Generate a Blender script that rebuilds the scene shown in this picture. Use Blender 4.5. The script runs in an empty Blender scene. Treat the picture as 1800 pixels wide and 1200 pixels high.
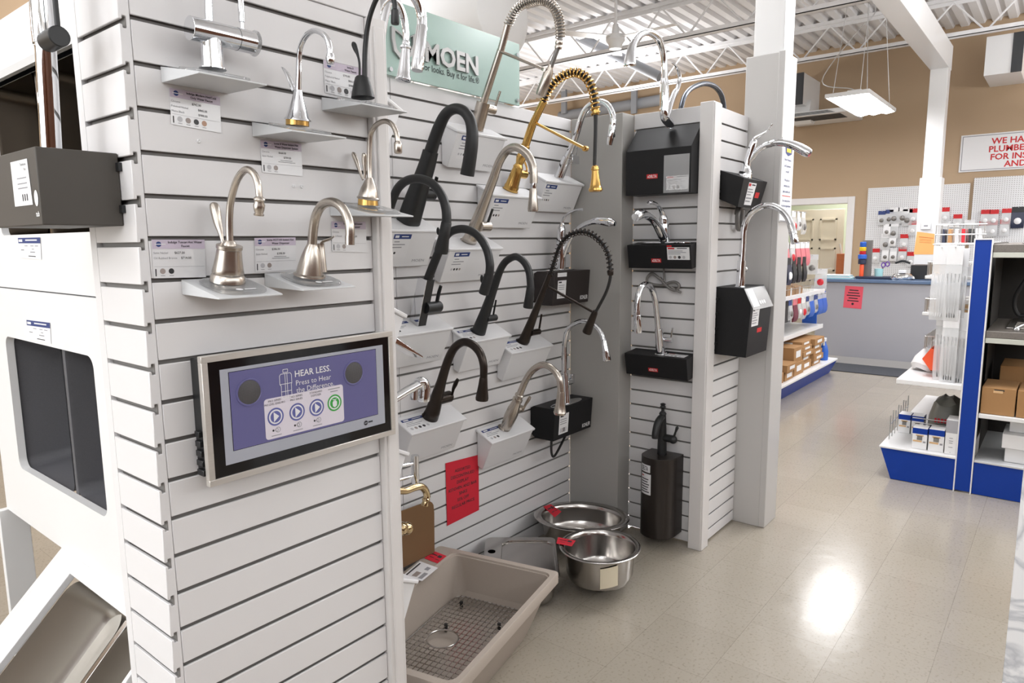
import bpy, bmesh, math, random
from mathutils import Vector, Matrix
random.seed(7)
SC = bpy.context.scene
COL = SC.collection
# ------------------------------------------------------------------ camera
FPX = 1210.89                     # focal length in pixels of the 1800 px wide frame
EYE = Vector((0.0, 0.0, 1.507))
YAW, PIT, ROL = 0.8923, 0.1426, -0.0086
FW = Vector((math.sin(YAW)*math.cos(PIT), math.cos(YAW)*math.cos(PIT), -math.sin(PIT)))
_r = Vector((math.cos(YAW), -math.sin(YAW), 0.0)); _u = _r.cross(FW)
RT = _r*math.cos(ROL) + _u*math.sin(ROL)
UP = _u*math.cos(ROL) - _r*math.sin(ROL)
cam = bpy.data.cameras.new('camera'); cam.sensor_width = 36.0; cam.lens = FPX*36.0/1800.0
cam.clip_start = 0.05; cam.clip_end = 60
camo = bpy.data.objects.new('camera', cam); COL.objects.link(camo)
camo.matrix_world = Matrix(((RT.x, UP.x, -FW.x, EYE.x), (RT.y, UP.y, -FW.y, EYE.y), (RT.z, UP.z, -FW.z, EYE.z), (0, 0, 0, 1)))
SC.camera = camo
# ------------------------------------------------------------------ colour, world, light
SC.view_settings.view_transform = 'Standard'; SC.view_settings.look = 'None'
SC.view_settings.gamma = 1.0; SC.view_settings.use_curve_mapping = False
SC.view_settings.exposure = 0.0
SC.cycles.use_denoising = True
SC.cycles.max_bounces = 7; SC.cycles.diffuse_bounces = 4; SC.cycles.glossy_bounces = 4; SC.cycles.transmission_bounces = 6; SC.cycles.transparent_max_bounces = 12
SC.cycles.sample_clamp_indirect = 6.0; SC.cycles.caustics_reflective = False; SC.cycles.caustics_refractive = False
w = bpy.data.worlds.new('world'); SC.world = w; w.use_nodes = True
w.node_tree.nodes['Background'].inputs[0].default_value = (0.95, 0.97, 1.0, 1); w.node_tree.nodes['Background'].inputs[1].default_value = 0.30
def area(name, loc, sx, sy, power, rot=(0, 0, 0), col=(1.0, 0.97, 0.93)):
    l = bpy.data.lights.new(name, 'AREA'); l.shape = 'RECTANGLE'; l.size = sx; l.size_y = sy; l.energy = power; l.color = col
    o = bpy.data.objects.new(name, l); COL.objects.link(o); o.location = loc; o.rotation_euler = rot
    return o
LAMP_W = 39.0
LAMP_C = (0.985, 0.985, 1.0)
# assumed ceiling lamps outside the picture, some added to brighten the aisle
for (lx, ly, k) in ((-2.0, 1.95, 0.9), (-2.0, -0.8, 0.9), (4.3, 0.75, 1.25), (5.4, -1.9, 0.7), (6.9, -0.12, 1.3), (9.8, -1.0, 1.1), (-2.0, -4.2, 0.8), (3.5, -4.2, 0.8), (8.8, -4.2, 1.0), (-2.0, 5.1, 0.9), (3.5, 5.1, 0.9), (8.8, 5.1, 1.3), (-2.0, 8.2, 0.9), (3.5, 8.2, 0.9), (8.8, 8.2, 0.9)):
    area('unseen_lamp_light', (lx, ly, 3.0), 1.4, 0.42, LAMP_W*k, (0, 0, 0), LAMP_C)
    area('added_ceiling_fill', (lx, ly, 3.1), 1.4, 0.42, 42.0*k, (math.pi, 0, 0), LAMP_C)  # upward fill added to brighten the ceiling
# soft daylight fills added behind and to the right of the camera
area('added_daylight_fill', (-3.95, 1.5, 2.1), 2.4, 8.0, 210.0, (0, -math.pi/2, 0), (0.93, 0.97, 1.0))
area('added_daylight_fill', (2.5, -4.95, 3.0), 12.0, 1.7, 170.0, (math.pi/2, 0, 0), (0.95, 0.98, 1.0))
# ------------------------------------------------------------------ geometry helpers
def ray(px, py): return FW + RT*((px-900.0)/FPX) + UP*((600.0-py)/FPX)
AXI = {'x': 0, 'y': 1, 'z': 2}
def on(ax, val, px, py):
    """the point of the plane ax = val that is seen at the photo's pixel (px, py)"""
    d = ray(px, py); i = AXI[ax]
    return EYE + d*((val-EYE[i])/d[i])
def mpp(p): return (Vector(p)-EYE).dot(FW)/FPX
def tr(ax, val, pts):
    """photo pixels + apparent width -> points on a plane + real radius"""
    out = []
    for (a, b, wd) in pts:
        p = on(ax, val, a, b); out.append((p, 0.5*wd*mpp(p)))
    return out
def smooth(pr, n=6):
    """Catmull-Rom through (point, radius)"""
    pr = [(Vector(p), r) for p, r in pr]
    if len(pr) < 3: return pr
    o = []
    for i in range(len(pr)-1):
        p0 = pr[max(i-1, 0)]; p1 = pr[i]; p2 = pr[i+1]; p3 = pr[min(i+2, len(pr)-1)]
        for k in range(n):
            t = k/n; t2 = t*t; t3 = t2*t
            c = [0.5*(-t3+2*t2-t), 0.5*(3*t3-5*t2+2), 0.5*(-3*t3+4*t2+t), 0.5*(t3-t2)]
            o.append((p0[0]*c[0]+p1[0]*c[1]+p2[0]*c[2]+p3[0]*c[3], max(1e-4, p0[1]*c[0]+p1[1]*c[1]+p2[1]*c[2]+p3[1]*c[3])))
    o.append(pr[-1]); return o
def basis(d):
    d = d.normalized(); a = Vector((0, 0, 1)) if abs(d.z) < 0.9 else Vector((1, 0, 0))
    u = a.cross(d).normalized(); return u, d.cross(u).normalized()
class MB:
    def __init__(s): s.v = []; s.f = []; s.mi = []; s.cm = 0
    def add(s, vs, fs):
        b = len(s.v); s.v += [Vector(q) for q in vs]
        for f in fs: s.f.append([b+i for i in f]); s.mi.append(s.cm)
        return s
    def box(s, x0, x1, y0, y1, z0, z1):
        return s.hexa([(x0, y0, z0), (x1, y0, z0), (x1, y1, z0), (x0, y1, z0), (x0, y0, z1), (x1, y0, z1), (x1, y1, z1), (x0, y1, z1)])
    def hexa(s, p):
        return s.add(p, [(0, 3, 2, 1), (4, 5, 6, 7), (0, 1, 5, 4), (1, 2, 6, 5), (2, 3, 7, 6), (3, 0, 4, 7)])
    def obox(s, c, X, Y, Z):
        """box about c with half vectors X, Y, Z"""
        c, X, Y, Z = map(Vector, (c, X, Y, Z))
        return s.hexa([c-X-Y-Z, c+X-Y-Z, c+X+Y-Z, c-X+Y-Z, c-X-Y+Z, c+X-Y+Z, c+X+Y+Z, c-X+Y+Z])
    def prism(s, pts, d):
        """polygon of 3-D points pushed along d"""
        d = Vector(d); n = len(pts); a = [Vector(p) for p in pts]; b = [p+d for p in a]
        return s.add(a+b, [list(range(n))[::-1], list(range(n, 2*n))]+[(i, (i+1) % n, n+(i+1) % n, n+i) for i in range(n)])
    def slab(s, q, th):
        """quad of four points with a thickness towards its normal"""
        q = [Vector(p) for p in q]; n = (q[1]-q[0]).cross(q[3]-q[0]).normalized()*th
        return s.prism(q, n)
    def tube(s, pr, n=16, cap=True, squash=1.0, ref=None, sec=None):
        P = [(Vector(p), r) for p, r in pr]
        if len(P) < 2: return s
        ring = []; U = None
        for i, (p, r) in enumerate(P):
            d = (P[min(i+1, len(P)-1)][0]-P[max(i-1, 0)][0])
            if d.length < 1e-9: d = Vector((0, 0, 1))
            d.normalize()
            if U is None:
                if ref is not None: U = Vector(ref)-d*Vector(ref).dot(d); U.normalize()
                else: U = basis(d)[0]
            else:
                U = U-d*U.dot(d); U.normalize()
            V = d.cross(U)
            cs = sec if sec else [(math.cos(2*math.pi*k/n), math.sin(2*math.pi*k/n)*squash) for k in range(n)]
            ring.append([p+U*(r*a)+V*(r*b) for a, b in cs])
        m = len(ring[0]); vs = [q for rg in ring for q in rg]; fs = []
        for i in range(len(ring)-1):
            for k in range(m):
                fs.append((i*m+k, i*m+(k+1) % m, (i+1)*m+(k+1) % m, (i+1)*m+k))
        if cap: fs.append(list(range(m))[::-1]); fs.append([len(vs)-m+k for k in range(m)])
        return s.add(vs, fs)
    def cyl(s, a, b, r, r2=None, n=24): return s.tube([(a, r), (b, r if r2 is None else r2)], n)
    def lathe(s, o, d, prof, n=32, closed=False):
        """prof: (radius, height along d)"""
        o = Vector(o); d = Vector(d).normalized(); U, V = basis(d); vs = []; fs = []
        for r, h in prof:
            for k in range(n):
                a = 2*math.pi*k/n; vs.append(o+d*h+U*(r*math.cos(a))+V*(r*math.sin(a)))
        m = len(prof)
        for i in range(m-1 if not closed else m):
            j = (i+1) % m
            for k in range(n): fs.append((i*n+k, i*n+(k+1) % n, j*n+(k+1) % n, j*n+k))
        if not closed:
            if prof[0][0] > 1e-6: fs.append(list(range(n))[::-1])
            if prof[-1][0] > 1e-6: fs.append([(m-1)*n+k for k in range(n)])
        return s.add(vs, fs)
    def ball(s, c, r, n=14, st=(1, 1, 1)):
        c = Vector(c); vs = []; fs = []; m = n//2
        for i in range(m+1):
            t = math.pi*i/m
            for k in range(n):
                a = 2*math.pi*k/n
                vs.append(c+Vector((r*st[0]*math.sin(t)*math.cos(a), r*st[1]*math.sin(t)*math.sin(a), r*st[2]*math.cos(t))))
        for i in range(m):
            for k in range(n): fs.append((i*n+k, (i+1)*n+k, (i+1)*n+(k+1) % n, i*n+(k+1) % n))
        return s.add(vs, fs)
    def coil(s, pr, R, r, turns, n=6, per=14):
        """wire of radius r wound about a path"""
        P = [Vector(p) for p, _ in pr]; L = [0]
        for a, b in zip(P, P[1:]): L.append(L[-1]+(b-a).length)
        N = int(turns*per); out = []; U = None; j = 0
        for i in range(N+1):
            t = L[-1]*i/N
            while j < len(P)-2 and L[j+1] < t: j += 1
            q = (t-L[j])/max(1e-9, L[j+1]-L[j]); p = P[j].lerp(P[j+1], q)
            d = (P[min(j+2, len(P)-1)]-P[max(j-1, 0)]).normalized()
            if U is None: U = basis(d)[0]
            U = (U-d*U.dot(d)).normalized(); V = d.cross(U); a = 2*math.pi*turns*i/N
            out.append((p+U*(R*math.cos(a))+V*(R*math.sin(a)), r))
        return s.tube(out, n)
    def loft(s, rings, cap0=True, cap1=True):
        m = len(rings[0]); vs = [q for r in rings for q in r]; fs = []
        for i in range(len(rings)-1):
            for k in range(m): fs.append((i*m+k, i*m+(k+1) % m, (i+1)*m+(k+1) % m, (i+1)*m+k))
        if cap0: fs.append(list(range(m))[::-1])
        if cap1: fs.append([len(vs)-m+k for k in range(m)])
        return s.add(vs, fs)
LOC = {}
def tag(o, label=None, cat=None, group=None, kind=None):
    if label: o['label'] = label
    if cat: o['category'] = cat
    if group: o['group'] = group
    if kind: o['kind'] = kind
    return o
def thing(name, label, cat, loc=(0, 0, 0), group=None):
    o = bpy.data.objects.new(name, None); COL.objects.link(o); o.empty_display_size = 0.05
    o.location = loc; LOC[o.name] = Vector(loc)
    return tag(o, label, cat, group)
def build(name, mb, mat, parent=None, bevel=0.0, ang=35, seg=2, label=None):
    me = bpy.data.meshes.new(name)
    off = LOC[parent.name] if parent is not None else Vector((0, 0, 0))
    me.from_pydata([tuple(v-off) for v in mb.v], [], mb.f)
    mats = mat if isinstance(mat, (list, tuple)) else [mat]
    for m in mats: me.materials.append(m)
    if len(mats) > 1: me.polygons.foreach_set('material_index', mb.mi)
    bm = bmesh.new(); bm.from_mesh(me); bmesh.ops.recalc_face_normals(bm, faces=bm.faces); bm.to_mesh(me); bm.free()
    me.polygons.foreach_set('use_smooth', [True]*len(me.polygons)); me.set_sharp_from_angle(angle=math.radians(ang)); me.update()
    o = bpy.data.objects.new(name, me); COL.objects.link(o)
    if parent is not None: o.parent = parent
    LOC[o.name] = off
    if bevel > 0:
        b = o.modifiers.new('edge', 'BEVEL'); b.width = bevel; b.segments = seg; b.limit_method = 'ANGLE'; b.angle_limit = math.radians(40)
    if label: o['label'] = label
    return o
def solo(name, mb, mat, label, cat, group=None, bevel=0.0, kind=None, **k):
    return tag(build(name, mb, mat, None, bevel, **k), label, cat, group, kind)
def struct(name, mb, mat, bevel=0.0, parent=None, **k):
    o = build(name, mb, mat, parent, bevel, **k)
    if parent is None: o['kind'] = 'structure'
    return o
KIDS = {}
def seat(o, fn):
    """rest a part on a surface z = fn(x, y): nothing of it stays below"""
    off = LOC[o.name]
    for v in o.data.vertices:
        p = v.co+off; z = fn(p.x, p.y)
        if p.z < z: v.co.z = z-off.z
def dup(root, loc=None, rot=None, label=None, group=None):
    def cp(o, par):
        c = o.copy(); COL.objects.link(c); LOC[c.name] = LOC.get(o.name, Vector())
        if par is not None: c.parent = par
        for ch in list(o.children): cp(ch, c)
        return c
    r = cp(root, None)
    if loc is not None: r.location = loc
    if rot is not None: r.rotation_euler = rot
    if label: r['label'] = label
    if group: r['group'] = group
    return r
# ------------------------------------------------------------------ lettering
_TX = {}
def glyphs(t, bold=0.0):
    if (t, bold) in _TX: return _TX[(t, bold)]
    cu = bpy.data.curves.new('lettering', 'FONT'); cu.body = t; cu.size = 1.0; cu.resolution_u = 2; cu.offset = bold; cu.fill_mode = 'FRONT'
    ob = bpy.data.objects.new('lettering', cu); COL.objects.link(ob)
    dg = bpy.context.evaluated_depsgraph_get(); me = ob.evaluated_get(dg).to_mesh()
    vs = [(v.co.x, v.co.y) for v in me.vertices]; fs = [tuple(p.vertices) for p in me.polygons]
    ob.evaluated_get(dg).to_mesh_clear(); bpy.data.objects.remove(ob); bpy.data.curves.remove(cu)
    x0 = min([a for a, _ in vs] or [0]); x1 = max([a for a, _ in vs] or [1])
    vs = [(a-x0, b) for a, b in vs]
    _TX[(t, bold)] = (vs, fs, x1-x0); return _TX[(t, bold)]
class Face:
    """a flat four-cornered face (tl, tr, br, bl) that carries print"""
    def __init__(s, q): s.q = [Vector(p) for p in q]; s.n = (s.q[3]-s.q[0]).cross(s.q[1]-s.q[0]).normalized()
    def flip(s, towards):
        if s.n.dot(Vector(towards)-s.q[0]) < 0: s.n = -s.n
        return s
    def p(s, u, v, h=0.0):
        a = s.q[0].lerp(s.q[1], u); b = s.q[3].lerp(s.q[2], u); return a.lerp(b, v)+s.n*h
    def W(s): return (s.q[1]-s.q[0]).length
    def H(s): return (s.q[3]-s.q[0]).length
    def bar(s, mb, u0, v0, u1, v1, h=0.0012, cm=0):
        mb.cm = cm; mb.add([s.p(u0, v1, h), s.p(u1, v1, h), s.p(u1, v0, h), s.p(u0, v0, h)], [(0, 1, 2, 3)])
    def disc(s, mb, u, v, ru, h=0.0012, cm=0, n=12, r0=0.0):
        mb.cm = cm; k = s.W()/max(1e-6, s.H())
        o = [s.p(u+ru*math.cos(6.2832*i/n), v+ru*k*math.sin(6.2832*i/n), h) for i in range(n)]
        if r0 <= 0: mb.add(o, [list(range(n))])
        else:
            q = [s.p(u+r0*math.cos(6.2832*i/n), v+r0*k*math.sin(6.2832*i/n), h) for i in range(n)]
            mb.add(o+q, [(i, (i+1) % n, n+(i+1) % n, n+i) for i in range(n)])
    def poly(s, mb, pts, h=0.0012, cm=0):
        mb.cm = cm; mb.add([s.p(u, v, h) for u, v in pts], [list(range(len(pts)))])
    def text(s, mb, t, u, v, size, align='c', h=0.0012, cm=0, bold=0.0, wmax=None, sx=1.0):
        """size = letter height as a share of the face height; (u, v) = baseline point"""
        vs, fs, wd = glyphs(t, bold); k = size*s.H()/0.7; ku = k*sx/s.W(); kv = k/s.H()
        if wmax and wd*ku > wmax: ku *= wmax/(wd*ku)
        u0 = u-(wd*ku*0.5 if align == 'c' else wd*ku if align == 'r' else 0)
        mb.cm = cm; mb.add([s.p(u0+a*ku, v-b*kv, h) for a, b in vs], fs)
# ------------------------------------------------------------------ materials
def mat(name, col, rough=0.5, metal=0.0, spec=None, bump=0.0, bscale=200.0, noise=0.0, nscale=6.0, coat=0.0, trans=0.0, alpha=1.0, emit=None, estr=0.0, aniso=0.0, stretch=None, rvar=0.0):
    m = bpy.data.materials.new(name); m.use_nodes = True; nt = m.node_tree; b = nt.nodes['Principled BSDF']
    b.inputs['Base Color'].default_value = (*col, 1); b.inputs['Roughness'].default_value = rough; b.inputs['Metallic'].default_value = metal
    if spec is not None: b.inputs['Specular IOR Level'].default_value = spec
    b.inputs['Coat Weight'].default_value = coat; b.inputs['Transmission Weight'].default_value = trans; b.inputs['Alpha'].default_value = alpha
    if aniso: b.inputs['Anisotropic'].default_value = aniso
    if emit: b.inputs['Emission Color'].default_value = (*emit, 1); b.inputs['Emission Strength'].default_value = estr
    tc = nt.nodes.new('ShaderNodeTexCoord'); src = tc.outputs['Object']
    if stretch:
        mp = nt.nodes.new('ShaderNodeMapping'); mp.inputs['Scale'].default_value = stretch; nt.links.new(src, mp.inputs[0]); src = mp.outputs[0]
    if noise > 0:
        n = nt.nodes.new('ShaderNodeTexNoise'); n.inputs['Scale'].default_value = nscale; n.inputs['Detail'].default_value = 5; nt.links.new(src, n.inputs['Vector'])
        mx = nt.nodes.new('ShaderNodeMix'); mx.data_type = 'RGBA'
        mx.inputs[6].default_value = (*[c*(1-noise) for c in col], 1); mx.inputs[7].default_value = (*[min(1, c*(1+noise)) for c in col], 1)
        nt.links.new(n.outputs[0], mx.inputs[0]); nt.links.new(mx.outputs[2], b.inputs['Base Color'])
    if rvar > 0:
        n = nt.nodes.new('ShaderNodeTexNoise'); n.inputs['Scale'].default_value = nscale; nt.links.new(src, n.inputs['Vector'])
        mr = nt.nodes.new('ShaderNodeMapRange'); mr.inputs[3].default_value = max(0, rough-rvar); mr.inputs[4].default_value = rough+rvar
        nt.links.new(n.outputs[0], mr.inputs[0]); nt.links.new(mr.outputs[0], b.inputs['Roughness'])
    if bump > 0:
        n = nt.nodes.new('ShaderNodeTexNoise'); n.inputs['Scale'].default_value = bscale; n.inputs['Detail'].default_value = 3; nt.links.new(src, n.inputs['Vector'])
        bp = nt.nodes.new('ShaderNodeBump'); bp.inputs['Strength'].default_value = bump; bp.inputs['Distance'].default_value = 0.002
        nt.links.new(n.outputs[0], bp.inputs['Height']); nt.links.new(bp.outputs[0], b.inputs['Normal'])
    return m
def srgb(r, g, b):
    f = lambda c: c/12.92/255 if c <= 10 else ((c/255+0.055)/1.055)**2.4
    return (f(r), f(g), f(b))
M = dict(
    white_laminate=mat('white_laminate', (0.74, 0.73, 0.735), 0.42, noise=0.02, nscale=3),
    white_trim=mat('white_trim', (0.72, 0.70, 0.69), 0.4, noise=0.03, nscale=9),
    groove_edge=mat('groove_edge', (0.45, 0.43, 0.41), 0.7, noise=0.1, nscale=20),
    white_paint=mat('white_paint', (0.80, 0.80, 0.80), 0.35),
    white_plastic=mat('white_plastic', (0.78, 0.78, 0.79), 0.3),
    grey_shelf=mat('grey_shelf', (0.60, 0.61, 0.62), 0.35),
    acrylic=mat('clear_acrylic', (0.9, 0.92, 0.93), 0.08, trans=0.85, alpha=0.55),
    clear_bag=mat('clear_plastic_film', (0.86, 0.87, 0.88), 0.18, alpha=0.42),
    chrome=mat('chrome', (0.74, 0.75, 0.77), 0.04, 1.0),
    nickel=mat('brushed_nickel', (0.53, 0.48, 0.425), 0.27, 1.0, aniso=0.4),
    steel=mat('stainless_steel', (0.48, 0.46, 0.44), 0.18, 1.0, noise=0.02, nscale=5, rvar=0.03),
    steel_dark=mat('stainless_bowl', (0.46, 0.44, 0.41), 0.30, 1.0, noise=0.02, nscale=4, aniso=0.5),
    steel_shade=mat('steel_dark_reflection', (0.085, 0.07, 0.055), 0.28, 1.0),  # stainless steel with its dark reflections put into the colour
    brass=mat('brushed_gold', (0.66, 0.41, 0.13), 0.22, 1.0),
    polished_brass=mat('antique_brass', (0.50, 0.38, 0.22), 0.12, 1.0),
    black_metal=mat('matte_black', (0.011, 0.012, 0.013), 0.42, noise=0.1, nscale=40),
    bronze=mat('oil_rubbed_bronze', (0.040, 0.031, 0.026), 0.30, 0.75, noise=0.25, nscale=30),
    black_rubber=mat('black_rubber', (0.012, 0.012, 0.012), 0.5),
    grey_hose=mat('grey_hose', (0.22, 0.21, 0.20), 0.4, 0.5),
    black_box=mat('black_display_box', (0.009, 0.009, 0.010), 0.55, spec=0.3, noise=0.15, nscale=30),
    brown_box=mat('brown_display_box', (0.019, 0.013, 0.012), 0.42),
    taupe_box=mat('taupe_display_box', (0.060, 0.053, 0.045), 0.55, noise=0.05, nscale=20),
    paper=mat('white_paper', (0.80, 0.80, 0.81), 0.6),
    card_gloss=mat('laminated_card', (0.77, 0.77, 0.78), 0.12),
    ink=mat('black_ink', (0.02, 0.02, 0.025), 0.6),
    grey_ink=mat('grey_ink', (0.30, 0.30, 0.32), 0.6),
    navy_ink=mat('navy_ink', srgb(42, 62, 120), 0.5),
    lilac_ink=mat('lilac_ink', srgb(200, 188, 204), 0.4),
    red_ink=mat('red_ink', srgb(200, 30, 35), 0.5),
    red_paper=mat('red_paper', srgb(206, 32, 52), 0.75, noise=0.04, nscale=5),
    pink_paper=mat('pink_paper', srgb(226, 88, 104), 0.75),
    orange_paper=mat('orange_paper', srgb(250, 180, 110), 0.7),
    swatch_silver=mat('swatch_silver', (0.5, 0.5, 0.52), 0.4), swatch_nickel=mat('swatch_nickel', (0.33, 0.28, 0.26), 0.4),
    swatch_black=mat('swatch_black', (0.02, 0.02, 0.022), 0.4), swatch_copper=mat('swatch_copper', (0.45, 0.27, 0.18), 0.4),
    cardboard=mat('cardboard', srgb(165, 125, 82), 0.85, noise=0.08, nscale=4),
    cardboard_dark=mat('brown_board', srgb(118, 88, 58), 0.85, noise=0.06, nscale=8),
    blue_panel=mat('blue_panel', srgb(0, 54, 150), 0.4, spec=0.3, noise=0.03, nscale=3),
    beige_wall=mat('beige_paint', srgb(176, 152, 124), 0.7, bump=0.05, bscale=60, noise=0.02, nscale=2),
    pale_wall=mat('pale_wall_paint', (0.62, 0.60, 0.56), 0.7),
    green_wall=mat('pale_green_paint', srgb(220, 228, 208), 0.7),
    cream_door=mat('cream_door_paint', srgb(226, 218, 202), 0.5),
    ceiling=mat('painted_steel_deck', (0.76, 0.755, 0.76), 0.55, noise=0.04, nscale=3),
    grey_laminate=mat('grey_laminate', srgb(170, 168, 164), 0.45, noise=0.04, nscale=2.5),
    column_grey=mat('column_laminate', srgb(192, 190, 188), 0.4, noise=0.03, nscale=2.5),
    counter_grey=mat('counter_front', srgb(168, 168, 174), 0.45, noise=0.03, nscale=2),
    counter_top=mat('counter_top', srgb(96, 116, 146), 0.15),
    mat_dark=mat('entrance_mat', srgb(62, 64, 70), 0.95, bump=0.5, bscale=120, noise=0.12, nscale=30),
    stone=mat('composite_stone', srgb(168, 157, 146), 0.55, noise=0.05, nscale=250, bump=0.05, bscale=300),
    granite_grey=mat('dark_composite', srgb(84, 84, 88), 0.6, noise=0.14, nscale=260),
    granite=mat('granite_laminate', srgb(112, 106, 100), 0.4, noise=0.35, nscale=160),
    frosted=mat('frosted_green_glass', srgb(176, 205, 196), 0.25, trans=0.15),
    sign_metal=mat('brushed_sign_metal', (0.36, 0.355, 0.35), 0.4, 0.6),
    duct_grey=mat('grey_pipe', srgb(140, 143, 148), 0.5), black_pipe=mat('black_pipe', srgb(50, 52, 55), 0.5),
    tv_silver=mat('brushed_bezel', (0.62, 0.59, 0.55), 0.35, 0.6, noise=0.08, nscale=30, stretch=(1, 1, 20)),
    gloss_black=mat('gloss_black', (0.006, 0.006, 0.007), 0.08),
    panel_grey=mat('panel_grey', srgb(165, 168, 178), 0.3), panel_purple=mat('panel_purple', srgb(98, 96, 142), 0.35), panel_light=mat('panel_light', srgb(216, 210, 220), 0.4),
    mesh_dark=mat('speaker_mesh', (0.03, 0.028, 0.03), 0.4, 0.5, bump=1.0, bscale=900),
    led_ring=mat('button_ring', (0.75, 0.75, 0.78), 0.3), btn_blue=mat('button_blue', srgb(96, 100, 160), 0.3), btn_green=mat('button_green', srgb(60, 160, 70), 0.3),
    lens=mat('lamp_lens', (0.9, 0.9, 0.9), 0.4, emit=LAMP_C, estr=LAMP_W/(math.pi*0.588)),
    lens_dim=mat('lamp_lens_dimmed', (0.9, 0.9, 0.9), 0.4, emit=LAMP_C, estr=0.55*LAMP_W/(math.pi*0.588)),  # same lens, emission lowered to keep the near floor darker
    orange_plastic=mat('orange_plastic', srgb(238, 88, 44), 0.4), blue_plastic=mat('blue_plastic', srgb(44, 96, 190), 0.35), red_plastic=mat('red_plastic', srgb(196, 30, 44), 0.35),
    yellow_plastic=mat('yellow_plastic', srgb(236, 196, 40), 0.4), purple_plastic=mat('purple_plastic', srgb(104, 60, 160), 0.4), aqua_plastic=mat('aqua_plastic', srgb(170, 216, 220), 0.35),
    wood_orange=mat('orange_wood', srgb(190, 108, 62), 0.5, noise=0.15, nscale=8, stretch=(1, 1, 6)), wood_brown=mat('brown_wood', srgb(120, 78, 48), 0.5, noise=0.15, nscale=8),
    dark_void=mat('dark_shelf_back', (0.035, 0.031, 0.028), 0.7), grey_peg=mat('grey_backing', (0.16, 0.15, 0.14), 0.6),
    foil=mat('foil', (0.7, 0.7, 0.7), 0.18, 1.0, bump=0.8, bscale=60), khaki=mat('khaki_bag', srgb(112, 112, 106), 0.4, bump=0.6, bscale=25), navy_pack=mat('navy_pack', srgb(38, 44, 66), 0.4),
    pink_pack=mat('pink_pack', srgb(216, 120, 128), 0.4), maroon_pack=mat('maroon_pack', srgb(112, 44, 60), 0.35, noise=0.3, nscale=60), brown_pack=mat('brown_pack', srgb(176, 132, 86), 0.4),
    wire=mat('zinc_wire', (0.6, 0.6, 0.6), 0.3, 0.9), tan=mat('tan_plastic', srgb(214, 176, 130), 0.4),
)
# ------------------------------------------------------------------ special materials
def nodes(m): return m.node_tree.nodes, m.node_tree.links, m.node_tree.nodes['Principled BSDF']
def floor_mat():
    m = mat('vinyl_floor_tile', srgb(186, 179, 166), 0.22); n, l, b = nodes(m)
    tc = n.new('ShaderNodeTexCoord'); mp = n.new('ShaderNodeMapping'); mp.inputs['Location'].default_value = (0.005, 0.042, 0); l.new(tc.outputs['Object'], mp.inputs[0])
    br = n.new('ShaderNodeTexBrick'); br.offset = 0.5; br.inputs['Scale'].default_value = 1.0; br.inputs['Brick Width'].default_value = 0.305; br.inputs['Row Height'].default_value = 0.305
    br.inputs['Mortar Size'].default_value = 0.0008; br.inputs['Mortar Smooth'].default_value = 0.3
    br.inputs['Color1'].default_value = (*srgb(168, 160, 147), 1); br.inputs['Color2'].default_value = (*srgb(163, 155, 142), 1); br.inputs['Mortar'].default_value = (*srgb(138, 129, 116), 1); l.new(mp.outputs[0], br.inputs[0])
    n1 = n.new('ShaderNodeTexNoise'); n1.inputs['Scale'].default_value = 90; n1.inputs['Detail'].default_value = 4; l.new(mp.outputs[0], n1.inputs[0])
    rp = n.new('ShaderNodeValToRGB'); rp.color_ramp.elements[0].position = 0.30; rp.color_ramp.elements[0].color = (0.72, 0.70, 0.66, 1); rp.color_ramp.elements[1].position = 0.45; rp.color_ramp.elements[1].color = (1, 1, 1, 1); l.new(n1.outputs[0], rp.inputs[0])
    mx = n.new('ShaderNodeMix'); mx.data_type = 'RGBA'; mx.blend_type = 'MULTIPLY'; mx.inputs[0].default_value = 0.8; l.new(br.outputs[0], mx.inputs[6]); l.new(rp.outputs[0], mx.inputs[7])
    n2 = n.new('ShaderNodeTexNoise'); n2.inputs['Scale'].default_value = 1.6; n2.inputs['Detail'].default_value = 3; l.new(mp.outputs[0], n2.inputs[0])
    rp2 = n.new('ShaderNodeValToRGB'); rp2.color_ramp.elements[0].color = (0.92, 0.91, 0.89, 1); rp2.color_ramp.elements[1].color = (1, 1, 1, 1); l.new(n2.outputs[0], rp2.inputs[0])
    mx2 = n.new('ShaderNodeMix'); mx2.data_type = 'RGBA'; mx2.blend_type = 'MULTIPLY'; mx2.inputs[0].default_value = 1.0; l.new(mx.outputs[2], mx2.inputs[6]); l.new(rp2.outputs[0], mx2.inputs[7]); l.new(mx2.outputs[2], b.inputs['Base Color'])
    b.inputs['Coat Weight'].default_value = 0.3; b.inputs['Coat Roughness'].default_value = 0.13
    n3 = n.new('ShaderNodeTexNoise'); n3.inputs['Scale'].default_value = 14; n3.inputs['Detail'].default_value = 2; l.new(mp.outputs[0], n3.inputs[0])
    bp = n.new('ShaderNodeBump'); bp.inputs['Strength'].default_value = 0.10; bp.inputs['Distance'].default_value = 0.01; l.new(n3.outputs[0], bp.inputs['Height'])
    bp2 = n.new('ShaderNodeBump'); bp2.invert = True; bp2.inputs['Strength'].default_value = 0.5; bp2.inputs['Distance'].default_value = 0.001; l.new(br.outputs['Fac'], bp2.inputs['Height']); l.new(bp.outputs[0], bp2.inputs['Normal']); l.new(bp2.outputs[0], b.inputs['Normal'])
    mr = n.new('ShaderNodeMapRange'); b.inputs['Specular IOR Level'].default_value = 0.75; mr.inputs[3].default_value = 0.17; mr.inputs[4].default_value = 0.30; l.new(n2.outputs[0], mr.inputs[0]); l.new(mr.outputs[0], b.inputs['Roughness'])
    return m
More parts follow.
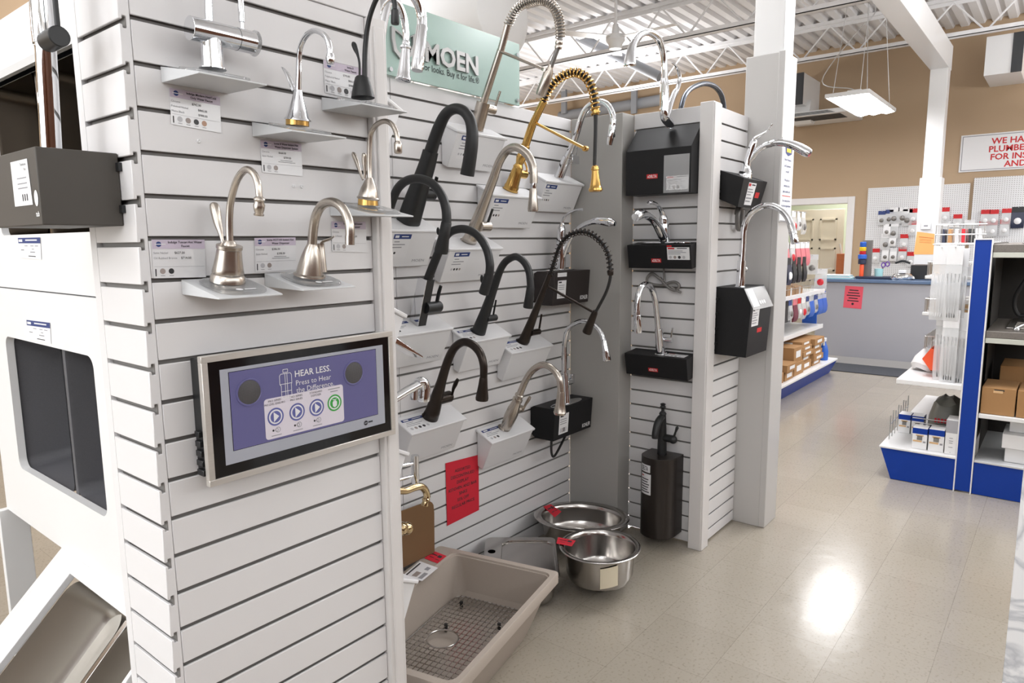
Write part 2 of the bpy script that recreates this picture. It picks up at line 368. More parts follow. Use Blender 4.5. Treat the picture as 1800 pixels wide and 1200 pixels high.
def marble_mat():
    m = mat('white_marble', (0.78, 0.78, 0.79), 0.2); n, l, b = nodes(m)
    tc = n.new('ShaderNodeTexCoord'); wv = n.new('ShaderNodeTexNoise'); wv.inputs['Scale'].default_value = 5.0; wv.inputs['Detail'].default_value = 7; wv.inputs['Distortion'].default_value = 1.4; l.new(tc.outputs['Object'], wv.inputs[0])
    rp = n.new('ShaderNodeValToRGB'); e = rp.color_ramp.elements; e[0].position = 0.44; e[0].color = (0.80, 0.80, 0.81, 1); e[1].position = 0.56; e[1].color = (0.80, 0.80, 0.81, 1)
    k = rp.color_ramp.elements.new(0.50); k.color = (0.50, 0.51, 0.54, 1); l.new(wv.outputs[0], rp.inputs[0]); l.new(rp.outputs[0], b.inputs['Base Color']); return m
def peg_mat(pitch=0.0254, rad=0.0042, axes=('Y', 'Z'), c0=(0.72, 0.72, 0.73), c1=(0.10, 0.095, 0.09), nm='pegboard'):
    m = mat(nm, c0, 0.5); n, l, b = nodes(m)
    tc = n.new('ShaderNodeTexCoord'); sp = n.new('ShaderNodeSeparateXYZ'); l.new(tc.outputs['Object'], sp.inputs[0])
    def mth(op, a, c=None):
        k = n.new('ShaderNodeMath'); k.operation = op
        for i, q in enumerate((a, c)):
            if q is None: continue
            if isinstance(q, (int, float)): k.inputs[i].default_value = q
            else: l.new(q, k.inputs[i])
        return k.outputs[0]
    d = []
    for ax in axes:
        f = mth('SUBTRACT', mth('FRACT', mth('DIVIDE', sp.outputs[ax], pitch)), 0.5); d.append(mth('MULTIPLY', f, f))
    r = mth('SQRT', mth('ADD', d[0], d[1])); hole = mth('LESS_THAN', r, rad/pitch)
    mx = n.new('ShaderNodeMix'); mx.data_type = 'RGBA'; mx.inputs[6].default_value = (*c0, 1); mx.inputs[7].default_value = (*c1, 1); l.new(hole, mx.inputs[0]); l.new(mx.outputs[2], b.inputs['Base Color']); return m
M['floor'] = floor_mat(); M['marble'] = marble_mat(); M['peg'] = peg_mat(); M['mesh_dark'] = peg_mat(0.0024, 0.0008, ('X', 'Z'), (0.10, 0.095, 0.10), (0.008, 0.008, 0.008), 'speaker_mesh')
# ------------------------------------------------------------------ room shell
XW, DECK = 11.0, 4.22
struct('floor', MB().box(-4.2, 13.4, -5.2, 9.2, -0.12, 0.0), M['floor'])
b = MB(); pitch = 0.17; y = -5.2; pr = []
while y < 9.2:
    pr += [(y, DECK), (y+0.085, DECK), (y+0.105, DECK+0.04), (y+0.15, DECK+0.04)]; y += pitch
b.add([(-4.2, a, z) for a, z in pr]+[(11.3, a, z) for a, z in pr], [(i, i+1, len(pr)+i+1, len(pr)+i) for i in range(len(pr)-1)])
struct('ceiling', b, M['ceiling'], ang=10)
# far wall with the doorway to the back room (frame outer edge at photo x 1503)
DY0, DY1, DZ = 2.56, 3.50, 2.05
b = MB(); b.box(XW, XW+0.15, -5.2, DY0, 0, DECK+0.05).box(XW, XW+0.15, DY1, 9.2, 0, DECK+0.05).box(XW, XW+0.15, DY0, DY1, DZ, DECK+0.05)
struct('wall_far', b, M['beige_wall'])
struct('wall_left', MB().box(-4.2, 11.2, 9.05, 9.2, 0, DECK+0.05), M['beige_wall'])
struct('wall_right', MB().box(-4.2, 11.2, -5.2, -5.05, 0, DECK+0.05), M['pale_wall'])
struct('wall_back', MB().box(-4.2, -4.05, -5.05, 9.05, 0, DECK+0.05), M['pale_wall'])
struct('unseen_brown_blocks', MB().box(-3.5, 3.2, -3.2, -2.7, 0, 2.15).box(3.2, 6.5, -3.2, -2.7, 0, 1.0).box(-2.9, -2.4, -2.7, 0.3, 0, 2.0), mat('brown_block', srgb(96, 58, 38), 0.4, noise=0.2, nscale=4))  # unseen brown blocks, added to give the chrome dark reflections
b = MB(); b.box(13.2, 13.35, 1.6, 4.6, 0, 2.7).box(XW+0.15, 13.2, 1.5, 1.6, 0, 2.7).box(XW+0.15, 13.2, 4.5, 4.6, 0, 2.7).box(XW+0.15, 13.3, 1.5, 4.6, 2.7, 2.78)
struct('wall_room', b, M['green_wall'])
area('back_room_light', (12.1, 2.9, 2.6), 0.9, 0.9, 34.0)
b = MB(); b.box(XW-0.02, XW+0.17, DY0-0.075, DY0+0.02, 0, DZ+0.075).box(XW-0.02, XW+0.17, DY1-0.02, DY1+0.075, 0, DZ+0.075).box(XW-0.02, XW+0.17, DY0+0.02, DY1-0.02, DZ-0.02, DZ+0.075)
struct('trim_1', b, M['white_trim'], 0.006)
# open panelled door leaf standing into the back room
dl = struct('door_1', MB().box(12.10, 12.14, 2.88, 3.70, 0.02, 2.00), M['cream_door'], 0.004)
for (z0, z1) in ((0.25, 0.85), (1.0, 1.38), (1.5, 1.85)):
    for (y0, y1) in ((2.98, 3.24), (3.34, 3.60)):
        q = MB(); q.box(12.085, 12.11, y0, y1, z0, z0+0.025).box(12.085, 12.11, y0, y1, z1-0.025, z1).box(12.085, 12.11, y0, y0+0.025, z0, z1).box(12.085, 12.11, y1-0.025, y1, z0, z1)
        build('door_panel', q, M['cream_door'], dl)
# open web joists across the shop, girder and posts
for i, jx in enumerate((1.65, 3.65, 5.65, 7.65, 9.65)):
    b = MB(); zt, zb = DECK-0.03, 3.80
    b.box(jx-0.045, jx+0.045, -5.05, 9.05, zt-0.01, zt+0.03); b.box(jx-0.006, jx+0.006, -5.05, 9.05, zt-0.05, zt)
    b.box(jx-0.05, jx+0.05, -5.05, 9.05, zb-0.02, zb-0.012); b.box(jx-0.05, jx-0.042, -5.05, 9.05, zb-0.02, zb+0.03); b.box(jx+0.042, jx+0.05, -5.05, 9.05, zb-0.02, zb+0.03)
    y = -5.0; up = True
    while y < 8.9:
        a, c = ((jx, y, zb), (jx, y+0.33, zt-0.02)) if up else ((jx, y, zt-0.02), (jx, y+0.33, zb))
        b.cyl(a, c, 0.011, n=6); y += 0.33; up = not up
    struct('ceiling_joist', b, M['ceiling'])
PX_ = 9.82
pyl, pyr = on('x', PX_, 1625, 262).y, on('x', PX_, 1656, 262).y
struct('ceiling_beam', MB().box(1.0, PX_+0.22, pyr-0.005, pyl+0.005, 3.50, 3.78), M['white_paint'], 0.004)
b = MB(); b.box(PX_, PX_+0.20, pyr, pyl, 0, 3.52); b.box(PX_-0.025, PX_+0.22, pyr-0.022, pyl+0.022, 0, 2.24)
struct('post_far', b, M['white_paint'], 0.004)
for (y0, y1, z0, z1) in ((0.62, 0.98, 3.42, 3.86), (3.05, 3.40, 3.36, 3.78)):
    b = MB(); b.prism([(10.2, y0, z0), (10.2, y1, z0), (10.2, y1, z1), (10.2, y0, z1)], (0.8, 0, 0)); b.cm = 1; b.box(10.19, 10.205, y0-0.005, y0+0.10, z0, z1)
    struct('trim_2', b, [M['white_paint'], M['black_pipe']])
# near column: boxed laminate casing round the steel post
CX0, CX1, CY0, CY1 = 3.53, 3.715, 1.145, 1.335
b = MB(); b.box(CX0, CX1, CY0, CY1, 0.0, 2.405); b.box(CX0-0.003, CX0+0.003, CY0-0.002, CY0+0.030, 0.004, 2.41)
struct('column_near', b, M['column_grey'], 0.003)
struct('column_post', MB().box(CX0+0.012, CX1-0.03, CY0+0.012, CY1-0.03, 2.405, 3.52), M['white_paint'], 0.004)
# beige baseboard piece behind the counter
struct('baseboard_far', MB().box(XW-0.015, XW, -5.0, DY0-0.08, 0, 0.1), M['white_trim'])
# ceiling services
b = MB(); b.lathe((10.55, 3.0, 3.30), (0, 1, 0), [(0.0, -0.02), (0.17, 0), (0.17, 0.45), (0.0, 0.47)], 20)
t = thing('ventilation_unit', 'white wall ventilation unit with round fan and slotted grille below the ceiling', 'vent', (10.6, 2.8, 3.2))
build('housing', MB().box(10.1, 10.99, 2.45, 3.35, 3.18, 3.24), M['white_paint'], t, 0.004)
build('fan_drum', b, M['white_paint'], t)
b = MB()
for i in range(5): b.box(10.093, 10.1, 2.60+i*0.02, 3.20-i*0.02, 3.19+i*0.008, 3.193+i*0.008)
for i in range(6): b.box(10.18+i*0.07, 10.22+i*0.07, 2.55, 3.2, 3.175, 3.181)
build('grille', b, M['black_pipe'], t)
t = thing('ceiling_fan', 'white ceiling fan hanging on a downrod in front of the chrome arched faucet', 'fan', (7.2, 4.25, 3.3))
cf = on('x', 7.2, 1082, 62)
build('downrod', MB().cyl((7.2, cf.y, DECK), (7.2, cf.y, cf.z), 0.016), M['white_paint'], t)
z = cf.z
build('motor', MB().lathe((7.2, cf.y, z), (0, 0, -1), [(0.0, -0.12), (0.03, -0.12), (0.045, -0.04), (0.04, -0.02), (0.10, 0.0), (0.11, 0.06), (0.08, 0.1), (0.07, 0.15), (0.0, 0.16)], 24), M['white_paint'], t)
for k in range(3):
    a = 0.5+k*2.094; d = Vector((math.cos(a), math.sin(a), 0)); nrm = Vector((-d.y, d.x, 0.12))
    build('blade', MB().obox(Vector((7.2, cf.y, z-0.03))+d*0.42, d*0.33, nrm*0.06, Vector((0, 0, 0.004))), M['white_paint'], t)
p1 = on('x', 8.3, 1012, 62); p2 = on('x', 8.3, 1160, 135)
t = thing('flue_pipe', 'grey exhaust pipe with a black outlet slanting under the ceiling deck', 'pipe', tuple(p1))
build('pipe', MB().cyl(p1, p2, 0.062), M['duct_grey'], t)
b = MB(); p = on('x', 8.3, 1011, 52); b.lathe(p-Vector((0, 0, 0.02)), (0, 0, 1), [(0.045, -0.12), (0.045, 0.0), (0.052, 0.0), (0.052, 0.09), (0.07, 0.10), (0.09, 0.14), (0.06, 0.17), (0, 0.17)], 16)
build('outlet', b, M['black_pipe'], t)
b = MB(); c0 = on('x', 4.65, 885, 22)
b.lathe(c0, (0, 1, 0), [(0.0, -0.05), (0.25, -0.04), (0.33, 0.0), (0.34, 0.03), (0.34, 2.6), (0, 2.6)], 48)
solo('air_duct', b, M['white_paint'], 'large round white air duct under the ceiling behind the glass sign', 'duct')
b = MB(); b.box(8.6, 8.66, 5.0, 8.5, 3.0, 3.1); q0 = on('x', 10.9, 985, 205); q1 = on('x', 10.9, 1165, 175)
b = MB(); b.cyl(q0, q1, 0.09)
for px in (993, 1116):
    b.box(10.75, 10.8, on('x', 10.8, px, 180).y-0.05, on('x', 10.8, px, 180).y+0.05, on('x', 10.8, px, 200).z, on('x', 10.8, px, 163).z+0.1)
struct('trim_3', b, [M['duct_grey']])
def lamp(x0, x1, y0, y1, z, label, lens='lens'):
    t = thing('ceiling_lamp', label, 'ceiling lamp', ((x0+x1)/2, (y0+y1)/2, z))
    b = MB(); b.box(x0, x1, y0, y1, z+0.012, z+0.055); build('housing', b, M['white_paint'], t, 0.006)
    b = MB(); n = 8
    for i in range(n):
        a, c = x0+0.02+(x1-x0-0.04)*i/n, x0+0.02+(x1-x0-0.04)*(i+1)/n
        for k in range(3):
            e, f = y0+0.012+(y1-y0-0.024)*k/3, y0+0.012+(y1-y0-0.024)*(k+1)/3
            m = (a+c)/2; b.add([(a, e, z+0.012), (c, e, z+0.012), (c, f, z+0.012), (a, f, z+0.012), (m, (e+f)/2, z-0.018)], [(0, 4, 1), (1, 4, 2), (2, 4, 3), (3, 4, 0)])
    build('lens', b, M[lens], t)
    b = MB(); b.box(x0+0.3, x0+0.48, (y0+y1)/2-0.07, (y0+y1)/2+0.07, z+0.055, z+0.12); build('driver_box', b, M['white_paint'], t, 0.004)
    for (xx, yy) in ((x0+0.12, y0+0.05), (x0+0.12, y1-0.05), (x1-0.12, y0+0.05), (x1-0.12, y1-0.05)):
        build('hanging_wire', MB().cyl((xx, yy, z+0.05), (xx*0.75+0.25*(x0+x1)/2, (yy+(y0+y1)/2)/2, DECK), 0.0035, n=6), M['wire'], t)
    cx, cy = x0+0.5, (y0+y1)/2
    build('power_cord', MB().tube(smooth([((cx, cy, z+0.11), 0.006), ((cx+0.10, cy+0.10, z+0.19), 0.006), ((cx+0.1, cy+0.42, z+0.32), 0.006), ((cx-0.1, cy+0.05, z+0.72), 0.006), ((cx, cy-0.12, z+0.95), 0.006), ((cx, cy, DECK), 0.006)]), 8), M['wire'], t)
lamp(8.12, 9.52, 1.76, 2.20, 3.0, 'lit white high bay lamp hanging on wires in front of the beige wall')
lamp(2.82, 4.17, 1.69, 2.10, 3.0, 'lit white lamp at the top edge beside the steel column top', 'lens_dim')
# ------------------------------------------------------------------ slatted display panels
PITCH = 0.0762
M['groove_grey'] = mat('groove_lining', (0.20, 0.19, 0.18), 0.6, noise=0.1, nscale=15)
def slats(name, label, p0, along, out, z0, z1, ztops, th=0.019, lip=0.006, op=0.0085, bevel=0.0012):
    """comb shaped board: p0 = start on the face, along = run vector, out = outward unit vector"""
    out = Vector(out); p0 = Vector(p0)
    pr = [(th, z0), (0, z0)]
    for zt in sorted(z for z in ztops if z0+0.02 < z < z1-0.01):
        zb = zt-op
        pr += [(0, zb), (lip, zb), (lip, zb-0.006), (lip+0.006, zb-0.006), (lip+0.006, zt+0.006), (lip, zt+0.006), (lip, zt), (0, zt)]
    pr += [(0, z1), (th, z1)]
    b = MB(); b.prism([p0-out*d+Vector((0, 0, z-p0.z)) for d, z in pr], along)
    o = solo(name, b, M['white_laminate'], label, 'display panel', None, bevel, ang=30, seg=1)
    g = MB(); al = Vector(along)
    for zt in ztops:
        if z0+0.02 < zt < z1-0.01:
            A = p0-out*0.0105; g.hexa([A+Vector((0, 0, zt-op-0.005-p0.z)), A+al+Vector((0, 0, zt-op-0.005-p0.z)), A+al-out*0.0012+Vector((0, 0, zt-op-0.005-p0.z)), A-out*0.0012+Vector((0, 0, zt-op-0.005-p0.z)),
                    A+Vector((0, 0, zt+0.005-p0.z)), A+al+Vector((0, 0, zt+0.005-p0.z)), A+al-out*0.0012+Vector((0, 0, zt+0.005-p0.z)), A-out*0.0012+Vector((0, 0, zt+0.005-p0.z))])
    build('groove_lining', g, M['groove_grey'], o)
    return o
AY, BY = 1.3048, 2.0224
ZA = [1.905-PITCH*k for k in range(-1, 26)]
slats('slatted_panel', 'white slatted panel carrying the wall screen and the hot water faucets', (0.5713, AY, 0), (1.0878-0.5713, 0, 0), (0, -1, 0), 0.0, 2.02, ZA)
ZL = [1.894-PITCH*k for k in range(-1, 26)]
slats('slatted_panel', 'white slatted side panel whose cut end shows, next to the sink display', (0.5516, 1.487, 0), (0, -0.182, 0), (-1, 0, 0), 0.0, 2.3, ZL)
ZB = [1.9105-PITCH*k for k in range(-2, 26)]
slats('slatted_panel', 'long white slatted panel behind the white faucet boxes and red notice', (1.80, BY, 0), (3.0-1.80, 0, 0), (0, -1, 0), 0.0, 2.118, ZB)
slats('slatted_panel', 'narrow white slatted strip at the inner corner behind the trim post', (1.14, BY, 0), (1.798-1.14, 0, 0), (0, -1, 0), 0.0, 2.118, ZB)
slats('slatted_panel', 'white slatted return panel behind the trim post holding chrome spouts', (1.1385, AY+0.03, 0), (0, BY-AY-0.05, 0), (1, 0, 0), 0.0, 2.118, ZB)
ZC = [2.050-PITCH*k for k in range(0, 27)]
slats('slatted_panel', 'white slatted panel facing left with the three black faucet boxes', (3.1086, 1.722, 0), (0, 1.362-1.722, 0), (-1, 0, 0), 0.01, 2.122, ZC)
slats('slatted_panel', 'white slatted panel between the corner post and the grey column', (3.150, 1.3119, 0), (3.527-3.150, 0, 0), (0, -1, 0), 0.01, 2.118, ZC)
def trimpost(name, label, x0, x1, y0, y1, z0, z1, mt='white_trim', bev=0.004):
    b = MB(); b.box(x0, x1, y0, y1, z0, z1)
    return solo(name, b, M[mt], label, 'trim post', None, bev)
b = MB(); b.box(1.089, 1.1375, AY-0.018, AY+0.03, 0, 2.02); b.box(1.098, 1.128, AY-0.023, AY-0.016, 0, 2.0)
solo('trim_post', b, M['white_trim'], 'white upright trim post at the right edge of the screen panel', 'trim post', None, 0.003)
b = MB(); b.box(3.062, 3.150, 1.297, 1.362, 0, 2.128); b.box(3.066, 3.146, 1.291, 1.299, 0.0, 2.122)
q = solo('corner_post', b, M['white_trim'], 'scuffed white corner post between the two black box panels', 'trim post', None, 0.003)
b = MB(); b.box(2.995, 3.112, 1.7225, 2.019, 0, 2.118)
solo('corner_pillar', b, M['grey_laminate'], 'grey boxed corner pillar between the long panel and the black faucet boxes', 'pillar', None, 0.002)
b = MB(); b.box(0.572, 1.1375, AY-0.003, AY+0.019, 2.021, 2.42)
solo('header_board', b, M['white_laminate'], 'plain white header board above the hot water faucets', 'board', None, 0.002)
# screws and stick-on hooks on the screen panel
b = MB(); b.box(0.5516, 0.571, 1.4875, 1.515, 0, 2.3); solo('end_trim', b, M['white_laminate'], 'white upright end strip of the side panel next to the sink display', 'trim')
def nub(px, py, r=0.004):
    p = on('y', AY, px, py); b = MB(); b.lathe(p, (0, -1, 0), [(r, 0), (r*0.9, 0.003), (r*0.5, 0.0035), (0, 0.002)], 12); return b
for (px, py, lab) in ((349, 248, 'small clear adhesive hook below the top left price card'), (516, 327, 'left one of two clear adhesive hooks below the faucet card'), (530, 328, 'right one of two clear adhesive hooks below the faucet card')):
    solo('adhesive_hook', nub(px, py), M['white_plastic'], lab, 'hook')
# backing frame so that the display gondola reads as a closed body from the side
b = MB(); b.box(0.573, 1.088, AY+0.02, AY+0.04, 0, 2.018); b.box(1.10, 1.118, AY+0.05, BY+0.02, 0, 2.115)
b.box(1.14, 2.99, BY+0.0195, BY+0.05, 0, 2.05); b.box(3.1285, 3.145, 1.37, 1.722, 0.01, 2.118); b.box(3.152, 3.525, 1.332, 1.345, 0.01, 2.112)
solo('display_backing', b, M['grey_shelf'], 'plain backing boards behind the white slatted panels', 'board')
# ------------------------------------------------------------------ glass brand sign above the long panel
gq = [on('y', 2.0, *p) for p in ((676, 20), (913, 75), (913, 181), (677, 140))]
X0, X1 = 1.762, 2.551; Z0, Z1 = 2.119, 2.385
t = thing('brand_sign', 'frosted green glass sign with raised metal lettering above the long panel', 'sign', ((X0+X1)/2, 2.0, Z0))
build('glass_plate', MB().box(X0, X1, 2.0, 2.010, Z0, Z1), M['frosted'], t, 0.001)
f = Face([(X0, 1.9995, Z1), (X1, 1.9995, Z1), (X1, 1.9995, Z0), (X0, 1.9995, Z0)]).flip((2, 0, 2.2))
def fu(px, py):
    p = on('y', 1.9995, px, py); return ((p.x-X0)/(X1-X0), (Z1-p.z)/(Z1-Z0))
a = fu(745, 107); c = fu(838, 124); d = fu(745, 73)
vs, fs, wd = glyphs('MOEN', 0.03)
for i, h in enumerate((0.0,)):
    b = MB(); W = c[0]-a[0]; top = [f.p(a[0]+x/wd*W, a[1]-y/0.7*(a[1]-d[1]), 0.010) for x, y in vs]; bot = [f.p(a[0]+x/wd*W, a[1]-y/0.7*(a[1]-d[1]), 0.002) for x, y in vs]
    b.add(top, fs)
    ec = {}
    for ff in fs:
        for k in range(len(ff)):
            e = (ff[k], ff[(k+1) % len(ff)]); ec[tuple(sorted(e))] = ec.get(tuple(sorted(e)), [])+[e]
    n = len(top); b.add(top+bot, [(e[0][0], e[0][1], n+e[0][1], n+e[0][0]) for e in ec.values() if len(e) == 1])
build('raised_lettering', b, M['sign_metal'], t, label='raised metal letters MOEN')
b = MB(); a = fu(716, 110); c = fu(842, 137); vs, fs, wd = glyphs('Buy it for looks. Buy it for life.\u00ae'); W = c[0]-a[0]
k_ = W*f.W()/wd/f.H()*1.15
b.add([f.p(a[0]+x/wd*W, (Z1-2.168)/(Z1-Z0)-y*k_, 0.0012) for x, y in vs], fs)
build('slogan_lettering', b, M['ink'], t)
b = MB()   # drop-shaped emblem
pts = [fu(*p) for p in ((686, 46), (700, 57), (712, 72), (720, 64), (728, 60), (728, 80), (722, 98), (712, 106), (700, 103), (690, 90), (686, 68))]
inn = [(u*0.74+0.26*sum(p[0] for p in pts)/len(pts), v*0.74+0.26*sum(p[1] for p in pts)/len(pts)) for u, v in pts]
n = len(pts); o3 = [f.p(u, v, 0.010) for u, v in pts]; i3 = [f.p(u, v, 0.010) for u, v in inn]; o2 = [f.p(u, v, 0.001) for u, v in pts]; i2 = [f.p(u, v, 0.001) for u, v in inn]
b.add(o3+i3+o2+i2, [(i, (i+1) % n, n+(i+1) % n, n+i) for i in range(n)]+[(i, (i+1) % n, 2*n+(i+1) % n, 2*n+i) for i in range(n)]+[(n+i, n+(i+1) % n, 3*n+(i+1) % n, 3*n+i) for i in range(n)])
build('emblem', b, M['sign_metal'], t)
for (x, z) in ((X0+0.02, Z0+0.02), (X1-0.02, Z0+0.02), (X1-0.02, Z1-0.05), (X0+0.02, Z1-0.05)): build('standoff', MB().cyl((x, 1.992, z), (x, 2.016, z), 0.008, n=14), M['chrome'], t)

b = MB(); b.box(X0+0.05, X0+0.09, 2.0515, 2.066, 1.98, Z1-0.06); b.box(X1-0.09, X1-0.05, 2.0515, 2.066, 1.98, Z1-0.06); build('bracket', b, M['white_paint'], t)
# white bulkhead high behind the glass sign
# ------------------------------------------------------------------ sink display stand at the left
KS = 1.17; HE = 1.507
ky = lambda v: v*KS
kz = lambda v: HE+KS*(v-HE)
XS = 0.552*KS; SY0, SY1 = 1.56, ky(2.275)
def bowl(b, fr, wid, hei, dep, r, taper=0.03, n=6, rim=0.0):
    """open basin: fr(u, v, d) maps in-plane metres and depth to space; centred, wid x hei"""
    def ring(wd, h, d, rr):
        o = []
        for (cx, cy, a0) in ((wd/2-rr, h/2-rr, 0), (-wd/2+rr, h/2-rr, 1), (-wd/2+rr, -h/2+rr, 2), (wd/2-rr, -h/2+rr, 3)):
            for k in range(n+1):
                a = (a0+k/n)*math.pi/2; o.append(fr(cx+rr*math.cos(a), cy+rr*math.sin(a), d))
        return o
    rs = [ring(wid, hei, 0, r), ring(wid-0.004, hei-0.004, 0.008, r), ring(wid-taper, hei-taper, dep*0.82, r), ring(wid-taper-0.03, hei-taper-0.03, dep*0.96, r*0.9), ring(wid-taper-0.09, hei-taper-0.09, dep, r*0.6)]
    if rim: rs = [ring(wid+2*rim, hei+2*rim, 0.004, r+rim), ring(wid+2*rim-0.003, hei+2*rim-0.003, -0.002, r+rim), ring(wid+0.01, hei+0.01, -0.002, r)]+rs
    b.loft(rs, False, True)
    return rs
def board_with_hole(b, x, th, y0, y1, z0, z1, h0, h1, k0, k1, r=0.03, n=6):
    """upright board on plane x with a rounded rectangular opening"""
    hole = []
    for (cy, cz, a0) in ((h1-r, k1-r, 0), (h0+r, k1-r, 1), (h0+r, k0+r, 2), (h1-r, k0+r, 3)):
        for i in range(n+1):
            a = (a0+i/n)*math.pi/2; hole.append((cy+r*math.cos(a), cz+r*math.sin(a)))
    m = len(hole); out = [(y1, z1), (y0, z1), (y0, z0), (y1, z0)]
    for xx, sg in ((x, 1), (x+th, -1)):
        vs = [(xx, a, c) for a, c in hole]+[(xx, a, c) for a, c in out]; fs = []
        for q in range(4):
            for i in range(n): fs.append((q*(n+1)+i, q*(n+1)+i+1, m+q))
            fs.append((q*(n+1)+n, ((q+1) % 4)*(n+1), m+(q+1) % 4, m+q))
        b.add(vs, fs)
    b.add([(x, a, c) for a, c in hole]+[(x+th, a, c) for a, c in hole], [(i, (i+1) % m, m+(i+1) % m, m+i) for i in range(m)])
    b.add([(x, a, c) for a, c in out]+[(x+th, a, c) for a, c in out], [(i, (i+1) % 4, 4+(i+1) % 4, 4+i) for i in range(4)])
st = thing('sink_display_stand', 'white display stand with cut-outs holding sinks, left of the slatted side panel', 'display stand', (XS, 1.9, 0))
H1 = (1.60, ky(2.06), kz(1.535), kz(1.882)); H2 = (ky(1.556), ky(2.118), kz(0.930), kz(1.281))
b = MB(); board_with_hole(b, XS, 0.018, SY0, SY1, kz(1.407), kz(2.008), *H1, r=0.02)
build('upper_board', b, M['white_paint'], st, 0.0012, seg=1)
b = MB(); board_with_hole(b, XS-0.003, 0.021, SY0, SY1, kz(0.778), kz(1.404), *H2, r=0.032)
build('lower_board', b, M['white_paint'], st, 0.0012, seg=1)
build('shelf_lip', MB().box(XS-0.012, XS+0.02, SY0, SY1, kz(1.882), kz(1.898)), M['grey_shelf'], st)
build('end_panel', MB().box(XS-0.027, XS+0.055, SY1-0.005, SY1+0.02, 0.0, kz(0.777)), M['white_paint'], st, 0.002)
build('end_panel', MB().box(XS+0.02, XS+0.30, SY1+0.0005, SY1+0.02, kz(0.778), 1.98), M['white_paint'], st, 0.002)
build('back_panel', MB().box(XS+0.30, XS+0.32, SY0, SY1+0.02, 0.62, 2.0), M['white_paint'], st, 0.002)
build('top_panel', MB().box(XS+0.018, XS+0.32, SY0, SY1+0.02, 1.985, 2.005), M['white_paint'], st, 0.002)
# slanting lower board, 45 degrees outwards
S2 = math.sqrt(0.5); o3 = Vector((XS-0.0234, 0, kz(0.765))); dn = Vector((-S2, 0, -S2)); nr = Vector((-S2, 0, S2))
def slant(y, s, h=0.0): return Vector((o3.x, y, o3.z))+dn*s+nr*h
LS = 0.72; TY0, TY1 = 1.535, ky(1.842)
b = MB()
def sb(b, y0, y1, s0, s1, th=0.02): b.hexa([slant(y0, s0, -th), slant(y0, s1, -th), slant(y1, s1, -th), slant(y1, s0, -th), slant(y0, s0), slant(y0, s1), slant(y1, s1), slant(y1, s0)])
sb(b, ky(1.745), TY1, -0.027, LS); sb(b, TY0, TY0+0.012, -0.027, LS); sb(b, TY0+0.012, ky(1.745), -0.027, 0.012); sb(b, TY0+0.012, ky(1.745), 0.66, LS)
build('slanted_board', b, M['white_paint'], st, 0.002)
b = MB(); sb(b, TY1+0.0003, TY1+0.018, -0.027, LS, 0.03); build('board_edging', b, M['white_trim'], st, 0.001)
b = MB(); b.box(XS-0.49, XS-0.47, TY0+0.1, TY1-0.05, 0.0, 0.14); build('support', b, M['white_paint'], st)
# sinks set in the boards
def sinkx(name, label, hole, dep, mt, split, rim=0.0, divw=0.022):
    h0, h1, k0, k1 = hole; t = thing(name, label, 'sink', (XS, (h0+h1)/2, (k0+k1)/2))
    for (a, c) in split:
        b = MB(); bowl(b, lambda u, v, d: Vector((XS+0.0187+d, (a+c)/2+u, (k0+k1)/2+v)), c-a, k1-k0+0.012, dep, 0.035)
        build('basin', b, mt, t)
    ys = [s[1] for s in split[:-1]]
    for yy in ys:
        b = MB(); b.box(XS+0.0187, XS+0.045, yy-0.001, yy+divw+0.001, k0-0.004, k1+0.004); build('divider', b, mt, t, 0.005)
    return t
sinkx('double_sink', 'dark grey composite double bowl sink set upright in the white board', H2, 0.20, M['granite_grey'], ((ky(1.556)-0.006, ky(1.768)), (ky(1.790), ky(2.118)+0.006)))
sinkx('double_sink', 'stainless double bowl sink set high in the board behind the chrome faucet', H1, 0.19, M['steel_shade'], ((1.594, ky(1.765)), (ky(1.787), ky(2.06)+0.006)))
t = thing('double_sink', 'stainless double bowl sink set in the slanting lower board', 'sink', tuple(slant(1.8, 0.3)))
for (y0, y1) in ((ky(1.466), ky(1.745)), (1.548, ky(1.450))):
    b = MB(); bowl(b, lambda u, v, d: slant((y0+y1)/2+u, 0.336+v, -d-0.0208), y1-y0, 0.648, 0.15, 0.05); build('basin', b, M['steel_dark'], t)
b = MB(); sb(b, ky(1.450), ky(1.466), 0.02, 0.655, 0.004); b.v = [v-nr*0.021 for v in b.v]; build('divider', b, M['steel'], t, 0.002)
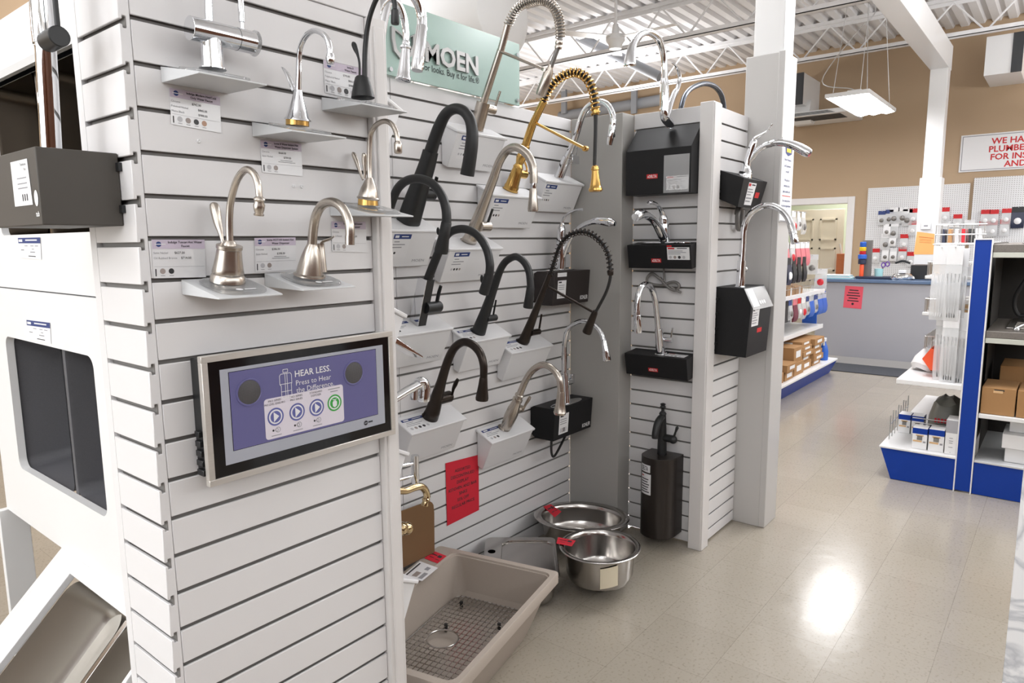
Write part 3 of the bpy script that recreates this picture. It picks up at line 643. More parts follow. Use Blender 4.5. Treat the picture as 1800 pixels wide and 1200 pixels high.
# ------------------------------------------------------------------ cards and labels
def quad(ax, val, tl, tr_, br, bl): return [on(ax, val, *p) for p in (tl, tr_, br, bl)]
def card(name, label, cat, q, towards, mt, prints, mats, th=0.0005, group=None, parent=None):
    """a thin printed card; prints(face, mb) draws the print"""
    f = Face(q).flip(towards)
    b = MB(); b.prism([p for p in f.q], f.n*th)
    o = solo(name, b, mt, label, cat, group) if parent is None else build(name, b, mt, parent)
    m = MB(); f2 = Face([p+f.n*th for p in f.q]); f2.n = f.n
    prints(f2, m)
    if m.v: build('print', m, mats, o)
    return o
CARDM = [M['ink'], M['navy_ink'], M['lilac_ink'], M['swatch_silver'], M['swatch_nickel'], M['swatch_black'], M['swatch_copper'], M['grey_ink'], M['paper'], M['red_ink'], M['blue_panel']]
def sku(blue=1):
    def pr(f, m):
        f.bar(m, 0.0, 0.0, 1.0, 0.27, 0.0004, 1); f.bar(m, 0.03, 0.08, 0.20, 0.20, 0.0007, 8); f.bar(m, 0.34, 0.09, 0.86, 0.15, 0.0007, 8)
        for u in (0.28, 0.55, 0.75): f.bar(m, u, 0.37, u+0.14, 0.41, 0.0004, 7)
        f.bar(m, 0.6, 0.52, 0.7, 0.56, 0.0004, 7); f.bar(m, 0.52, 0.66, 0.74, 0.71, 0.0004, 7); f.bar(m, 0.42, 0.86, 0.76, 0.9, 0.0004, 0); f.bar(m, 0.09, 0.58, 0.24, 0.61, 0.0004, 0)
    return pr
TOW = (0, 0, 1.5)
card('price_tag', 'small white tag with blue header on the upper white board', 'tag', quad('x', XS-0.001, (32, 418), (71, 417), (73, 456), (36, 453)), TOW, M['paper'], sku(), CARDM)
card('price_tag', 'small white tag with blue header just above the dark double sink', 'tag', quad('x', XS-0.004, (47, 562), (88, 567), (90, 604), (50, 596)), TOW, M['paper'], sku(), CARDM)
# ------------------------------------------------------------------ taupe faucet box on the side panel + chrome faucet
BX0, BYF = 0.4215, 1.353
t = thing('display_box', 'dark taupe faucet display box hung on the left slatted side panel', 'display box', ((BX0+0.5516)/2, 1.45, 1.543))
build('body', MB().box(BX0, 0.5505, BYF, BYF+0.26, 1.543, 1.672), M['taupe_box'], t, 0.002)
build('hanger', MB().box(0.545, 0.5514, BYF-0.012, BYF+0.26, 1.640, 1.655).box(0.545, 0.5514, BYF-0.012, BYF+0.26, 1.566, 1.580), M['black_metal'], t)
def pr(f, m):
    f.text(m, 'Traditional', 0.9, 0.13, 0.06, 'r', 0.0004, 0); f.text(m, 'Tub', 0.86, 0.24, 0.06, 'r', 0.0004, 0)
    for v in (0.38, 0.5, 0.6): f.bar(m, 0.3, v, 0.85, v+0.025, 0.0004, 7)
    for u in (0.5, 0.62, 0.74): f.bar(m, u, 0.75, u+0.05, 0.9, 0.0004, 0)
q = [Vector((BX0-0.0005, y, z)) for y, z in ((BYF+0.125, 1.655), (BYF+0.040, 1.655), (BYF+0.034, 1.578), (BYF+0.125, 1.578))]
card('price_label', None, None, q, (0, 1.4, 1.6), M['paper'], pr, CARDM, parent=t)
b = MB(); f = Face([Vector((BX0-0.0004, BYF+0.024, 1.602)), Vector((BX0-0.0004, BYF+0.006, 1.602)), Vector((BX0-0.0004, BYF+0.006, 1.548)), Vector((BX0-0.0004, BYF+0.024, 1.548))]).flip((0, 1.4, 1.6))
pts = [(0.5+0.5*math.cos(a*0.3142), 0.26+0.25*math.sin(a*0.3142)) for a in range(20)]; f.poly(b, pts, 0.0004, 0); f.text(b, 'tub', 0.5, 0.82, 0.16, 'c', 0.0004, 0, 0.02); build('logo', b, M['paper'], t)
t = thing('kitchen_faucet', 'tall chrome faucet with black handle standing on the taupe box', 'faucet', (0.47, 1.47, 1.672))
XF = 0.475
def G(px, py): return on('x', XF, px, py)
P0 = tr('x', XF, [(90, 264, 33), (84, 150, 33), (80, 80, 33)]); z0 = P0[0][0]
build('body', MB().tube([(Vector((XF, z0.y, 1.672)), P0[0][1])]+P0[1:2]+[(P0[2][0], P0[2][1])], 28), M['chrome'], t)
P1 = tr('x', XF, [(80, 78, 38), (77, 55, 38), (73, 10, 36), (69, -40, 36)])
build('spout', MB().tube(P1+[(P1[-1][0]+Vector((0, -0.01, 0.12)), P1[-1][1])], 28), M['chrome'], t)
b = MB(); c = G(80, 78); b.lathe(c-Vector((0, 0, 0.006)), (0, 0, 1), [(P0[2][1]*1.03, 0), (P0[2][1]*1.06, 0.002), (P0[2][1]*1.06, 0.01), (P0[2][1]*1.03, 0.012)], 28); build('collar', b, M['chrome'], t)
h0 = G(84, 74); h1 = on('y', h0.y-0.055, 104, 73)
hb = MB(); hb.cyl(h0, Vector((h0.x, h0.y-0.055, h0.z)), 0.017); hd = build('handle', hb, M['black_metal'], t, 0.0015)
e = Vector((h0.x, h0.y-0.050, h0.z)); b = MB(); b.tube([(e, 0.0045), (e+Vector((0.0, -0.002, 0.17)), 0.004)], 12); build('lever', b, M['black_metal'], hd)
# ------------------------------------------------------------------ wedge shelves with clear base plates
def shelf(xl, zb, label, wdt=0.128, dep=0.136):
    """zb = height of the rear lower edge on the panel"""
    y0, y1 = AY-0.001, AY-dep; x1 = xl+wdt
    t = thing('display_shelf', label, 'shelf', (xl+wdt/2, AY-0.07, zb))
    b = MB(); b.prism([(xl, y0, zb), (xl, y0, zb+0.028), (xl, y1, zb-0.001), (xl, y1, zb-0.004)], (wdt, 0, 0)); build('wedge', b, M['grey_shelf'], t, 0.0006, seg=1)
    s = lambda u, v, h: Vector((xl+u*wdt, y0+(y1-y0)*v, zb+0.028-0.029*v+h))
    pts = []
    for k in range(40):
        a = k/40*2*math.pi; c, q = math.cos(a), math.sin(a)
        pts.append((0.5+0.40*math.copysign(abs(c)**0.6, c), 0.52+0.42*math.copysign(abs(q)**0.6, q)))
    b = MB(); b.prism([s(u, v, 0.0004) for u, v in pts], (0, 0, 0.005)); build('clear_plate', b, M['acrylic'], t, 0.001, seg=1)
    f = Face([s(0.30, 0.72, 0.0062), s(0.70, 0.72, 0.0062), s(0.70, 0.92, 0.0062), s(0.30, 0.92, 0.0062)]).flip(EYE)
    b = MB(); f.disc(b, 0.3, 0.5, 0.13, 0.0003); f.bar(b, 0.5, 0.42, 0.95, 0.6, 0.0003); build('emblem', b, M['paper'], t)
    return t, s
shelf(0.616, 1.798, 'grey wedge shelf under the square chrome two-lever faucet')
shelf(0.790, 1.723, 'grey wedge shelf under the small arched chrome faucet')
shelf(0.961, 1.797, 'grey wedge shelf under the thin black faucet')
shelf(0.624, 1.415, 'grey wedge shelf under the tall nickel faucet above the screen')
shelf(0.798, 1.420, 'grey wedge shelf under the short thick nickel faucet above the screen')
shelf(0.970, 1.570, 'grey wedge shelf under the nickel faucet with two levers')
# ------------------------------------------------------------------ faucet helpers
def tube_part(name, ax, val, pts, mt, par, n=20, sm=5, **k):
    b = MB(); b.tube(smooth(tr(ax, val, pts), sm), n, **k); return build(name, b, mt, par)
def lathe_px(name, ax, val, a, c, prof, mt, par, n=32):
    """body of revolution between the axis pixels a and c; prof = (share of the way, width px)"""
    A, C = on(ax, val, *a), on(ax, val, *c); m = mpp((A+C)/2); L = (C-A).length
    b = MB(); b.lathe(A, C-A, [(0.5*wd*m, s*L) for s, wd in prof], n); return build(name, b, mt, par)
def fau(label, ax, val, base, group=None, name='kitchen_faucet'):
    return thing(name, label, 'faucet', tuple(on(ax, val, *base)), group)
# square chrome two-lever hot/cold faucet
X = 0.682; t = fau('chrome hot and cold faucet with sideways barrel, topmost left on the screen panel', 'x', X, (374, 122), name='water_faucet')
lathe_px('body', 'x', X, (374, 122), (371, 68), [(0, 46), (0.03, 46), (0.06, 38), (1, 36)], M['chrome'], t)
A = on('x', X, 371, 58); r = 20*mpp(A); b = MB(); b.cyl(A-Vector((0.040, 0, 0)), A+Vector((0.082, 0, 0)), r, n=36)
bb = build('barrel', b, M['chrome'], t, 0.0008)
b = MB(); b.lathe(A+Vector((0.082, 0, 0)), (1, 0, 0), [(r*1.0, 0), (r*1.15, 0.003), (r*1.15, 0.005), (0, 0.006)], 28); build('washer', b, M['acrylic'], t)
tube_part('spout', 'x', X, [(369, 62, 13.5), (367, 20, 13.5), (366, -40, 13), (372, -95, 13), (390, -120, 13), (410, -100, 13)], M['chrome'], t)
b = MB(); p = A+Vector((0.062, 0, 0)); b.tube([(p, 0.0035), (p+Vector((0, 0, 0.032)), 0.0035), (p+Vector((0, 0, 0.033)), 0.0055), (p+Vector((0, 0, 0.10)), 0.0055)], 14); build('lever', b, M['chrome'], t)
b = MB(); b.lathe(A+Vector((0.048, 0, 0)), (1, 0, 0), [(r*1.004, 0), (r*1.012, 0.0005), (r*1.004, 0.001)], 36); build('seam_ring', b, M['black_rubber'], t)
# small arched chrome faucet
X = 0.853; t = fau('small arched chrome faucet with curved fin lever above the middle price card', 'x', X, (523, 215), name='water_faucet')
lathe_px('base_ring', 'x', X, (523, 221), (523, 211), [(0, 40), (1, 40)], M['brass'], t)
lathe_px('body', 'x', X, (523, 212), (524, 158), [(0, 47), (0.04, 46), (0.10, 40), (0.35, 31), (0.7, 20), (1, 13)], M['chrome'], t)
tube_part('spout', 'x', X, [(524, 162, 11), (525, 130, 9.5), (526, 95, 9.5), (531, 75, 9.5), (540, 61, 9.5), (552, 54, 9.5), (565, 58, 10), (574, 67, 10), (579, 82, 10), (580, 97, 10)], M['chrome'], t)
lathe_px('outlet', 'x', X, (580, 94), (581, 112), [(0, 12), (0.2, 14), (0.5, 16), (0.8, 15), (1, 11)], M['chrome'], t)
b = MB(); b.tube(smooth(tr('x', X, [(517, 160, 9), (512, 146, 11), (506, 132, 10), (500, 123, 8), (495, 118, 3)])), 14, squash=0.6); build('lever', b, M['chrome'], t)
# thin black faucet
X = 1.022; t = fau('thin tall black faucet with gooseneck running out of the top edge', 'x', X, (637, 170), name='water_faucet')
lathe_px('body', 'x', X, (638, 172), (636, 134), [(0, 41), (0.5, 33), (0.93, 24), (1, 19)], M['black_metal'], t)
tube_part('spout', 'x', X, [(641, 138, 9), (642, 85, 9), (648, 38, 8.5), (660, 2, 8.5), (672, -13, 8.5), (684, -12, 8.5), (693, 2, 9), (694.5, 20, 9)], M['black_metal'], t)
lathe_px('nozzle', 'x', X, (694.5, 16), (694.5, 43), [(0, 10), (0.1, 14), (0.9, 15), (1, 13)], M['black_metal'], t)
tube_part('lever', 'x', X, [(632, 137, 4), (632, 112, 4), (629, 97, 5), (625, 86, 9), (622, 78, 9), (620, 75, 4)], M['black_metal'], t)
# nickel faucet with two levers
X = 1.034; t = fau('brushed nickel gooseneck faucet with two levers by the trim post', 'x', X, (647, 352), name='water_faucet')
lathe_px('base_ring', 'x', X, (647, 361), (647, 345), [(0, 36), (1, 34)], M['brass'], t)
lathe_px('body', 'x', X, (647, 350), (650, 312), [(0, 39), (0.06, 40), (0.12, 35), (0.2, 34), (0.5, 28), (0.8, 18), (1, 10)], M['nickel'], t)
tube_part('spout', 'x', X, [(650, 316, 9), (649, 290, 9), (650, 245, 9), (655, 228, 9), (665, 217, 9), (678, 213, 9), (690, 220, 9), (697, 235, 9), (699, 250, 9)], M['nickel'], t)
lathe_px('nozzle', 'x', X, (699, 248), (700, 270), [(0, 9), (0.15, 13), (0.3, 14), (0.9, 14), (1, 11)], M['nickel'], t)
tube_part('lever', 'x', X, [(638, 316, 4), (633, 303, 5), (627, 285, 8), (622, 272, 8), (620, 268, 4)], M['nickel'], t)
tube_part('lever', 'x', X-0.004, [(641, 314, 4), (641, 300, 5), (640, 285, 8), (640, 272, 8), (640, 269, 4)], M['nickel'], t)
# tall nickel faucet above the screen
X = 0.688; t = fau('tall brushed nickel faucet with flared base, lower left above the screen', 'x', X, (400, 492), name='water_faucet')
lathe_px('body', 'x', X, (400, 494), (404, 422), [(0, 60), (0.04, 59), (0.14, 56), (0.18, 52), (0.22, 54), (0.35, 50), (0.6, 44), (0.78, 41), (0.80, 44), (0.87, 44), (0.89, 24), (0.97, 19), (1, 14)], M['nickel'], t)
tube_part('spout', 'x', X, [(404, 427, 13), (403, 393, 12.5), (405, 359, 12.5), (411, 332, 12.5), (419, 312, 12.5), (432, 298, 12.5), (445, 304, 12.5), (453, 322, 12), (456, 350, 11)], M['nickel'], t)
lathe_px('nozzle', 'x', X, (456, 345), (455, 379), [(0, 11), (0.08, 18), (0.17, 20), (0.22, 17), (0.3, 16), (0.45, 20), (0.7, 18), (0.88, 14), (0.92, 18), (1, 17)], M['nickel'], t)
tube_part('lever', 'x', X, [(393, 432, 8), (391, 424, 6), (388, 410, 9), (383, 392, 14), (379, 372, 17), (376, 360, 15), (375, 356, 6)], M['nickel'], t)
# short thick nickel faucet
X = 0.862; t = fau('short thick brushed nickel faucet with bell base above the screen', 'x', X, (545, 481), name='water_faucet')
lathe_px('body', 'x', X, (544, 484), (549, 428), [(0, 56), (0.04, 55), (0.08, 47), (0.3, 42), (0.6, 34), (0.85, 24), (0.95, 19), (1, 16)], M['nickel'], t)
tube_part('spout', 'x', X, [(548, 436, 17), (551, 402, 16.5), (556, 378, 16.5), (567, 360, 16.5), (584, 355, 16.5), (599, 363, 16.5), (610, 380, 16.5), (615, 400, 16.5), (615, 428, 16)], M['nickel'], t)
b = MB(); q = tr('x', X, [(615, 414, 17), (615, 430, 16.6)]); b.tube(q, 20); build('outlet', b, M['nickel'], t)
b = MB(); b.tube(smooth(tr('x', X+0.022, [(567, 478, 16), (566, 455, 13), (564, 436, 13), (564, 428, 12)])), 16); lv = build('valve', b, M['nickel'], t)
b = MB(); b.tube(smooth(tr('x', X+0.022, [(563, 432, 7), (569, 424, 8), (578, 421, 8), (588, 415, 3)])), 12, squash=0.6); build('lever', b, M['nickel'], t)
# ------------------------------------------------------------------ price cards on the screen panel
def price(title, rows, sw, lines=0):
    def pr(f, m):
        f.bar(m, 0.0, 0.0, 1.0, 0.24, 0.0004, 2); f.disc(m, 0.12, 0.12, 0.05, 0.0008, 1); f.bar(m, 0.05, 0.11, 0.25, 0.13, 0.0010, 8)
        for i, s in enumerate(title): f.text(m, s, 0.62, 0.095+0.10*i, 0.060, 'c', 0.0008, 0, 0.015, 0.66)
        for i, (a, c) in enumerate(rows): f.text(m, a, 0.02, 0.37+0.135*i, 0.055, 'l', 0.0006, 7, 0, 0.45); f.text(m, c, 0.72 if i else 0.60, 0.37+0.135*i, 0.06, 'r', 0.0006, 0)
        f.bar(m, 0.02, 0.70, 0.98, 0.705, 0.0006, 7)
        for i, k in enumerate(sw): f.disc(m, 0.17+0.16*i, 0.82, 0.052, 0.0006, k); f.bar(m, 0.13+0.16*i, 0.93, 0.21+0.16*i, 0.945, 0.0006, 7)
        f.bar(m, 0.035, 0.76, 0.055, 0.95, 0.0006, 0)
        if lines: f.bar(m, 0.45, 0.56, 0.75, 0.575, 0.0006, 7); f.bar(m, 0.40, 0.61, 0.82, 0.625, 0.0006, 7)
    return pr
PY = AY-0.0015; FC = (0.3, 0, 1.5)
card('price_card', 'glossy price card with four finish swatches under the square chrome faucet', 'price card', quad('y', PY, (297, 154), (386, 171), (389, 234), (301, 218)), FC, M['card_gloss'], price(('Indulge Modern Hot/Cold', 'Only Water Faucet'), (('Chrome', '$742.00'), ('Polished Nickel', '$865.00'), ('Matte Black', '$988.00')), (3, 4, 5, 6)), CARDM)
card('price_card', 'price card with two pale swatches under the arched chrome faucet', 'price card', quad('y', PY, (457, 246), (529, 253), (532, 310), (461, 303)), FC, M['card_gloss'], price(('Invite II Wave Instant Hot', 'Water Dispenser System'), (('Chrome', '$664.00'), ('Satin Nickel', '$759.00')), (3, 4), 1), CARDM)
card('price_card', 'glossy price card with a row of six swatches behind the black faucet', 'price card', quad('y', PY, (568, 105), (642, 122), (646, 179), (571, 163)), FC, M['card_gloss'], price(('Invite II', 'Water Faucet'), (('Chrome', '$742.00'), ('Polished & Nickel', '$865.00'), ('Mattel Black', '$988.00')), (3, 4, 5, 3, 6, 1)), CARDM)
card('price_card', 'price card with a pink and a dark swatch, left of the tall nickel faucet', 'price card', quad('y', PY, (266, 421), (359, 421), (362, 487), (270, 489)), FC, M['card_gloss'], price(('Indulge Tuscan Hot Water', 'Faucet'), (('Satin Nickel', '$627.00'), ('Oil Rubbed Bronze', '$714.00')), (4, 5)), CARDM)
card('price_card', 'price card between the tall and the short thick nickel faucets', 'price card', quad('y', PY, (447, 418), (519, 417), (521, 474), (449, 478)), FC, M['card_gloss'], price(('Invite HOT100 Instant Hot', 'Water Dispenser'), (('Chrome', '$386.00'), ('Satin Nickel', '$398.00')), (3, 4), 1), CARDM)
card('price_card', 'price card behind the short nickel spout, under the two-lever faucet', 'price card', quad('y', PY, (582, 389), (642, 390), (645, 444), (584, 442)), FC, M['card_gloss'], price(('Invite Hot/Cold Instant', 'Water Dispenser'), (('Chrome', '$786.00'), ('Satin Nickel', '$884.00')), (3, 4)), CARDM)
# ------------------------------------------------------------------ wall screen
TX0, TX1, TY, TZ0, TZ1 = 0.6235, 1.0945, 1.250, 1.046, 1.300
t = thing('display_screen', 'wall screen with purple HEAR LESS panel, speakers and four buttons', 'screen', ((TX0+TX1)/2, AY, TZ0))
b = MB(); fr = 0.0125
b.box(TX0, TX1, TY, TY+0.014, TZ1-fr, TZ1).box(TX0, TX1, TY, TY+0.014, TZ0, TZ0+fr).box(TX0, TX0+fr, TY, TY+0.014, TZ0+fr, TZ1-fr).box(TX1-fr, TX1, TY, TY+0.014, TZ0+fr, TZ1-fr)
build('bezel', b, M['tv_silver'], t, 0.0008, seg=1)
build('glass_border', MB().box(TX0+fr, TX1-fr, TY+0.003, TY+0.010, TZ0+fr, TZ1-fr), M['gloss_black'], t)
b = MB(); b.box(TX0+0.006, TX1-0.012, TY+0.014, AY-0.0005, TZ0+0.02, TZ1-0.008)
for k in range(5): b.box(TX0-0.002, TX0+0.01, TY+0.018+0.002*k, AY-0.012, TZ0+0.018+0.019*k, TZ0+0.030+0.019*k)
build('casing', b, M['black_metal'], t, 0.001, seg=1)
SXa, SXb, SZa, SZb = TX0+0.036, TX1-0.030, TZ0+0.034, TZ1-0.030
yy = TY+0.0027
def face_at(xa, xb, za, zb, y): return Face([(xa, y, zb), (xb, y, zb), (xb, y, za), (xa, y, za)]).flip((0.8, 0, 1.2))
f = face_at(SXa, SXb, SZa, SZb, yy); b = MB(); f.bar(b, 0, 0, 1, 1, 0, 0); fp = build('front_panel', b, M['panel_grey'], t)
g = face_at(SXa+0.018, SXb-0.022, SZa+0.026, SZb-0.008, yy-0.0006); b = MB(); g.bar(b, -0.003, -0.006, 1.003, 1.006, -0.0003, 1); g.bar(b, 0, 0, 1, 1, 0, 0); build('purple_panel', b, [M['panel_purple'], M['gloss_black']], t)
def uv(px, py):
    p = on('y', yy, px, py); return ((p.x-g.q[0].x)/(g.q[1].x-g.q[0].x), (g.q[0].z-p.z)/(g.q[0].z-g.q[3].z))
for (px, py, rr) in ((438, 689, 21.5), (621.5, 655, 20)):
    c = on('y', yy, px, py); m = 0.0255
    b = MB(); b.lathe((c.x, yy-0.0006, c.z), (0, -1, 0), [(m*1.13, 0.0), (m*1.11, 0.0016), (m*1.0, 0.0018), (m*0.95, 0.0004)], 36); s = build('speaker', b, M['panel_purple'], t)
    b = MB(); b.lathe((c.x, yy-0.001, c.z), (0, -1, 0), [(m, 0.0), (m*0.7, 0.0014), (m*0.3, 0.0022), (0, 0.0024)], 36); build('speaker_mesh', b, M['mesh_dark'], s)
u0, v0 = uv(463, 702); u1, v1 = uv(602, 675); u2, v2 = uv(605, 741); u3, v3 = uv(468, 772)
ua, ub, va, vb = u0, u1, (v0+v1)/2, (v2+v3)/2
h = face_at(g.p(ua, 0).x, g.p(ub, 0).x, g.p(0, vb).z, g.p(0, va).z, yy-0.0010)
pl = []
for (cu, cv, a0) in ((1, 1, 0), (0, 1, 1), (0, 0, 2), (1, 0, 3)):
    ru, rv = 0.035, 0.035*h.W()/h.H()
    for k in range(5):
        a = (a0+k/4)*math.pi/2; pl.append((cu-ru*(1 if cu else -1)+ru*math.cos(a), cv-rv*(1 if cv else -1)+rv*math.sin(a)))
b = MB(); h.poly(b, pl, 0, 0); bp = build('button_plate', b, M['panel_light'], t)
for i, u in enumerate((0.125, 0.385, 0.635, 0.875)):
    col = 1 if i < 3 else 2; b = MB(); v = 0.47 if i < 3 else 0.45
    h.disc(b, u, v, 0.096, 0.0003, 1 if i < 3 else 2, 28, 0.078); h.disc(b, u, v, 0.078, 0.0004, 0, 28); h.disc(b, u, v, 0.062, 0.0008, 1 if i < 3 else 2, 28)
    if i < 3: h.poly(b, [(u-0.025, v-0.125), (u+0.04, v), (u-0.025, v+0.125)], 0.0012, 0)
    else: h.poly(b, [(u-0.03, v-0.02), (u-0.012, v-0.07), (u, v-0.045), (u+0.012, v-0.07), (u+0.03, v-0.02), (u+0.028, v+0.08), (u, v+0.12), (u-0.028, v+0.08)], 0.0012, 0); h.poly(b, [(u-0.04, v-0.11), (u, v-0.06), (u+0.04, v-0.11), (u, v-0.09)], 0.0012, 0)
    build('button', b, [M['led_ring'], M['btn_blue'], M['btn_green']], t, label='green button' if i == 3 else None)
for i, (l1, l2) in enumerate((('PRO SERIES', 'PRO LEVEL SERIES PRO'), ('PRO SERIES', 'PRO SERIES'), ('STANDARD', 'DISPOSER'), ('', ''))):
    b = MB(); u = (0.125, 0.385, 0.635, 0.875)[i]
    if l1: h.text(b, l1, u, 0.09, 0.05, 'c', 0.0003, 0, 0, 0.22); h.text(b, l2, u, 0.17, 0.05, 'c', 0.0003, 0, 0, 0.24)
    else: h.bar(b, u-0.08, 0.06, u+0.08, 0.085, 0.0003, 1); h.bar(b, u-0.05, 0.13, u+0.05, 0.155, 0.0003, 1)
    if i < 3:
        h.disc(b, u-0.035, 0.80, 0.012, 0.0003, 0); h.disc(b, u+0.005, 0.80, 0.02, 0.0003, 1, 14, 0.014); h.disc(b, u+0.02, 0.80, 0.03, 0.0003, 1, 14, 0.024); h.bar(b, u-0.06, 0.92, u+0.06, 0.94, 0.0003, 1)
    build('button_print', b, [M['ink'], M['grey_ink']], bp)
b = MB(); a = uv(518, 663); g.text(b, 'HEAR LESS.', a[0], a[1]-0.005, 0.085, 'l', 0.0008, 0, 0.01)
g.text(b, 'Press to Hear', a[0]+0.004, a[1]+0.115, 0.072, 'l', 0.0008, 0, -0.005); g.text(b, 'the Difference.', a[0]+0.004, a[1]+0.215, 0.072, 'l', 0.0008, 0, -0.005)
# outline drawing of a disposer unit beside the words
c0 = uv(490, 652); c1 = uv(513, 684); U = lambda u: c0[0]+(c1[0]-c0[0])*u; V = lambda v: c0[1]-0.02+(c1[1]-c0[1]+0.13)*v
def ln(p, q, wd=0.0035):
    dx, dy = q[0]-p[0], q[1]-p[1]; k = g.W()/g.H(); L = math.hypot(dx*k, dy); nx, ny = -dy/L*wd/k, dx*k/L*wd
    g.poly(b, [(p[0]+nx, p[1]+ny), (q[0]+nx, q[1]+ny), (q[0]-nx, q[1]-ny), (p[0]-nx, p[1]-ny)], 0.0008)
for pts in (((0.3, 0.02), (0.7, 0.02), (0.7, 0.12), (0.3, 0.12), (0.3, 0.02)), ((0.1, 0.16), (0.9, 0.16), (1, 0.22), (1, 0.5), (0.0, 0.5), (0.0, 0.22), (0.1, 0.16)), ((0.0, 0.5), (0.1, 0.55), (0.1, 0.9), (0.2, 0.98), (0.85, 0.98), (0.95, 0.9), (0.95, 0.55), (1, 0.5)), ((0.45, 0.16), (0.45, 0.98)), ((0.62, 0.16), (0.62, 0.98)), ((0.1, 0.75), (0.95, 0.75))):
    for p, q in zip(pts, pts[1:]): ln((U(p[0]), V(p[1])), (U(q[0]), V(q[1])))
build('screen_lettering', b, M['paper'], fp)
f2 = face_at(SXa, SXb, SZa, SZb, yy-0.0003); p = on('y', yy, 643, 743); b = MB(); u, v = (p.x-SXa)/(SXb-SXa), (SZb-p.z)/(SZb-SZa)
f2.disc(b, u, v, 0.014, 0.0003, 0, 20); f2.bar(b, u+0.018, v-0.012, u+0.05, v+0.006, 0.0003, 0); f2.bar(b, u-0.009, v-0.004, u+0.009, v+0.004, 0.0006, 1); build('logo', b, [M['ink'], M['panel_grey']], fp)
# ------------------------------------------------------------------ white tilted faucet boxes
SL = 0.487   # lid slope (26 degrees)
def wbox_geo(fr, w):
    """fr(a, d, z): along the panel, out from it, height; returns parts"""
    ld, th = 0.100, 0.011
    lid = MB(); lid.prism([fr(-0.008, 0.001, 0), fr(-0.008, ld, -ld*SL), fr(-0.008, ld-th*0.45, -ld*SL-th*0.9), fr(-0.008, 0.001, -th)], fr(w+0.008, 0, 0)-fr(-0.008, 0, 0))
    body = MB(); body.prism([fr(0, 0.001, -th-0.0005), fr(0, ld-0.008, -(ld-0.008)*SL-th), fr(0, 0.030, -0.186), fr(0, 0.001, -0.172)], fr(w, 0, 0)-fr(0, 0, 0))
    front = [fr(0, ld-0.008, -(ld-0.008)*SL-th), fr(w, ld-0.008, -(ld-0.008)*SL-th), fr(w, 0.030, -0.186), fr(0, 0.030, -0.186)]
    top = [fr(0, 0.004, -0.002), fr(w, 0.004, -0.002), fr(w, ld-0.002, -(ld-0.002)*SL), fr(0, ld-0.002, -(ld-0.002)*SL)]
    return lid, body, front, top
def sticker(f, mb, u0, v0, u1, v1, sw, cmp=CARDM):
    g = Face([f.p(u0, v0, 0.0004), f.p(u1, v0, 0.0004), f.p(u1, v1, 0.0004), f.p(u0, v1, 0.0004)]); g.n = f.n
    mb.cm = 8; g.bar(mb, 0, 0, 1, 1, 0, 8); g.bar(mb, 0, 0, 1, 0.2, 0.0003, 1); g.bar(mb, 0.08, 0.05, 0.3, 0.15, 0.0006, 8); g.bar(mb, 0.45, 0.08, 0.85, 0.12, 0.0006, 8)
    for v, a, c in ((0.30, 0.1, 0.4), (0.42, 0.05, 0.75), (0.54, 0.0, 0.6)): g.bar(mb, a, v, c, v+0.04, 0.0003, 7)
    for i, k in enumerate(sw): g.disc(mb, 0.10+0.18*i, 0.80, 0.06, 0.0003, k)
LIDS = []
def lidz(x, y):
    for xl, xr, zb in LIDS:
        if xl-0.008 <= x <= xr+0.008 and abs((zb-(BY-0.0005-y)*SL)-_zref[0]) < 0.08: return zb-(BY-0.0005-y)*SL+0.0012
    return -1
_zref = [0]
def seat_lid(t):
    lo = None
    for c in t.children:
        if c.type == 'MESH' and c.name.split('.')[0] in ('body', 'column', 'side_plate'):
            off = LOC[c.name]; zm = min((v.co+off for v in c.data.vertices), key=lambda q: q.z); _zref[0] = zm.z; seat(c, lidz)
def wbox(xl, xr, zb, label, sw, ontop=False, tagx=0.18, axis='y'):
    w = xr-xl
    t = thing('display_box', label, 'display box', ((xl+xr)/2, BY-0.05, zb-0.18), 'white tilted faucet boxes')
    fr = lambda a, d, z: Vector((xl+a, BY-0.0005-d, zb+z))
    LIDS.append((xl, xr, zb)); lid, body, front, top = wbox_geo(fr, w)
    build('body', body, M['white_plastic'], t, 0.003); build('lid', lid, M['white_plastic'], t, 0.003)
    f = Face(front).flip(EYE); g = Face(top).flip(EYE)
    b = MB(); f.text(b, 'MOEN', 0.80, 0.86, 0.075, 'c', 0.0006, 0, 0.0, None, 1.5); build('lettering', b, M['grey_ink'], t)
    b = MB()
    if ontop: sticker(g, b, 0.02, 0.16, 0.42, 0.88, sw)
    else: sticker(f, b, tagx-0.13, 0.06, tagx+0.15, 0.72, sw)
    build('price_label', b, CARDM, t)
    return t
ZF = 0.0487
wbox(2.062, 2.362, 1.948+ZF, 'white faucet box at the top row under the tall nickel spring faucet', (3, 3, 5, 4), tagx=0.24)
wbox(2.275, 2.612, 1.709+ZF, 'white faucet box under the gold spring faucet', (3, 5, 5, 4))
wbox(2.660, 2.968, 1.790+ZF, 'white faucet box under the straight chrome faucet by the grey pillar', (3, 4, 5, 4), tagx=0.16)
wbox(1.630, 1.938, 1.556+ZF, 'white faucet box under the big matte black faucet', (5, 5), tagx=0.42)
wbox(2.003, 2.326, 1.484+ZF, 'white faucet box under the nickel pull-down faucet', (3, 5, 5, 4), tagx=0.24)
wbox(1.700, 2.003, 1.167+ZF, 'white faucet box under the two-tone square black faucet', (3, 5), True)
wbox(2.104, 2.378, 1.096+ZF, 'white faucet box under the plain black arched faucet, middle row', (3, 5, 4), True)
wbox(2.395, 2.702, 1.012+ZF, 'white faucet box under the dark bronze spring faucet', (3, 4, 5, 5), True)
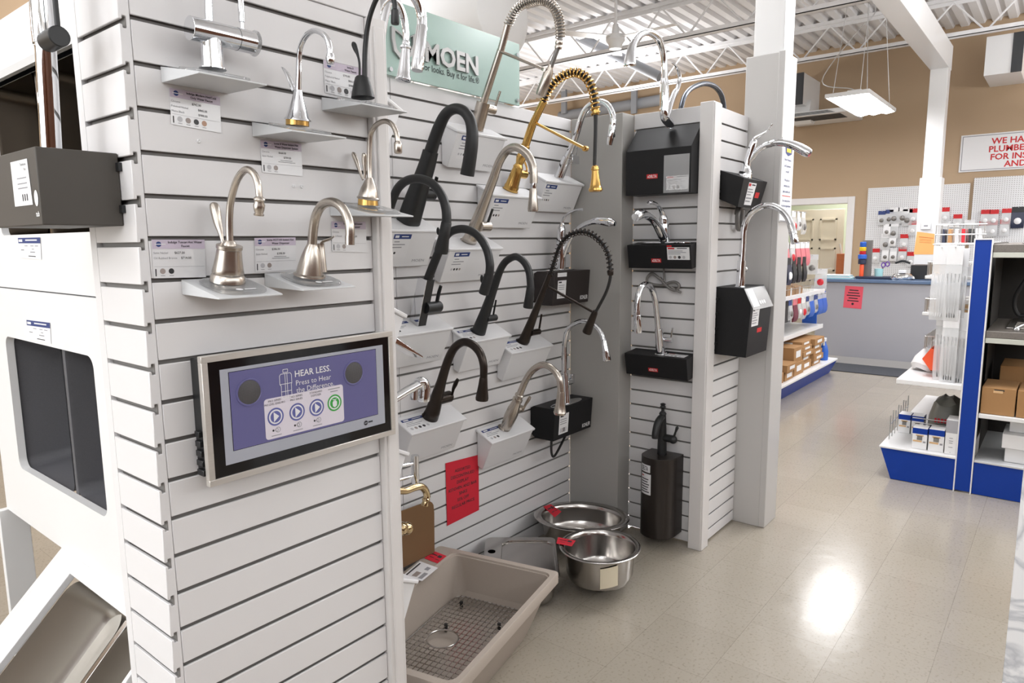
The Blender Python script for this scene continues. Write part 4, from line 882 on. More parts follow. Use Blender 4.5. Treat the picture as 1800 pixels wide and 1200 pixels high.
wbox(1.772, 2.072, 0.776+ZF, 'white faucet box under the dark bronze pull-down faucet, left of the red notice', (3, 4, 5, 5, 3), True)
wbox(2.249, 2.550, 0.628+ZF, 'white faucet box overlapping the top of the red notice', (3, 4, 5), True)
# ------------------------------------------------------------------ faucets of the long panel
def hub(a, xa, c, xc, wpx, mt, par, name='handle', cap=True):
    """short cylinder from the body to the side lever"""
    A = on('x', xa, *a); C = Vector((xc, A.y, A.z)); r = 0.5*wpx*mpp(A); b = MB(); b.cyl(A, C, r, n=24)
    if cap: b.ball(C, r*0.98, 16, (0.45, 1, 1))
    return build(name, b, mt, par)
def lever(ax, val, pts, mt, par, squash=0.7, n=12):
    b = MB(); b.tube(smooth(tr(ax, val, pts)), n, squash=squash); return build('lever', b, mt, par)
# tall nickel spring faucet
X = 2.235; N = M['nickel']; t = fau('tall brushed nickel faucet with open spring arch at the top of the panel', 'x', X, (838, 228))
lathe_px('body', 'x', X, (837, 232), (850, 180), [(0, 26), (0.03, 26), (0.05, 24.5), (1, 24.5)], N, t)
tube_part('riser', 'x', X, [(849, 183, 13), (880, 87, 12)], N, t)
lathe_px('threaded_sleeve', 'x', X, (880, 90), (893, 42), [(0.05*i, 13 if i % 2 else 12) for i in range(21)], N, t)
path = smooth(tr('x', X, [(892, 45, 8), (896, 37, 8), (906, 19, 8), (921, 6, 8), (940, 0.5, 8), (960, 2, 8), (974, 14, 8), (982, 32, 8), (985, 57, 8), (983, 78, 8), (977, 94, 8), (968, 119, 8)]), 6)
b = MB(); b.tube(path, 14); build('hose', b, M['grey_hose'], t)
b = MB(); m = mpp(path[0][0]); b.coil(path[:52], 7.6*m, 1.15*m, 34); build('spring', b, N, t)
lathe_px('spring_end', 'x', X, (983, 72), (981, 86), [(0, 13), (0.3, 14), (0.5, 12), (0.7, 14), (1, 12)], N, t)
lathe_px('spray_head', 'x', X, (969, 114), (950, 168), [(0, 9), (0.1, 10), (0.25, 17), (0.9, 19), (1, 17)], N, t)
b = MB(); A, C = on('x', X, 881, 91), on('x', X, 961, 124); m = mpp(A); b.tube([(A, 4.6*m), (C, 4.0*m)], 12, squash=0.6); ar = build('holder_arm', b, N, t)
b = MB(); d = (on('x', X, 950, 168)-on('x', X, 969, 114)).normalized(); b.lathe(C-d*0.006, d, [(9*m, 0), (9*m, 0.012), (6.5*m, 0.012), (6.5*m, 0)], 20, True); build('holder_ring', b, N, ar)
h = hub((850, 190), X, (0, 0), X+0.062, 17, N, t); lever('x', X+0.05, [(871, 186, 5), (879, 160, 5)], N, h)
# gold spring faucet
X = 2.455; G_ = M['brass']; t = fau('gold spring faucet with black hose and hanging gold spray head', 'x', X, (897, 335))
lathe_px('body', 'x', X, (896, 338), (936, 219), [(0, 28), (0.03, 29), (0.06, 26), (0.09, 27), (0.12, 24), (0.30, 20), (0.36, 17), (0.385, 19), (0.40, 16), (0.43, 13), (0.46, 15), (0.52, 18.5), (0.58, 16), (0.62, 13), (0.66, 13.5), (0.67, 17), (0.70, 17), (0.71, 14), (1.0, 14)], G_, t)
lathe_px('threaded_sleeve', 'x', X, (935, 221), (956, 178), [(0.05*i, 13.6 if i % 2 else 12.6) for i in range(21)], G_, t)
path = smooth(tr('x', X, [(955, 180, 8), (958, 172, 8), (965, 157, 8), (977, 142, 8), (994, 131, 8), (1012, 127, 8), (1030, 136, 8), (1041, 156, 8), (1045, 173, 8), (1047, 197, 8), (1047, 225, 6.6), (1046, 262, 6.4), (1045, 296, 6.2)]), 6)
b = MB(); b.tube(path, 14); build('hose', b, M['black_rubber'], t)
b = MB(); m = mpp(path[0][0]); b.coil(path[:56], 7.0*m, 1.5*m, 24); build('spring', b, G_, t)
lathe_px('spring_end', 'x', X, (1047, 190), (1047, 202), [(0, 11), (0.2, 13), (0.8, 13), (1, 11)], G_, t)
sp = lathe_px('spray_head', 'x', X, (1046, 291), (1047, 337), [(0, 9), (0.05, 13), (0.10, 13), (0.12, 15), (0.16, 15), (0.2, 12), (0.5, 15), (0.75, 19), (0.85, 22), (0.88, 25), (0.95, 25), (1, 21)], G_, t)
b = MB()
for (px, py, rr) in ((1042, 305, 2.8), (1041.5, 316, 3.8)):
    c = on('x', X, px, py); c = c-(c-EYE).normalized()*0.012; b.ball(c, rr*m, 12, (0.5, 0.5, 1.4 if rr > 3 else 1))
build('spray_button', b, M['black_rubber'], sp)
b = MB(); A, C = on('x', X, 943, 217), on('x', X, 1030, 262); b.tube([(A, 3.4*m), (C, 4.2*m)], 12, squash=0.7); ar = build('holder_arm', b, G_, t)
b = MB(); C = on('x', X, 1028, 261); b.cyl(C-Vector((0.004, 0, 0)), C+Vector((0.012, 0, 0)), 4.8*m, n=14); build('holder_hook', b, G_, ar)
h = hub((908, 305), X, (0, 0), X+0.062, 15, G_, t); lever('x', X+0.058, [(924, 312, 4), (926, 296, 3.5), (921, 282, 4)], G_, h)
# straight chrome faucet near the pillar
X = 2.828; C_ = M['chrome']; t = fau('chrome faucet with straight leaning neck and side cube lever by the grey pillar', 'x', X, (983, 310))
lathe_px('body', 'x', X, (982, 313), (997, 276), [(0, 18), (0.05, 18), (0.1, 16.5), (1, 16)], C_, t)
tube_part('spout', 'x', X, [(996, 280, 11.5), (1012, 242, 11), (1022, 208, 11), (1031, 191, 11), (1044, 181, 11), (1057, 179, 11), (1069, 186, 11), (1076, 199, 11), (1078, 212, 11), (1077, 222, 11)], C_, t)
sp = lathe_px('spray_head', 'x', X, (1077, 219), (1071, 255), [(0, 11), (0.04, 12.5), (0.7, 11.5), (1, 9.5)], C_, t)
b = MB(); c = on('x', X, 1080, 238); b.ball(c, 0.006, 10, (0.7, 0.7, 1.6)); build('spray_button', b, M['black_rubber'], sp)
A = on('x', X, 999, 280); b = MB(); m = mpp(A); b.obox(A+Vector((0.038, 0, 0)), (0.030, 0, 0), (0, 7*m, 0), (0, 0, 7*m)); h = build('handle', b, C_, t, 0.001)
b = MB(); p = A+Vector((0.060, 0, 0.01)); b.cyl(p, p+Vector((0, -0.012, 0.055)), 0.0022, n=8); build('lever', b, C_, h)
# big matte black faucet
X = 1.834; K = M['black_metal']; t = fau('big matte black faucet with broad flattened arch, upper left of the panel', 'x', X, (718, 390))
SQ = [(math.copysign(abs(math.cos(a))**0.55, math.cos(a)), math.copysign(abs(math.sin(a))**0.55, math.sin(a))*1.0) for a in [2*math.pi*k/28 for k in range(28)]]
b = MB(); b.tube(smooth(tr('x', X, [(717, 393, 36), (729, 355, 33), (739, 325, 29), (750, 292, 26), (757, 266, 24)])), sec=SQ, ref=(1, 0, 0)); build('body', b, K, t)
b = MB(); b.tube(smooth(tr('x', X, [(754, 278, 24), (761, 254, 22.5), (770, 228, 21.5), (780, 206, 20), (790, 195, 19), (803, 191, 18.5), (816, 196, 19), (826, 210, 20), (830, 230, 21), (829, 255, 23), (825, 285, 24), (821, 308, 25)])), 24); build('spout', b, K, t)
h = hub((735, 340), X, (0, 0), X+0.078, 21, K, t); lever('x', X+0.068, [(761, 348, 9), (763, 330, 9), (768, 311, 7.5)], K, h, 0.6)
# nickel pull-down faucet
X = 2.166; t = fau('brushed nickel pull-down faucet with flared base and black lever', 'x', X, (823, 428))
lathe_px('body', 'x', X, (822, 433), (870, 307), [(0, 28), (0.03, 29), (0.12, 26), (0.28, 23), (0.55, 19), (0.8, 16.5), (1, 15.5)], N, t)
tube_part('spout', 'x', X, [(868, 312, 15.5), (877, 286, 15), (888, 268, 15), (902, 259, 15), (917, 263, 15), (930, 276, 15), (937, 295, 14.5), (938, 322, 13.5)], N, t)
lathe_px('collar', 'x', X, (938, 320), (937, 333), [(0, 11), (0.4, 12), (0.6, 12), (1, 11)], C_, t)
lathe_px('spray_head', 'x', X, (937, 331), (937, 372), [(0, 12), (0.05, 13), (0.4, 15), (0.9, 19), (1, 17.5)], N, t)
h = hub((843, 398), X, (0, 0), X+0.058, 18, N, t); lever('x', X+0.05, [(858, 390, 6), (862, 379, 6), (866, 367, 5.5)], K, h, 0.6)
# two-tone square based faucet with the second black arch
X = 1.869; t = fau('two-tone faucet with square polished column and black arched spout', 'x', X, (736, 576))
A, C = on('x', X, 735, 577), on('x', X, 750, 489); d = C-A; yv = Vector((0, 1, 0))-d.normalized()*d.normalized().y; yv.normalize()
b = MB(); b.cm = 0; b.obox((A+C)/2, (0.021, 0, 0), yv*0.024, d*0.5); o = build('column', b, K, t, 0.001)
b = MB(); b.obox((A+C)/2+Vector((-0.0222, 0, 0)), (0.0008, 0, 0), yv*0.0242, d*0.502); build('side_plate', b, C_, t)
tube_part('spout', 'x', X, [(751, 494, 16), (762, 465, 15.5), (774, 436, 15), (786, 413, 14.5), (800, 404, 14.5), (820, 403, 14.5), (840, 414, 14.5), (855, 437, 14.5), (861, 463, 15), (860, 484, 15.5)], K, t)
sp = lathe_px('spray_head', 'x', X, (860, 482), (850, 516), [(0, 15), (0.05, 17), (0.85, 18.5), (1, 18)], K, t)
b = MB(); c = on('x', X, 847, 490); b.ball(c, 0.009, 10, (0.8, 0.6, 1.7)); build('spray_button', b, M['black_rubber'], sp)
h = hub((748, 541), X, (0, 0), X+0.075, 20, K, t); lever('x', X+0.062, [(768, 531, 8), (771, 516, 8), (775, 502, 7)], K, h, 0.6)
# black arch standing behind the trim post
X = 1.60; t = fau('thick black pull-down arch rising behind the trim post', 'x', X, (672, 420))
tube_part('spout', 'x', X, [(660, 455, 16), (672, 415, 15.5), (682, 378, 15.5), (690, 352, 15.5), (700, 330, 15.5), (716, 317, 15.5), (737, 314, 15.5), (759, 322, 15.5), (776, 343, 16), (784, 368, 16.5), (785, 392, 17)], K, t)
sp = lathe_px('spray_head', 'x', X, (785, 390), (775, 444), [(0, 17), (0.02, 18.5), (0.5, 20), (0.9, 25), (1, 24)], K, t)
b = MB(); c = on('x', X, 770, 406); b.ball(c, 0.008, 10, (0.7, 0.7, 1.6)); build('spray_button', b, M['black_rubber'], sp)
lathe_px('body', 'x', X, (650, 490), (662, 450), [(0, 30), (0.05, 30), (0.5, 24), (1, 17)], K, t)
h = hub((656, 470), X, (0, 0), X+0.05, 15, K, t); lever('x', X+0.045, [(666, 462, 5), (670, 440, 4)], K, h)
wbx = wbox(1.36, 1.622, 1.315+ZF, 'white faucet box behind the trim post under the thick black arch', (3, 5), True)
# plain black arched faucet
X = 2.218; t = fau('plain black arched pull-down faucet with cone base, middle row', 'x', X, (840, 587))
lathe_px('body', 'x', X, (839, 590), (876, 482), [(0, 27), (0.03, 28), (0.1, 25), (0.35, 20), (0.7, 15.5), (1, 13.5)], K, t)
tube_part('spout', 'x', X, [(874, 488, 13.5), (882, 469, 13), (892, 457, 13), (907, 451, 13), (921, 460, 13), (930, 478, 13), (933, 505, 13.5)], K, t)
lathe_px('spray_head', 'x', X, (933, 503), (928, 541), [(0, 13), (0.05, 14.5), (0.5, 15.5), (0.95, 18), (1, 17)], K, t)
h = hub((855, 560), X, (0, 0), X+0.060, 12, K, t); lever('x', X+0.046, [(867, 554, 4), (872, 527, 3.6)], K, h)
# dark bronze spring faucet
X = 2.535; O = M['bronze']; t = fau('dark bronze spring faucet with wide coiled loop and support rod', 'x', X, (919, 605))
lathe_px('body', 'x', X, (917, 610), (967, 481), [(0, 22), (0.02, 23), (0.1, 20), (0.3, 16), (0.6, 11.5), (1, 8.5)], O, t)
path = smooth(tr('x', X, [(966, 484, 6), (970, 472, 6), (976, 454, 6), (982, 436, 6), (990, 422, 6), (1003, 412, 6), (1020, 407, 6), (1037, 410, 6), (1053, 421, 6), (1065, 436, 6), (1071, 454, 6), (1073, 478, 6), (1072, 492, 5.5), (1066, 512, 5.5), (1056, 532, 5.5), (1046, 550, 5.5)]), 6)
b = MB(); b.tube(path, 12); build('hose', b, M['black_rubber'], t)
b = MB(); m = mpp(path[0][0]); b.coil(path[:67], 5.3*m, 0.95*m, 28); build('spring', b, O, t)
lathe_px('spring_end', 'x', X, (1073, 474), (1073, 484), [(0, 10), (0.2, 11), (0.8, 11), (1, 9)], O, t)
lathe_px('spray_head', 'x', X, (1047, 546), (1031, 585), [(0, 8), (0.1, 11), (0.4, 13), (0.95, 17), (1, 15.5)], O, t)
b = MB(); A, C = on('x', X, 962, 503), on('x', X, 1044, 549); b.tube([(A, 2.4*m), (C, 2.4*m)], 12); build('holder_arm', b, O, t)
h = hub((933, 585), X, (0, 0), X+0.064, 11, O, t); lever('x', X+0.048, [(948, 577, 4), (952, 552, 3.8)], O, h)
# dark bronze pull-down faucet
X = 1.918; t = fau('dark bronze pull-down faucet with curved lever, lower left of the panel', 'x', X, (756, 738))
lathe_px('body', 'x', X, (755, 742), (784, 643), [(0, 28), (0.04, 29), (0.2, 27), (0.45, 22.5), (0.75, 17), (1, 15.5)], O, t)
tube_part('spout', 'x', X, [(782, 650, 16), (790, 627, 15.5), (800, 610, 15), (815, 601, 15), (831, 606, 15), (844, 621, 14.5), (850, 642, 14), (850, 664, 13.5)], O, t)
sp = lathe_px('spray_head', 'x', X, (850, 662), (847, 703), [(0, 12.5), (0.04, 14), (0.4, 17), (0.9, 23), (1, 22)], O, t)
h = hub((768, 702), X, (0, 0), X+0.072, 21, O, t); lever('x', X+0.066, [(795, 694, 4), (797, 683, 7), (801, 674, 9), (805, 666, 6)], O, h, 0.5)
# brushed nickel faucet with turned body
X = 2.39; t = fau('brushed nickel faucet with turned vase body, lowest beside the red notice', 'x', X, (886, 757))
lathe_px('body', 'x', X, (885, 761), (914, 692), [(0, 21), (0.03, 22), (0.08, 19.5), (0.2, 20), (0.45, 23), (0.62, 21), (0.78, 16), (0.82, 15), (0.83, 18), (0.88, 18), (0.89, 13), (0.94, 13), (0.95, 16), (0.98, 16), (1, 12)], N, t)
tube_part('spout', 'x', X, [(912, 698, 12.5), (918, 682, 12), (926, 665, 12), (938, 649, 12), (955, 641, 12), (971, 648, 12), (983, 665, 12), (986, 690, 11.5)], N, t)
lathe_px('spray_head', 'x', X, (986, 688), (984, 728), [(0, 12), (0.05, 13), (0.5, 16), (0.85, 21), (0.9, 23), (1, 20)], N, t)
h = hub((903, 722), X, (0, 0), X+0.055, 14, N, t); lever('x', X+0.048, [(919, 722, 3), (923, 712, 5), (929, 702, 7), (932, 697, 5)], N, h, 0.5)
# ------------------------------------------------------------------ the two dark boxes at the end of the long panel
def kbox(x0, x1, yf, z0, z1, mt, label, tagq, brand):
    t = thing('display_box', label, 'display box', ((x0+x1)/2, (yf+BY)/2, z0))
    b = MB(); b.prism([(x0, BY-0.001, z0+0.02), (x0, BY-0.001, z1-0.01), (x0, BY-0.02, z1), (x0, yf, z1), (x0, yf+0.012, z0), (x0, BY-0.03, z0)], (x1-x0, 0, 0)); build('body', b, mt, t, 0.002)
    f = Face([(x0, yf-0.0002, z1), (x1, yf-0.0002, z1), (x1, yf+0.0118, z0), (x0, yf+0.0118, z0)]).flip(EYE)
    b = MB(); u0, v0, u1, v1 = tagq; g = Face([f.p(u0, v0), f.p(u1, v0), f.p(u1, v1), f.p(u0, v1)]); g.n = f.n
    g.bar(b, 0, 0, 1, 1, 0.0003, 8); g.bar(b, 0.1, 0.06, 0.45, 0.14, 0.0006, 0)
    for v in (0.25, 0.36, 0.47): g.bar(b, 0.1, v, 0.8, v+0.04, 0.0006, 7)
    for i in range(4): g.bar(b, 0.15+0.18*i, 0.70, 0.27+0.18*i, 0.92, 0.0006, (3, 4, 5, 3)[i])
    build('price_label', b, CARDM, t)
    b = MB(); f.text(b, 'KOHLER', 0.86, 0.90, 0.12, 'c', 0.0004, 0, 0.02, 0.22); build('lettering', b, M['paper'], t)
    return t, f
t, f = kbox(2.680, 2.992, 1.897, 1.205, 1.368, M['brown_box'], 'dark brown faucet box on the long panel behind the bronze spring loop', (0.10, 0.27, 0.33, 0.80), 0)
b = MB(); f.bar(b, 0.08, 0.04, 0.33, 0.16, 0.0004); build('header_label', b, M['paper'], t)
t, f = kbox(2.648, 2.985, 1.871, 0.548, 0.708, M['black_box'], 'black faucet box low on the long panel by the grey pillar', (0.12, 0.22, 0.36, 0.85), 0)
b = MB()
b.tube(smooth([((2.70, 1.93, 0.55), 0.006), ((2.70, 1.93, 0.47), 0.006), ((2.73, 1.93, 0.45), 0.006), ((2.85, 1.95, 0.52), 0.006), ((2.86, 1.95, 0.55), 0.006)]), 10); build('supply_hose', b, M['black_rubber'], t)
# chrome faucet on the brown box
X = 2.80; t = fau('chrome single-lever faucet with low reaching spout on the brown box', 'x', X, (985, 470))
b = MB(); A = on('x', X, 985, 470); A.z = 1.369
b.prism([A+Vector((0.12*math.cos(a), 0.028*math.sin(a), 0)) for a in [k*math.pi/16 for k in range(32)]], (0, 0, 0.006)); build('base_plate', b, C_, t, 0.002)
b = MB(); b.tube(smooth([(A, 0.024)]+tr('x', X, [(986, 445, 18), (986, 420, 16), (987, 402, 14), (988, 392, 6)])), 20); build('body', b, C_, t)
tube_part('spout', 'x', X, [(988, 455, 9), (996, 434, 9), (1005, 415, 8.5), (1017, 401, 8.5), (1031, 393, 9), (1043, 389, 10)], C_, t)
b = MB(); b.tube(smooth(tr('x', X, [(1040, 390, 10), (1050, 388, 13), (1062, 389, 15), (1073, 391, 15), (1081, 393, 9)])), 18); build('spray_head', b, C_, t)
lever('x', X, [(988, 400, 9), (989, 388, 6), (995, 378, 4.5), (1006, 371, 3.8), (1018, 368, 3.6), (1024, 368.5, 5)], C_, t)
# chrome gooseneck on the black box
X = 2.79; t = fau('chrome gooseneck pull-down faucet on the low black box', 'x', X, (996, 700))
A = on('x', X, 996, 703); A.z = 0.7085
b = MB(); b.prism([A+Vector((0.125*math.copysign(abs(math.cos(a))**0.5, math.cos(a)), 0.030*math.sin(a), 0)) for a in [k*math.pi/16 for k in range(32)]], (0, 0, 0.006)); build('base_plate', b, C_, t, 0.002)
b = MB(); b.tube(smooth([(A, 0.022)]+tr('x', X, [(995, 690, 13), (993, 658, 12), (992, 655, 10.5), (992, 620, 10.5)])), 20); build('body', b, C_, t)
tube_part('spout', 'x', X, [(992, 625, 9.5), (993, 600, 9), (998, 580, 8.5), (1011, 568, 8.5), (1027, 564, 8.5), (1043, 570, 8.5), (1055, 582, 8.5), (1061, 598, 9)], C_, t)
lathe_px('spray_head', 'x', X, (1061, 596), (1067, 634), [(0, 8.5), (0.1, 10), (0.5, 12), (0.95, 15), (1, 13.5)], C_, t)
b = MB(); p = on('x', X, 995, 672); b.cyl(p, p+Vector((0.045, 0, 0)), 0.016); b.obox(p+Vector((0.05, 0, 0.012)), (0.012, 0, 0), (0, 0.012, 0), (0, 0, 0.024)); build('handle', b, C_, t, 0.002)
for _o in list(COL.objects):
    if _o.type == 'EMPTY' and _o.get('category') == 'faucet' and 1.5 < _o.location.x < 2.9 and _o.location.y > 1.85: seat_lid(_o)
# red notice
def notice(lines, big=0.052, cm=0):
    def pr(f, m):
        for i, s in enumerate(lines): f.text(m, s, 0.5, 0.19+0.098*i, big, 'c', 0.0004, cm, 0.012, 0.86)
    return pr
card('paper_notice', 'red paper notice about discontinued display sinks below the white boxes', 'notice', quad('y', BY-0.003, (783, 814), (841, 799), (842, 896), (786, 924)), (1.5, 0, 0.6), M['red_paper'], notice(('ASSORTED', 'DISCONTINUED', 'DISPLAY', 'KITCHEN AND BAR', 'SINKS', '50% OFF', 'REGULAR PRICE')), [M['ink']])
# seam of the long panel and the thin wire on it
# ------------------------------------------------------------------ return panel boxes and spouts behind the trim post
EX = 1.1386
def ebox(y0, w, zb, label):
    t = thing('display_box', label, 'display box', (EX+0.05, y0+w/2, zb-0.18), 'white tilted faucet boxes')
    fr = lambda a, d, z: Vector((EX+0.0005+d, y0+a, zb+z))
    lid, body, front, top = wbox_geo(fr, w)
    build('body', body, M['white_plastic'], t, 0.003); build('lid', lid, M['white_plastic'], t, 0.003); return t
ebox(1.350, 0.28, 1.888, 'white faucet box edge behind the trim post, topmost of four')
ebox(1.358, 0.28, 1.369, 'white faucet box edge behind the trim post, just above the screen')
ebox(1.366, 0.28, 0.991, 'white faucet box edge behind the trim post, beside the screen bottom')
ebox(1.345, 0.28, 0.628, 'white faucet box edge behind the trim post, lowest above the stone sink')
def etr(y, pts): return smooth(tr('y', y, pts))
def epart(name, y, pts, mt, par, n=20, **k):
    b = MB(); b.tube(etr(y, pts), n, **k); return build(name, b, mt, par)
def elathe(name, y, a, c, prof, mt, par): return lathe_px(name, 'y', y, a, c, prof, mt, par)
Y = 1.47; t = thing('kitchen_faucet', 'chrome pull-down faucet with bell spray head in front of the glass sign, left one', 'faucet', (EX+0.05, Y, 1.84))
epart('spout', Y, [(612, 215, 16), (634, 130, 15), (652, 60, 14), (668, 12, 13), (683, -2, 12.5), (698, 5, 12.5), (708, 25, 12.5), (713, 50, 12), (714, 78, 11)], C_, t)
elathe('spray_head', Y, (714, 72), (709, 143), [(0, 12), (0.05, 14), (0.1, 13), (0.14, 20), (0.19, 20), (0.22, 15), (0.35, 16), (0.7, 21), (0.88, 24), (0.93, 27), (0.98, 27), (1, 22)], C_, t)
Y = 1.56; t = thing('kitchen_faucet', 'chrome pull-down faucet with plain tube spray head in front of the glass sign', 'faucet', (EX+0.05, Y, 1.84))
epart('spout', Y, [(650, 190, 17), (664, 120, 17), (672, 50, 16.5), (684, 0, 16.5), (700, -20, 16.5), (718, -16, 17), (733, 2, 17), (741, 25, 18), (742, 50, 18.5)], C_, t)
elathe('spray_head', Y, (742, 46), (733, 124), [(0, 18.5), (0.03, 20), (0.9, 22), (1, 20)], C_, t)
Y = 1.50; t = thing('kitchen_faucet', 'wide flat open chrome spout poking out beside the screen', 'faucet', (EX+0.05, Y, 1.33))
p0, p1, p2 = on('y', Y, 706, 596), on('y', Y, 724, 614), on('y', Y, 744, 626)
b = MB(); wv = Vector((0, 0.06, 0)); dn_ = Vector((0, 0, -0.022)); back = on('y', Y, 690, 588)
b.hexa([back+dn_, p2+dn_*0.3, p2+dn_*0.3+wv, back+dn_+wv, back, p2, p2+wv, back+wv]); build('spout', b, C_, t, 0.002)
b = MB(); b.hexa([back.lerp(p2, 0.25)+wv*0.12+Vector((0, 0, 0.0004)), back.lerp(p2, 0.62)+wv*0.12+Vector((0, 0, 0.0004)), back.lerp(p2, 0.62)+wv*0.8+Vector((0, 0, 0.0004)), back.lerp(p2, 0.25)+wv*0.8+Vector((0, 0, 0.0004)), back.lerp(p2, 0.25)+wv*0.12+Vector((0, 0, 0.0012)), back.lerp(p2, 0.62)+wv*0.12+Vector((0, 0, 0.0012)), back.lerp(p2, 0.62)+wv*0.8+Vector((0, 0, 0.0012)), back.lerp(p2, 0.25)+wv*0.8+Vector((0, 0, 0.0012))]); build('channel', b, M['black_metal'], t)
b = MB(); q = back+wv*0.5-Vector((0, 0, 0.011)); b.cyl(q, Vector((EX+0.002, q.y, q.z+0.01)), 0.018); build('neck', b, C_, t)
Y = 1.44; t = thing('kitchen_faucet', 'chrome pull-out faucet with angled head just right of the screen', 'faucet', (EX+0.04, Y, 1.02))
epart('spout', Y, [(676, 712, 17), (694, 700, 16), (715, 687, 16), (735, 676, 17), (742, 673, 17)], C_, t)
b = MB(); b.tube(etr(Y, [(733, 672, 17), (741, 671, 24), (745, 682, 27), (744, 700, 27), (744, 705, 24)]), 20, squash=0.8); sp = build('spray_head', b, C_, t)
b = MB(); b.tube(etr(Y, [(728, 684, 14), (727, 702, 15)]), 16); build('aerator', b, C_, sp)
Y = 1.46; t = thing('bar_faucet', 'chrome faucet with two crossbars seen beside the screen corner', 'faucet', (EX+0.04, Y, 0.94))
b = MB(); p = tr('y', Y, [(729, 800, 14), (730, 848, 14)]); b.tube(p, 18); build('body', b, C_, t)
for (a, c) in (((690, 822), (727, 814)), ((690, 846), (727, 836))):
    b = MB(); b.tube(tr('y', Y, [(*a, 7), (*c, 7)]), 14); build('crossbar', b, C_, t)
Y = 1.42; t = thing('kitchen_faucet', 'antique brass curved spout above the brown cardboard', 'faucet', (EX+0.04, Y, 0.80))
epart('spout', Y, [(678, 862, 13), (700, 862, 13), (714, 862, 13), (728, 857, 12.5), (740, 855, 12.5), (748, 862, 12.5), (751, 874, 12)], M['polished_brass'], t)
elathe('outlet', Y, (751, 870), (746, 889), [(0, 12), (0.3, 12), (0.35, 14), (0.5, 14), (0.6, 11), (0.9, 13), (1, 12)], M['polished_brass'], t)
p = on('y', 1.40, 708, 928); t = thing('faucet_knob', 'polished brass knob in front of the brown cardboard', 'knob', tuple(p))
elathe('knob', 1.40, (688, 930), (720, 928), [(0, 10), (0.3, 12), (0.45, 24), (0.6, 25), (0.7, 20), (0.85, 23), (0.97, 20), (1, 10)], M['polished_brass'], t)
# ------------------------------------------------------------------ black boxes on the panel facing left
CXF = 3.1086
def brandplate(f, par, u, v, w, h, word='DELTA'):
    b = MB(); f.bar(b, u-w/2, v-h/2, u+w/2, v+h/2, 0.0004, 0); f.text(b, word, u+w*0.07, v+h*0.30, h*0.62, 'c', 0.0008, 1, 0.02, w*0.70)
    f.poly(b, [(u-w*0.42, v+h*0.25), (u-w*0.36, v-h*0.25), (u-w*0.30, v+h*0.25)], 0.0008, 1); return build('brand_plate', b, [M['red_ink'], M['paper']], par)
def smalltag(f, par, u0, v0, u1, v1, head=9, sw=True):
    g = Face([f.p(u0, v0, 0.0003), f.p(u1, v0, 0.0003), f.p(u1, v1, 0.0003), f.p(u0, v1, 0.0003)]); g.n = f.n; b = MB()
    g.bar(b, 0, 0, 1, 1, 0, 8); g.bar(b, 0.04, 0.04, 0.34, 0.16, 0.0003, head); g.bar(b, 0.45, 0.06, 0.9, 0.12, 0.0003, 0)
    for v, c in ((0.27, 0.7), (0.39, 0.85), (0.51, 0.6)): g.bar(b, 0.05, v, c, v+0.05, 0.0003, 7)
    if sw:
        for i, k in enumerate((3, 4, 5, 3)): g.disc(b, 0.14+0.2*i, 0.80, 0.065, 0.0003, k)
    else:
        for v, c in ((0.66, 0.8), (0.8, 0.7)): g.bar(b, 0.05, v, c, v+0.06, 0.0003, 7)
    return build('price_label', b, CARDM, par)
def hangers(par, ax, pts):
    b = MB()
    for p in pts: b.box(*p)
    return build('hanger', b, M['black_metal'], par)
# large top box with bevelled upper front
t = thing('display_box', 'large black faucet box with sloped top, highest on the panel beside the pillar', 'display box', (3.045, 1.525, 1.728))
Y0, Y1 = 1.363, 1.695
b = MB(); b.prism([(CXF-0.001, Y0, 2.042), (CXF-0.020, Y0, 2.042), (2.985, Y0, 1.93), (2.985, Y0, 1.726), (CXF-0.001, Y0, 1.726)], (0, Y1-Y0, 0)); build('body', b, M['black_box'], t, 0.0015)
f = Face([(2.9848, Y1, 1.93), (2.9848, Y0, 1.93), (2.9848, Y0, 1.726), (2.9848, Y1, 1.726)]).flip(EYE)
brandplate(f, t, 0.42, 0.60, 0.17, 0.10)
b = MB(); g = Face([f.p(0.60, 0.16, 0.002), f.p(0.98, 0.16, 0.002), f.p(0.98, 0.99, 0.002), f.p(0.60, 0.99, 0.002)]); g.n = f.n; g.bar(b, 0, 0, 1, 1, 0, 0); build('clear_sleeve', b, M['clear_bag'], t)
smalltag(f, t, 0.64, 0.62, 0.97, 0.93)
build('hanger', MB().box(3.09, CXF-0.0006, Y0-0.008, Y0+0.002, 2.0, 2.012).box(3.09, CXF-0.0006, Y0-0.008, Y0+0.002, 1.92, 1.932).box(3.09, CXF-0.0006, Y0-0.008, Y0+0.002, 1.77, 1.782), M['black_metal'], t)
Yf = 1.505; t = fau('tall chrome faucet with thick curved neck on the large black box', 'y', Yf, (1170, 212))
p = on('y', Yf, 1170, 212)
S2_ = M['steel']
b = MB(); b.tube(smooth([(Vector((3.05, Yf, 2.0425)), 0.021), (Vector((3.05, Yf, 2.05)), 0.021)]+[(Vector((q.x, Yf, q.z)), r) for q, r in tr('y', Yf, [(1169, 205, 17), (1168, 180, 17), (1168, 150, 15), (1168, 138, 13)])]), 22); build('body', b, C_, t)
tube_part('spout', 'y', Yf, [(1168, 142, 12), (1168, 112, 11), (1165, 88, 11.5), (1158, 70, 12), (1146, 59, 12), (1134, 57, 12), (1122, 64, 13), (1115, 74, 14)], C_, t)
b = MB(); b.tube(smooth(tr('y', Yf, [(1117, 70, 13.5), (1111, 84, 15), (1108, 100, 19), (1107, 113, 22), (1107, 116, 20)])), 22); build('spray_head', b, C_, t)
